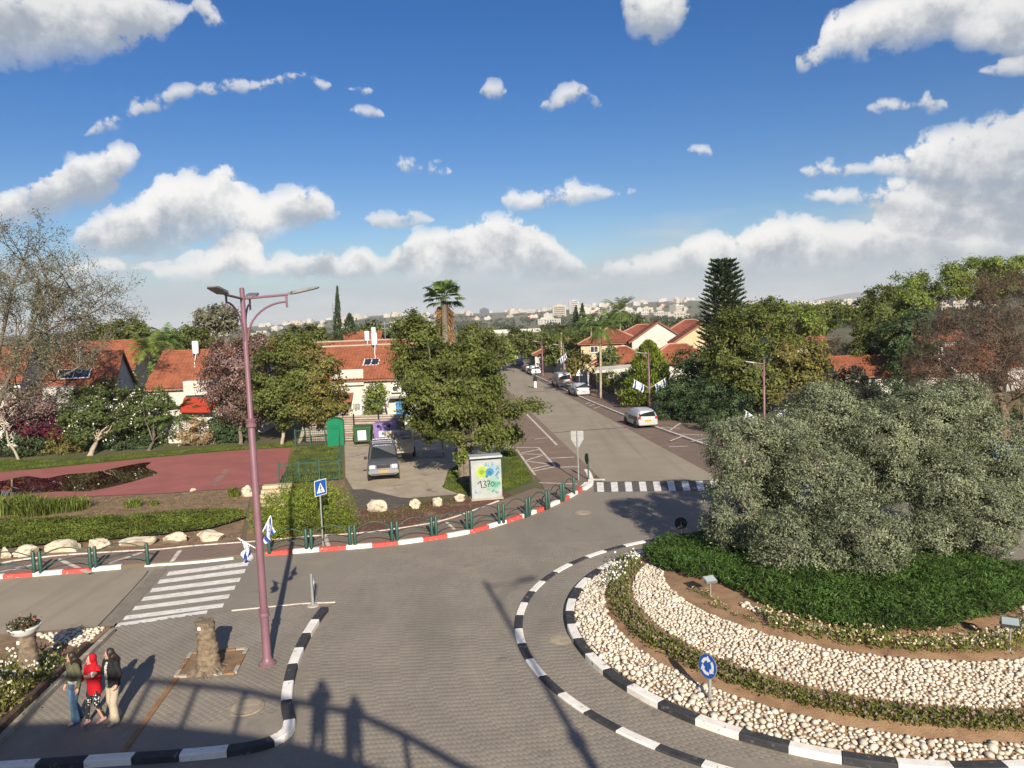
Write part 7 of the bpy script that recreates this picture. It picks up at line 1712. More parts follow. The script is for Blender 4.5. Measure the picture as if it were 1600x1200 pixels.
# ------------------------------------------------------------------ vehicles
m_tyre = mat('tyre_rubber', (.022, .022, .022), rough=.85); m_rim = mat('wheel_rim', (.42, .43, .44), rough=.35, metal=.8); m_cglass = mat('car_glass', (.014, .018, .02), rough=.06, spec=.4)
m_tail = mat('tail_light', (.36, .02, .015), rough=.25, spec=.6); m_headl = mat('head_light', (.62, .64, .64), rough=.12, spec=.8); m_plate = mat('number_plate', (.45, .28, .01), rough=.5); m_trim = mat('black_trim', (.03, .03, .032), rough=.6)
def paint(name, c): return mat(name, c, tuple(x * .93 for x in c), scale=1.5, rough=.28, spec=.6, metal=.15)
def car(loc, rz, st, wheels, wr, pm, label, cat='car', group=None, glass=(), rear=None, front=None, side=(), lower=None, rack=False):
    """st: stations (y, z_low, z_belt, z_top, half width, half width at the top), y forward"""
    t = thing('parked_' + ('van' if cat == 'van' else 'car'), loc, rz, label, cat, group); mb = MB(); secs = []
    for (y, zl, zb, zt, w, wt) in st:
        h = [(w * .82, zl), (w * .97, zl + .08), (w, zl + (zb - zl) * .55), (w * .975, zb), (wt, max(zb, zt - .07)), (wt * .86, zt), (0, zt + .015)]
        secs.append([Vector((x, y, z)) for x, z in h] + [Vector((-x, y, z)) for x, z in reversed(h[:-1])])
    n = len(secs[0]); vs = [p for s in secs for p in s]; fs = []; mi = []
    for i in range(len(secs) - 1):
        for k in range(n): fs.append((i * n + k, i * n + (k + 1) % n, (i + 1) * n + (k + 1) % n, (i + 1) * n + k)); mi.append(1 if lower and k in (0, 1, n - 2, n - 3, n - 1) else 0)
    fs += [tuple(range(n)), tuple(reversed(range((len(secs) - 1) * n, len(secs) * n)))]; mi += [0, 0]
    for f, m in zip(fs, mi): mb.f.append([len(mb.v) * 0 + q for q in f]); mb.m.append(m)
    mb.v = [tuple(v) for v in vs]
    body = mb.build('body', [pm, lower] if lower else pm, t, .55)
    bm = bmesh.new(); bm.from_mesh(body.data); bmesh.ops.recalc_face_normals(bm, faces=bm.faces); bm.to_mesh(body.data); bm.free()
    def pane(name, q, inset=.1, off=.012):
        c = sum(q, Vector()) / 4; q = [p + (c - p) * inset for p in q]; nn = (q[1] - q[0]).cross(q[3] - q[0]).normalized()
        ctr = Vector((0, c.y * .8, .9)); nn = nn if nn.dot(c - ctr) > 0 else -nn; b2 = MB(); b2.add([p + nn * off for p in q] + [p - nn * .01 for p in q], [(0, 1, 2, 3), (3, 2, 1, 0), (0, 4, 5, 1), (1, 5, 6, 2), (2, 6, 7, 3), (3, 7, 4, 0)]); b2.build(name, m_cglass, t)
    for i in side:
        for s in (1, -1):
            a, b_ = secs[i], secs[i + 1]; ia, ib = (3, 4) if s == 1 else (n - 3, n - 4)
            pane('side_window', [a[ia], b_[ia], b_[ib], a[ib]], .09)
    for i, nm in glass:
        a, b_ = secs[i], secs[i + 1]; pane(nm, [(a[5] + a[4]) / 2, (a[n - 5] + a[n - 4]) / 2, (b_[n - 5] + b_[n - 4]) / 2, (b_[5] + b_[4]) / 2], .05, .075)
    for (x, y) in [(s * st[len(st) // 2][4], yy) for yy in wheels for s in (1, -1)]:
        s = 1 if x > 0 else -1; wh = MB().lathe([(wr * .7, -.1), (wr * .95, -.105), (wr, -.06), (wr, .06), (wr * .95, .105), (wr * .7, .1)], 22, axis='X').build('wheel', m_tyre, t, .6, loc=(x - s * .09, y, wr))
        MB().lathe([(wr * .68, -.02), (wr * .68, .105), (wr * .6, .10), (wr * .2, .085)], 14, axis='X').build('rim', m_rim, wh, .6) if s > 0 else MB().lathe([(wr * .2, -.085), (wr * .6, -.10), (wr * .68, -.105), (wr * .68, .02)], 14, axis='X').build('rim', m_rim, wh, .6)
        MB().lathe([(wr * 1.17, -.02), (wr * 1.17, .012)], 22, axis='X', c=(x + s * .002, y, wr * 1.02)).build('wheel_arch', m_trim, t)
    if rear:
        y, zl, zt, w = rear
        for s in (1, -1): MB().box((s * w * .84, y, (zl + zt) / 2), (w * .24, .08, zt - zl)).build('tail_light', m_tail, t)
        MB().box((0, y - .03, zl - .12), (.5, .03, .11)).build('number_plate', m_plate, t); MB().box((0, y + .0, .42), (w * 1.9, .12, .2)).build('bumper', pm if not lower else lower, t)
    if front:
        y, zl, zt, w = front
        for s in (1, -1): MB().box((s * w * .76, y, (zl + zt) / 2), (w * .34, .08, zt - zl)).build('headlight', m_headl, t)
        MB().box((0, y + .01, (zl + zt) / 2), (w * .95, .06, (zt - zl) * .9)).build('grille', m_trim, t); MB().box((0, y + .09, zl - .17), (.5, .03, .11)).build('number_plate', m_plate, t)
        MB().box((0, y + .03, zl - .19), (w * 1.96, .12, .2)).build('bumper', m_rim if lower else pm, t)
    my = [s for s in st if s[3] - s[2] > .3][-1]
    for s in (1, -1): MB().box((s * (my[4] + .11), my[0] + .15, my[2] + .05), (.2, .1, .15)).build('mirror', m_trim, t)
    if rack:
        for s in (1, -1): MB().bar((s * .55, -1.5, 1.93), (s * .55, .35, 1.93), .04, .04).build('roof_rail', m_rim, t)
        for y in (-1.3, -.5, .2): MB().bar((-.55, y, 1.96), (.55, y, 1.96), .05, .03).build('roof_bar', m_rim, t)
    return t
hatch = [(-1.93, .30, .70, .74, .72, .66), (-1.90, .26, .94, .98, .79, .70), (-1.70, .24, 1.0, 1.38, .83, .62), (-1.35, .22, .98, 1.49, .85, .62), (-.1, .22, .95, 1.52, .85, .63), (.45, .22, .94, 1.46, .85, .60), (1.12, .22, .93, .97, .84, .72), (1.68, .24, .80, .84, .80, .66), (1.93, .30, .58, .62, .70, .58)]
sedan = [(-2.2, .32, .72, .76, .76, .68), (-2.15, .26, .94, .98, .82, .72), (-1.72, .24, .98, 1.02, .86, .74), (-1.05, .22, .97, 1.40, .88, .62), (-.3, .22, .94, 1.46, .88, .62), (.35, .22, .93, 1.40, .88, .60), (1.1, .22, .92, .96, .87, .74), (1.8, .24, .80, .84, .82, .68), (2.18, .30, .58, .62, .72, .6)]
vanp = [(-2.15, .34, .8, .84, .86, .80), (-2.12, .30, 1.05, 1.10, .90, .84), (-2.0, .28, 1.12, 1.75, .92, .78), (-1.7, .26, 1.12, 1.88, .93, .78), (.3, .26, 1.08, 1.90, .93, .78), (.85, .26, 1.06, 1.78, .93, .74), (1.45, .26, 1.05, 1.1, .92, .80), (1.95, .28, .85, .9, .88, .75), (2.15, .34, .6, .65, .8, .7)]
suvp = [(-2.2, .42, .90, .94, .82, .74), (-2.17, .38, 1.12, 1.16, .86, .78), (-2.08, .36, 1.16, 1.78, .88, .74), (-1.7, .34, 1.16, 1.88, .88, .72), (.1, .34, 1.12, 1.88, .88, .72), (.52, .34, 1.12, 1.82, .88, .70), (.95, .34, 1.12, 1.17, .88, .80), (1.95, .36, 1.06, 1.11, .87, .80), (2.15, .40, .94, .98, .85, .79), (2.2, .44, .70, .74, .80, .74)]
SD = math.atan2(-(kr[12].x - kr[20].x) * -1, (kr[20].y - kr[12].y)); SD = -math.atan2(kr[20].x - kr[12].x, kr[20].y - kr[12].y)
gl_h = ((1, 'rear_window'), (5, 'windscreen')); pg = 'cars parked along the street'
car((10.35, 60.7, .005), SD, hatch, (-1.25, 1.25), .30, paint('white_paint', (.46, .47, .47)), 'white hatchback parked nearest on the right side of the street', 'car', pg, gl_h, (-1.93, .78, 1.0, .80), None, (2, 3, 4))
car((7.75, 86.6, .005), SD, sedan, (-1.35, 1.4), .31, paint('silver_paint', (.50, .51, .51)), 'silver sedan parked in front of the white van', 'car', pg, ((2, 'rear_window'), (5, 'windscreen')), (-2.18, .72, .92, .82), None, (3, 4))
car((6.55, 98.6, .005), SD, vanp, (-1.4, 1.45), .32, paint('van_white', (.46, .46, .42)), 'white van parked with its back to the camera', 'van', pg, ((1, 'rear_window'), (5, 'windscreen')), (-2.14, .95, 1.25, .9), None, (3, 4))
for (x, y), c, lb in (((3.65, 122.2), (.66, .67, .66), 'white car nearest in the far row of parked cars'), ((2.9, 129.5), (.16, .17, .18), 'dark grey car second in the far row of parked cars'), ((1.4, 147.0), (.30, .29, .27), 'grey beige car third in the far row of parked cars'), ((.35, 160.5), (.60, .60, .59), 'pale car farthest in the row of parked cars')):
    car((x, y, .005), SD, hatch if y < 140 else sedan, (-1.25, 1.25), .30, paint('paint_%d' % int(y), c), lb, 'car', pg, gl_h, (-1.95, .78, 1.0, .80), None, (2, 3, 4))
f0 = G(600, 749, KZ - .01); hd = Vector((f0.x, f0.y, 0)).normalized(); p = f0 + hd * 1.45
car((p.x, p.y, KZ - .012), math.atan2(f0.x, -f0.y) * -1 + math.pi if False else math.pi - math.atan2(f0.x, f0.y), suvp, (-1.3, 1.42), .36, paint('suv_grey', (.085, .09, .095)), 'dark grey jeep with a silver lower body parked facing the camera in the yard', 'car', None, ((1, 'rear_window'), (5, 'windscreen')), (-2.19, .9, 1.1, .85), (2.19, .80, 1.0, .82), (2, 3, 4), lower=paint('suv_silver', (.56, .57, .57)), rack=True)
car((-39.2, 61.8, KZ), R_(88), hatch, (-1.25, 1.25), .30, paint('blue_paint', (.05, .10, .22)), 'dark blue car hidden behind the hedge by the blossoming tree', 'car', None, gl_h, (-1.93, .78, 1.0, .8), None, (2, 3, 4))
# open trailer behind the jeep
m_cream = mat('cream_sheet', (.50, .46, .36), (.40, .35, .27), scale=2, rough=.7, stain=((.34, .25, .17), 2, .55, .7))
t = thing('cargo_trailer', G(626, 722, KZ), R_(10), 'battered cream cargo trailer standing behind the jeep', 'trailer')
MB().box((0, 1.6, .62), (1.75, 3.1, .08)).build('floor', m_cream, t)
for x in (-.87, .87): MB().box((x, 1.6, 1.12), (.05, 3.1, .95)).build('side_panel', m_cream, t)
MB().box((0, .06, 1.05), (1.68, .05, .8)).build('tail_gate', m_cream, t); MB().box((0, 3.14, 1.15), (1.68, .05, .98)).build('front_panel', m_cream, t)
for x in (-.95, .95):
    wh = MB().lathe([(.2, -.09), (.32, -.09), (.34, -.05), (.34, .05), (.32, .09), (.2, .09)], 18, axis='X').build('wheel', m_tyre, t, .6, loc=(x, 1.7, .34)); MB().lathe([(.18, -.095), (.18, .095)], 12, axis='X').build('rim', m_rim, wh)
    MB().box((x, 1.7, .74), (.24, .85, .04)).build('mudguard', m_cream, t)
for y in (.1, 1.1, 2.1, 3.1):
    for x in (-.87, .87): MB().bar((x, y, 1.55), (x, y, 1.72), .05, .05).build('upright', m_steel, t)
for x in (-.87, .87): MB().bar((x, .1, 1.72), (x, 3.1, 1.72), .05, .05).build('top_rail', m_steel, t)
m_heap = mat('scrap', (.30, .24, .17), (.5, .46, .4), scale=5, rough=.9); rs = np.random.RandomState(2)
for k in range(9): tag(MB().box((0, 0, 0), (rs.uniform(.25, .6), rs.uniform(.3, .9), rs.uniform(.12, .3)), rs.uniform(0, 3)).build('scrap_board', m_heap, t, loc=(rs.uniform(-.5, .5), rs.uniform(.4, 2.8), .75 + .1 * k)))

# ------------------------------------------------------------------ people
def remesh(mb, voxel, name, m, parent, smooth=3):
    me = mb.mesh(name, m); o = bpy.data.objects.new(name, me); COL.objects.link(o)
    md = o.modifiers.new('r', 'REMESH'); md.mode = 'VOXEL'; md.voxel_size = voxel; md.use_smooth_shade = True
    if smooth: s = o.modifiers.new('s', 'SMOOTH'); s.iterations = smooth; s.factor = .5
    dg = bpy.context.evaluated_depsgraph_get(); ev = bpy.data.meshes.new_from_object(o.evaluated_get(dg)); o.modifiers.clear(); o.data = ev; bpy.data.meshes.remove(me)
    ev.name = name; o.parent = parent
    if not len(ev.materials): ev.materials.append(m)
    return o
def cap(mb, pts, rad, n=12):
    """tapered limb with round ends"""
    pts = [Vector(p) for p in pts]; P_, R2 = [], []
    d0 = (pts[1] - pts[0]).normalized(); d1 = (pts[-1] - pts[-2]).normalized()
    for a in (80, 50, 20): P_.append(pts[0] - d0 * rad[0] * math.sin(R_(a))); R2.append(rad[0] * math.cos(R_(a)))
    for p, r in zip(pts, rad): P_.append(p); R2.append(r)
    for a in (20, 50, 80): P_.append(pts[-1] + d1 * rad[-1] * math.sin(R_(a))); R2.append(rad[-1] * math.cos(R_(a)))
    mb.tube(P_, R2, n)
def loft(mb, secs, n=16):
    """secs: (z, centre x, centre y, rx, ry)"""
    vs = []; fs = []
    for z, cx, cy, rx, ry in secs:
        for k in range(n): a = 2 * math.pi * k / n; vs.append((cx + rx * math.cos(a), cy + ry * math.sin(a), z))
    for i in range(len(secs) - 1):
        for k in range(n): fs.append((i * n + k, i * n + (k + 1) % n, (i + 1) * n + (k + 1) % n, (i + 1) * n + k))
    fs += [tuple(reversed(range(n))), tuple(range((len(secs) - 1) * n, len(secs) * n))]; mb.add(vs, fs)
m_skin = mat('skin', (.50, .29, .20), (.45, .255, .175), scale=5, rough=.55); m_hair = mat('dark_hair', (.022, .015, .011), (.035, .024, .017), scale=20, rough=.5, spec=.4); m_lip = mat('lips', (.36, .12, .11), rough=.5)
def hand(mb, w, d, side, palm=None, curl=.5):
    """palm and five bent fingers at wrist w, pointing along d"""
    w = Vector(w); d = Vector(d).normalized(); pn = Vector(palm or (side * -1, 0, 0)); pn = (pn - d * pn.dot(d)).normalized(); u = d.cross(pn).normalized()
    cap(mb, [w, w + d * .045, w + d * .085], [.026, .034, .030], 10)
    for i, (o, l) in enumerate(((-.030, .062), (-.010, .074), (.010, .070), (.028, .054))):
        b = w + d * .088 + u * o; c = b + d * l * .5 + pn * l * .12 * curl; e = c + (d * (1 - .5 * curl) + pn * curl).normalized() * l * .55; cap(mb, [b - d * .02, b, c, e], [.0095, .0095, .009, .0075], 7)
    b = w + d * .03 - u * .028; c = b + (d * .6 - u * .7 + pn * .3).normalized() * .042; e = c + (d * .85 - u * .2 + pn * .4).normalized() * .032; cap(mb, [b, c, e], [.013, .0105, .009], 7)
def person(loc, rz, P, label, voxel=.012):
    """P: pose and clothing. local frame: facing -Y, z up"""
    s = P.get('h', 1.66) / 1.66; t = thing('person', loc, rz, label, 'person'); t.scale = (s, s, s)
    hipz = .86; J = P
    hips = [Vector((.085 * k, 0, hipz)) for k in (1, -1)]; knees = [Vector(J['knee'][i]) for i in (0, 1)]; ank = [Vector(J['ankle'][i]) for i in (0, 1)]; toes = [a + Vector(J.get('toe', (0, -.15, -.045))) for a in ank]
    sh = [Vector((.165 * k, .0, 1.36)) for k in (1, -1)]; elb = [Vector(J['elbow'][i]) for i in (0, 1)]; wr = [Vector(J['wrist'][i]) for i in (0, 1)]
    hd = Vector((0, -.02, 1.555)); yaw = J.get('look', 0.0); Rz = Matrix.Rotation(yaw, 4, 'Z')
    H = lambda x, y, z: hd + (Rz @ Vector((x, y, z)))
    mb = MB()
    loft(mb, [(.80, 0, .005, .13, .09), (.86, 0, .01, .165, .115), (.94, 0, .01, .155, .105), (1.05, 0, 0, .128, .09), (1.16, 0, -.008, .14, .10), (1.28, 0, -.008, .158, .105), (1.36, 0, 0, .150, .085), (1.41, 0, .005, .085, .06), (1.44, 0, .005, .055, .05)])
    cap(mb, [(0, .005, 1.40), (0, -.005, 1.50)], [.052, .047]);
    n0 = len(mb.v); mb.ell((0, 0, .015), (.073, .088, .108), 18, 12); mb.ell((0, -.018, -.055), (.055, .066, .058), 14, 9); cap(mb, [(0, -.085, .015), (0, -.104, -.022)], [.011, .015], 8); mb.ell((0, -.075, -.095), (.024, .02, .018), 10, 6); mb.ell((0, -.082, -.058), (.024, .012, .012), 10, 6)
    for k in (1, -1): mb.ell((k * .075, .008, -.005), (.011, .02, .03), 8, 6); mb.ell((k * .032, -.072, .032), (.022, .016, .010), 8, 6)
    mb.xf(Matrix.Translation(hd) @ Rz, n0)
    for i, k in ((0, 1), (1, -1)):
        cap(mb, [hips[i], hips[i].lerp(knees[i], .5), knees[i]], [.085, .07, .05]); cap(mb, [knees[i], knees[i].lerp(ank[i], .35), ank[i]], [.05, .052, .034]); cap(mb, [ank[i], ank[i] + Vector((0, .03, -.05)), toes[i]], [.034, .036, .03])
        cap(mb, [sh[i], sh[i].lerp(elb[i], .5), elb[i]], [.052, .045, .037]); cap(mb, [elb[i], elb[i].lerp(wr[i], .4), wr[i]], [.037, .036, .025]); hand(mb, wr[i], wr[i] - elb[i], k, J.get('palm'), J.get('curl', .5))
    remesh(mb, voxel * .8, 'body', m_skin, t, 2)
    for k in (1, -1): MB().ell(H(k * .031, -.086, .018), (.009, .006, .006), 8, 5).build('eye', m_sblack, t)
    MB().ell(H(0, -.093, -.058), (.02, .006, .007), 8, 5).build('mouth', m_lip, t)
    # trousers
    mb = MB(); loft(mb, [(.78, 0, .005, .13, .10), (.84, 0, .008, .175, .128), (.92, 0, .01, .17, .122), (1.0, 0, .005, .15, .108)]); fl = J.get('flare', (.075, .07, .075))
    for i in (0, 1):
        a = hips[i]; b = knees[i]; c = ank[i] + Vector((0, .01, J.get('hem', 0.0)))
        cap(mb, [a, a.lerp(b, .5), b, b.lerp(c, .5), c], [.098, .088, fl[0], fl[1], fl[2]], 14)
    remesh(mb, voxel, 'trousers', J['trousers'], t)
    # shoes
    for i in (0, 1):
        mb = MB(); a = ank[i]; d = (toes[i] - a); d.z = 0; d = d.normalized(); f = Vector((a.x, a.y, a.z - .055)); cap(mb, [f - d * .05 + Vector((0, 0, .012)), f + d * .06 + Vector((0, 0, .004)), f + d * .15 - Vector((0, 0, .006))], [.042, .043, .034], 10); remesh(mb, voxel, 'shoe', J['shoes'], t)
    # upper garment
    mb = MB(); zt = J['top_hem']; wv = J.get('top_w', 1.0)
    loft(mb, [(zt, 0, .005, .17 * wv, .125 * wv), (zt + .06, 0, .005, .178 * wv, .13 * wv), (1.10, 0, 0, .165 * wv, .122 * wv), (1.25, 0, -.005, .178, .125), (1.36, 0, 0, .165, .10), (1.42, 0, .005, .10, .075), (1.45, 0, .005, .07, .062)])
    for i in (0, 1):
        a = elb[i].lerp(wr[i], J.get('sleeve', .92)); cap(mb, [sh[i], sh[i].lerp(elb[i], .5), elb[i], elb[i].lerp(a, .5), a], [.072, .064, .056, .052, .042], 12)
    if J.get('hood'):
        n0 = len(mb.v); mb.ell((0, .03, .02), (.098, .10, .128), 16, 10); mb.ell((0, .06, -.10), (.09, .07, .08), 14, 8); mb.xf(Matrix.Translation(hd) @ Rz, n0)
        cap(mb, [(0, .03, 1.40), (0, .02, 1.47)], [.09, .085])
    remesh(mb, voxel, 'top', J['top'], t)
    if J.get('vest'):          # a lighter layer showing below or inside
        mb = MB(); z0, z1, w = J['vest'][1:]; loft(mb, [(z0, 0, .0, w, .118), (z1, 0, 0, w * .98, .116)]); mb.build('shirt', J['vest'][0], t, True)
    if not J.get('hood'):
        mb = MB(); n0 = 0; mb.ell((0, .022, .035), (.086, .092, .108), 18, 11); mb.ell((0, .06, -.06), (.078, .055, .10), 14, 9)
        for k in (1, -1): cap(mb, [(k * .07, .0, .05), (k * .078, .012, -.06), (k * .07, .03, -.16)], [.022, .024, .022], 8)
        mb.xf(Matrix.Translation(hd) @ Rz); b0 = hd + (Rz @ Vector((0, .075, -.05)))
        hl = J.get('hair', .34); bk = Vector((b0.x * .6, max(b0.y, .09), b0.z)); cap(mb, [b0, bk + Vector((.0, .035, -hl * .4)), bk + Vector((J.get('hair_x', 0), .045, -hl))], [.075, .072, .035], 12)
        remesh(mb, voxel, 'hair', m_hair, t, 2)
    return t
m_oliv = mat('olive_knit', (.115, .115, .065), (.09, .09, .05), scale=25, rough=.95, bump=.4, bscale=90); m_jean = mat('blue_denim', (.10, .19, .29), (.075, .14, .22), scale=6, rough=.9); m_redh = mat('red_fleece', (.40, .006, .014), (.34, .005, .012), scale=8, rough=.9)
m_blackj = mat('black_jacket', (.012, .012, .013), (.018, .018, .019), scale=8, rough=.85); m_beige = mat('beige_trousers', (.44, .37, .265), (.38, .315, .225), scale=5, rough=.9); m_cloth = mat('white_shirt', (.70, .69, .66), rough=.9); m_shoe_p = mat('pink_shoes', (.62, .38, .36), rough=.8); m_shoe_w = mat('pale_shoes', (.52, .48, .42), rough=.8)
def dotted():
    m = bpy.data.materials.new('dotted_trousers'); m.use_nodes = True; T = m.node_tree; b = T.nodes['Principled BSDF']; b.inputs['Roughness'].default_value = .9
    v = N(T, 'ShaderNodeTexVoronoi'); v.inputs['Scale'].default_value = 17; v.inputs['Randomness'].default_value = .55; T.links.new(N(T, 'ShaderNodeTexCoord').outputs['Object'], v.inputs['Vector'])
    T.links.new(MIX(T, SMOOTH(T, v.outputs['Distance'], .33, .27), (.012, .012, .014), (.62, .60, .56)), b.inputs['Base Color']); return m
m_plaid = mat('checked_shirt', (.55, .53, .50), (.12, .13, .12), scale=30, rough=.9)
walkA = dict(knee=[(.10, -.10, .47), (-.09, -.03, .47)], ankle=[(.11, -.10, .085), (-.09, .10, .10)])
walkB = dict(knee=[(.11, -.06, .47), (-.11, -.12, .47)], ankle=[(.13, .06, .09), (-.13, -.16, .085)])
FZ = PZ - .005
person(G(121, 1125, FZ), R_(-32), dict(h=1.63, **walkA, elbow=[(.235, .03, 1.10), (-.235, .03, 1.10)], wrist=[(.25, -.05, .87), (-.25, -.06, .87)], top=m_oliv, top_hem=1.0, vest=(m_cloth, .93, 1.03, .168), trousers=m_jean, flare=(.075, .085, .10), hem=-.02, shoes=m_shoe_w, look=R_(-42), hair=.30, hair_x=.05), 'person with long dark hair in an olive knit top and blue flared jeans')
person(G(152, 1127, FZ), R_(-22), dict(h=1.60, **walkB, elbow=[(.24, -.02, 1.12), (-.28, .02, 1.10)], wrist=[(.14, -.17, 1.20), (-.34, -.12, .98)], top=m_redh, top_hem=.70, top_w=1.08, trousers=dotted(), flare=(.062, .054, .047), hem=.06, shoes=m_shoe_p, look=R_(-30), hood=True), 'person in a long red hooded top and black dotted trousers')
p3 = person(G(181, 1126, FZ), R_(-26), dict(h=1.72, **walkA, elbow=[(.24, .03, 1.12), (-.20, -.06, 1.12)], wrist=[(.22, -.06, .92), (-.14, -.26, 1.20)], top=m_blackj, top_hem=.82, top_w=1.06, vest=(m_plaid, 1.1, 1.3, .10), trousers=m_beige, flare=(.082, .09, .098), hem=-.02, shoes=m_shoe_w, look=R_(-48), hair=.28), 'person with dark hair in a black jacket and beige wide trousers')
mb = MB(); loft(mb, [(.86, -.02, -.100, .045, .05), (1.1, -.02, -.105, .05, .045), (1.3, -.02, -.098, .045, .045), (1.4, -.01, -.07, .03, .035)]); mb.build('open_shirt', m_plaid, p3, True)
cup = Matrix.Rotation(R_(-26), 4, 'Z') @ Vector((-.15 * 1.036, -.35 * 1.036, 1.2 * 1.036)); t = thing('paper_cup', G(181, 1126, FZ) + cup, 0, 'small white cup held by the person in the black jacket', 'cup'); MB().lathe([(.028, -.05), (.037, .05), (.034, .05), (.03, -.03)], 14).build('cup', m_swhite, t)
dk = mat('dark_clothes', (.02, .022, .026), rough=.9)
person(street_at(97, -3.0) + Vector((0, 0, -KZ + .01)), R_(160), dict(h=1.75, knee=[(.09, -.02, .47), (-.09, -.02, .47)], ankle=[(.10, 0, .09), (-.10, 0, .09)], elbow=[(.22, .02, 1.1), (-.22, .02, 1.1)], wrist=[(.22, -.05, .86), (-.22, -.05, .86)], top=dk, top_hem=.86, trousers=m_cloth, shoes=dk, hair=.08), 'person in a black top and white trousers standing beside the white van', .02)

# ------------------------------------------------------------------ the footbridge the picture is taken from; it stays behind and below the camera and throws its shadow into view
DECK = [(-40, 8.9), (-14, 8.75), (-9.0, 8.55), (-5.4, 8.52), (-2.3, 8.1), (-1.27, 7.87), (0, 7.50), (.5, 7.32), (3, 6.3), (14, 1.8), (18, .2)]
RAIL = [(-40, 10.1), (-14, 9.98), (-9.6, 9.85), (-5.46, 9.52), (-2.85, 9.15), (-1.84, 8.89), (0, 8.46), (1.11, 7.92), (2.03, 7.35), (3.5, 6.75), (14, 2.6), (18, 1.0)]
dz = lambda x: float(np.interp(x, [d[0] for d in DECK], [d[1] for d in DECK])); rz_ = lambda x: float(np.interp(x, [d[0] for d in RAIL], [d[1] for d in RAIL]))
br = thing('footbridge', (0, 0, 0), 0, 'footbridge the picture is taken from, its railing shadow lying on the road', 'bridge')
mb = MB(); xs = np.linspace(-40, 18, 117)
for x in xs: z = dz(x); mb.v += [(x, -.12, z), (x, -3.2, z), (x, -3.2, z - .7), (x, -.12, z - .7)]
for i in range(len(xs) - 1):
    for k in range(4): mb.f.append([i * 4 + k, i * 4 + (k + 1) % 4, i * 4 + 4 + (k + 1) % 4, i * 4 + 4 + k]); mb.m.append(0)
mb.f += [[0, 1, 2, 3], [len(mb.v) - 1, len(mb.v) - 2, len(mb.v) - 3, len(mb.v) - 4]]; mb.m += [0, 0]
mb.build('deck', m_conc, br)
for y in (-.16, -3.1):
    MB().tube([(x, y, rz_(x)) for x in xs], .085, 8).build('hand_rail', m_steel, br)
    for x in np.arange(-39, 18, 1.25): MB().bar((x, y, dz(x) - .05), (x, y, rz_(x)), .11, .09).build('rail_post', m_steel, br)
for x in (-24, -13): MB().box((x, -1.65, 3.95), (.8, 1.4, 7.9)).build('pier', m_conc, br)
up_arm = dict(knee=[(.09, -.02, .47), (-.09, -.02, .47)], ankle=[(.10, 0, .09), (-.10, 0, .09)], elbow=[(.21, -.10, 1.16), (-.21, -.10, 1.16)], wrist=[(.07, -.30, 1.36), (-.07, -.30, 1.36)], shoes=dk, hair=.1)
person((.02, -.56, dz(.02) - .02), math.pi, dict(h=1.60, **up_arm, top=dk, top_hem=.86, trousers=dk), 'person on the footbridge taking the picture, seen only as a shadow', .02)
person((-.80, -.52, dz(-.8) - .02), math.pi, dict(h=1.78, **up_arm, top=dk, top_hem=.86, trousers=dk), 'second person on the footbridge, seen only as the left shadow', .02)

# ------------------------------------------------------------------ short grass on the lawns: nobody could count it
def turf(name, px, n, label, seed, leaf, L=(.06, .13)):
    poly = [G(x, y, KZ)[:2] for x, y in px]; rs = np.random.RandomState(seed); xs = [p[0] for p in poly]; ys = [p[1] for p in poly]; out = []
    while len(out) < n:
        a = np.column_stack([rs.uniform(min(xs), max(xs), n), rs.uniform(min(ys), max(ys), n)]); out += [p for p in a if pin(poly, p[0], p[1]) and mnoise.noise(Vector((p[0] * .6, p[1] * .6, 1))) > -.35]
    C = np.column_stack([np.array(out[:n]), np.full(n, KZ + .02)]); D = unit(np.column_stack([rs.normal(0, .5, n), rs.normal(0, .5, n), np.ones(n)]))
    o = link(name, npmesh(name, quads(C, D, perp(rs, D), rs.uniform(*L, n), rs.uniform(.02, .045, n)), 4, LM[leaf])); tag(o, label, 'grass', kind='stuff')
turf('grass', [(702, 735), (735, 716), (800, 703), (826, 735), (833, 751), (790, 766), (720, 772), (694, 762)], 14000, 'rough grass under the big dense tree', 1, 'bank')
turf('grass', [(455, 700), (531, 692), (537, 748), (440, 756)], 14000, 'deep green grass inside the bar fence', 2, 'mid')
turf('grass', [(-30, 720), (120, 717), (300, 701), (460, 691), (463, 698), (380, 702), (250, 713), (60, 732), (-30, 738)], 16000, 'grass verge behind the red court', 3, 'bank')
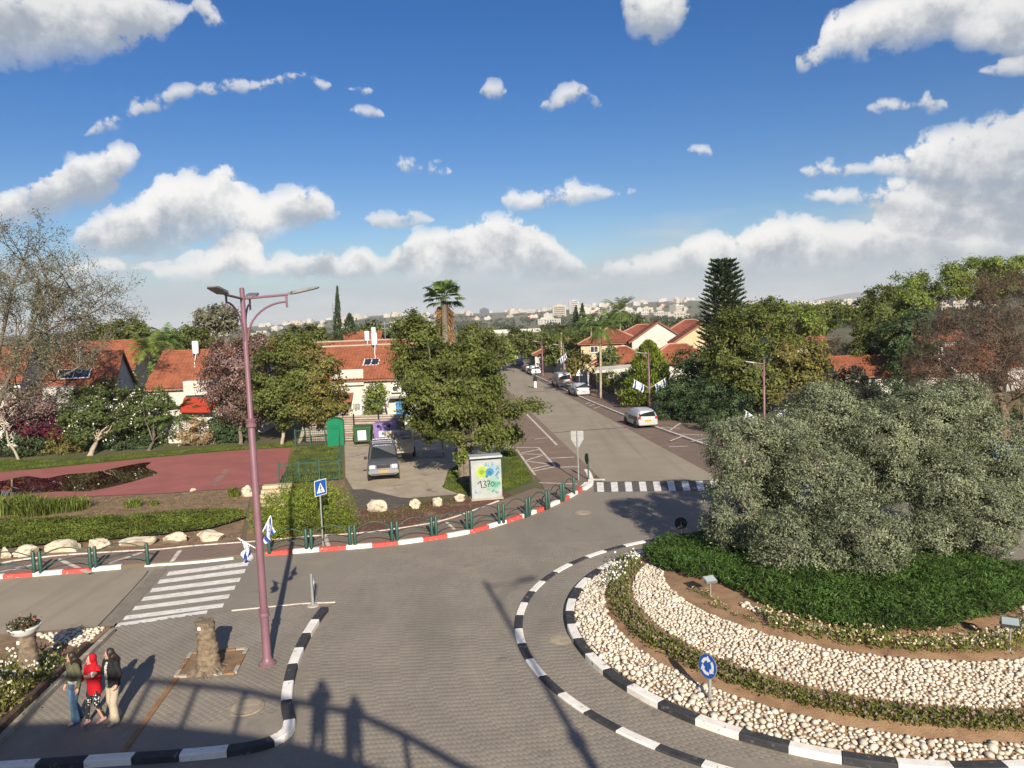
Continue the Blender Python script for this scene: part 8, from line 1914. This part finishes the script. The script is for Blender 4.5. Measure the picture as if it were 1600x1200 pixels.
turf('grass', [(555, 790), (600, 800), (660, 785), (735, 776), (700, 790), (620, 812), (560, 822)], 700, 'sparse weeds on the mulch bed', 4, 'bank')
turf('grass', [(150, 778), (380, 766), (380, 790), (250, 806), (140, 806)], 900, 'sparse weeds on the dirt bank', 5, 'warm')
# loose clods and pebbles on the bare ground
def clods(name, px, n, label, seed, m, s0=.015, s1=.05):
    poly = [G(x, y, KZ)[:2] for x, y in px]; r = random.Random(seed); mb = MB(); xs = [p[0] for p in poly]; ys = [p[1] for p in poly]; k = 0
    while k < n:
        x, y = r.uniform(min(xs), max(xs)), r.uniform(min(ys), max(ys))
        if pin(poly, x, y): s = r.uniform(s0, s1) * r.random() ** .5; mb.ell((x, y, KZ - .01 + s * .3), (s, s * r.uniform(.6, 1), s * .6), 5, 4); k += 1
    tag(mb.build(name, m), label, 'gravel', kind='stuff')
clods('gravel', [(150, 778), (385, 766), (380, 845), (90, 862), (0, 872), (0, 800)], 500, 'loose clods on the dirt bank', 1, m_bedsoil)
clods('gravel', [(556, 831), (560, 797), (660, 785), (735, 776), (795, 772), (700, 810), (640, 822)], 500, 'chips on the mulch bed', 2, mat('mulch_chip', (.22, .10, .065), (.30, .22, .15), scale=3, space='World'), .01, .04)
clods('gravel', [(540, 690), (700, 686), (700, 740), (690, 765), (600, 775), (545, 760)], 300, 'gravel and litter in the yard', 3, mat('yard_chip', (.12, .085, .06), (.3, .24, .17), scale=2, space='World'), .015, .06)

# ------------------------------------------------------------------ air between the street and the hills
def build_haze():
    m = bpy.data.materials.new('haze_air'); m.use_nodes = True; T = m.node_tree; T.nodes.clear()
    v = N(T, 'ShaderNodeVolumePrincipled'); v.inputs['Color'].default_value = (.93, .96, 1, 1); v.inputs['Density'].default_value = 0.00013; v.inputs['Anisotropy'].default_value = 0.0
    out = N(T, 'ShaderNodeOutputMaterial'); T.links.new(v.outputs[0], out.inputs['Volume'])
    o = MB().box((0, 3000, 84), (13600, 13000, 174)).build('haze', m); o['kind'] = 'stuff'; o['label'] = 'thin blue haze over the far town and hills'; o['category'] = 'haze'
build_haze()
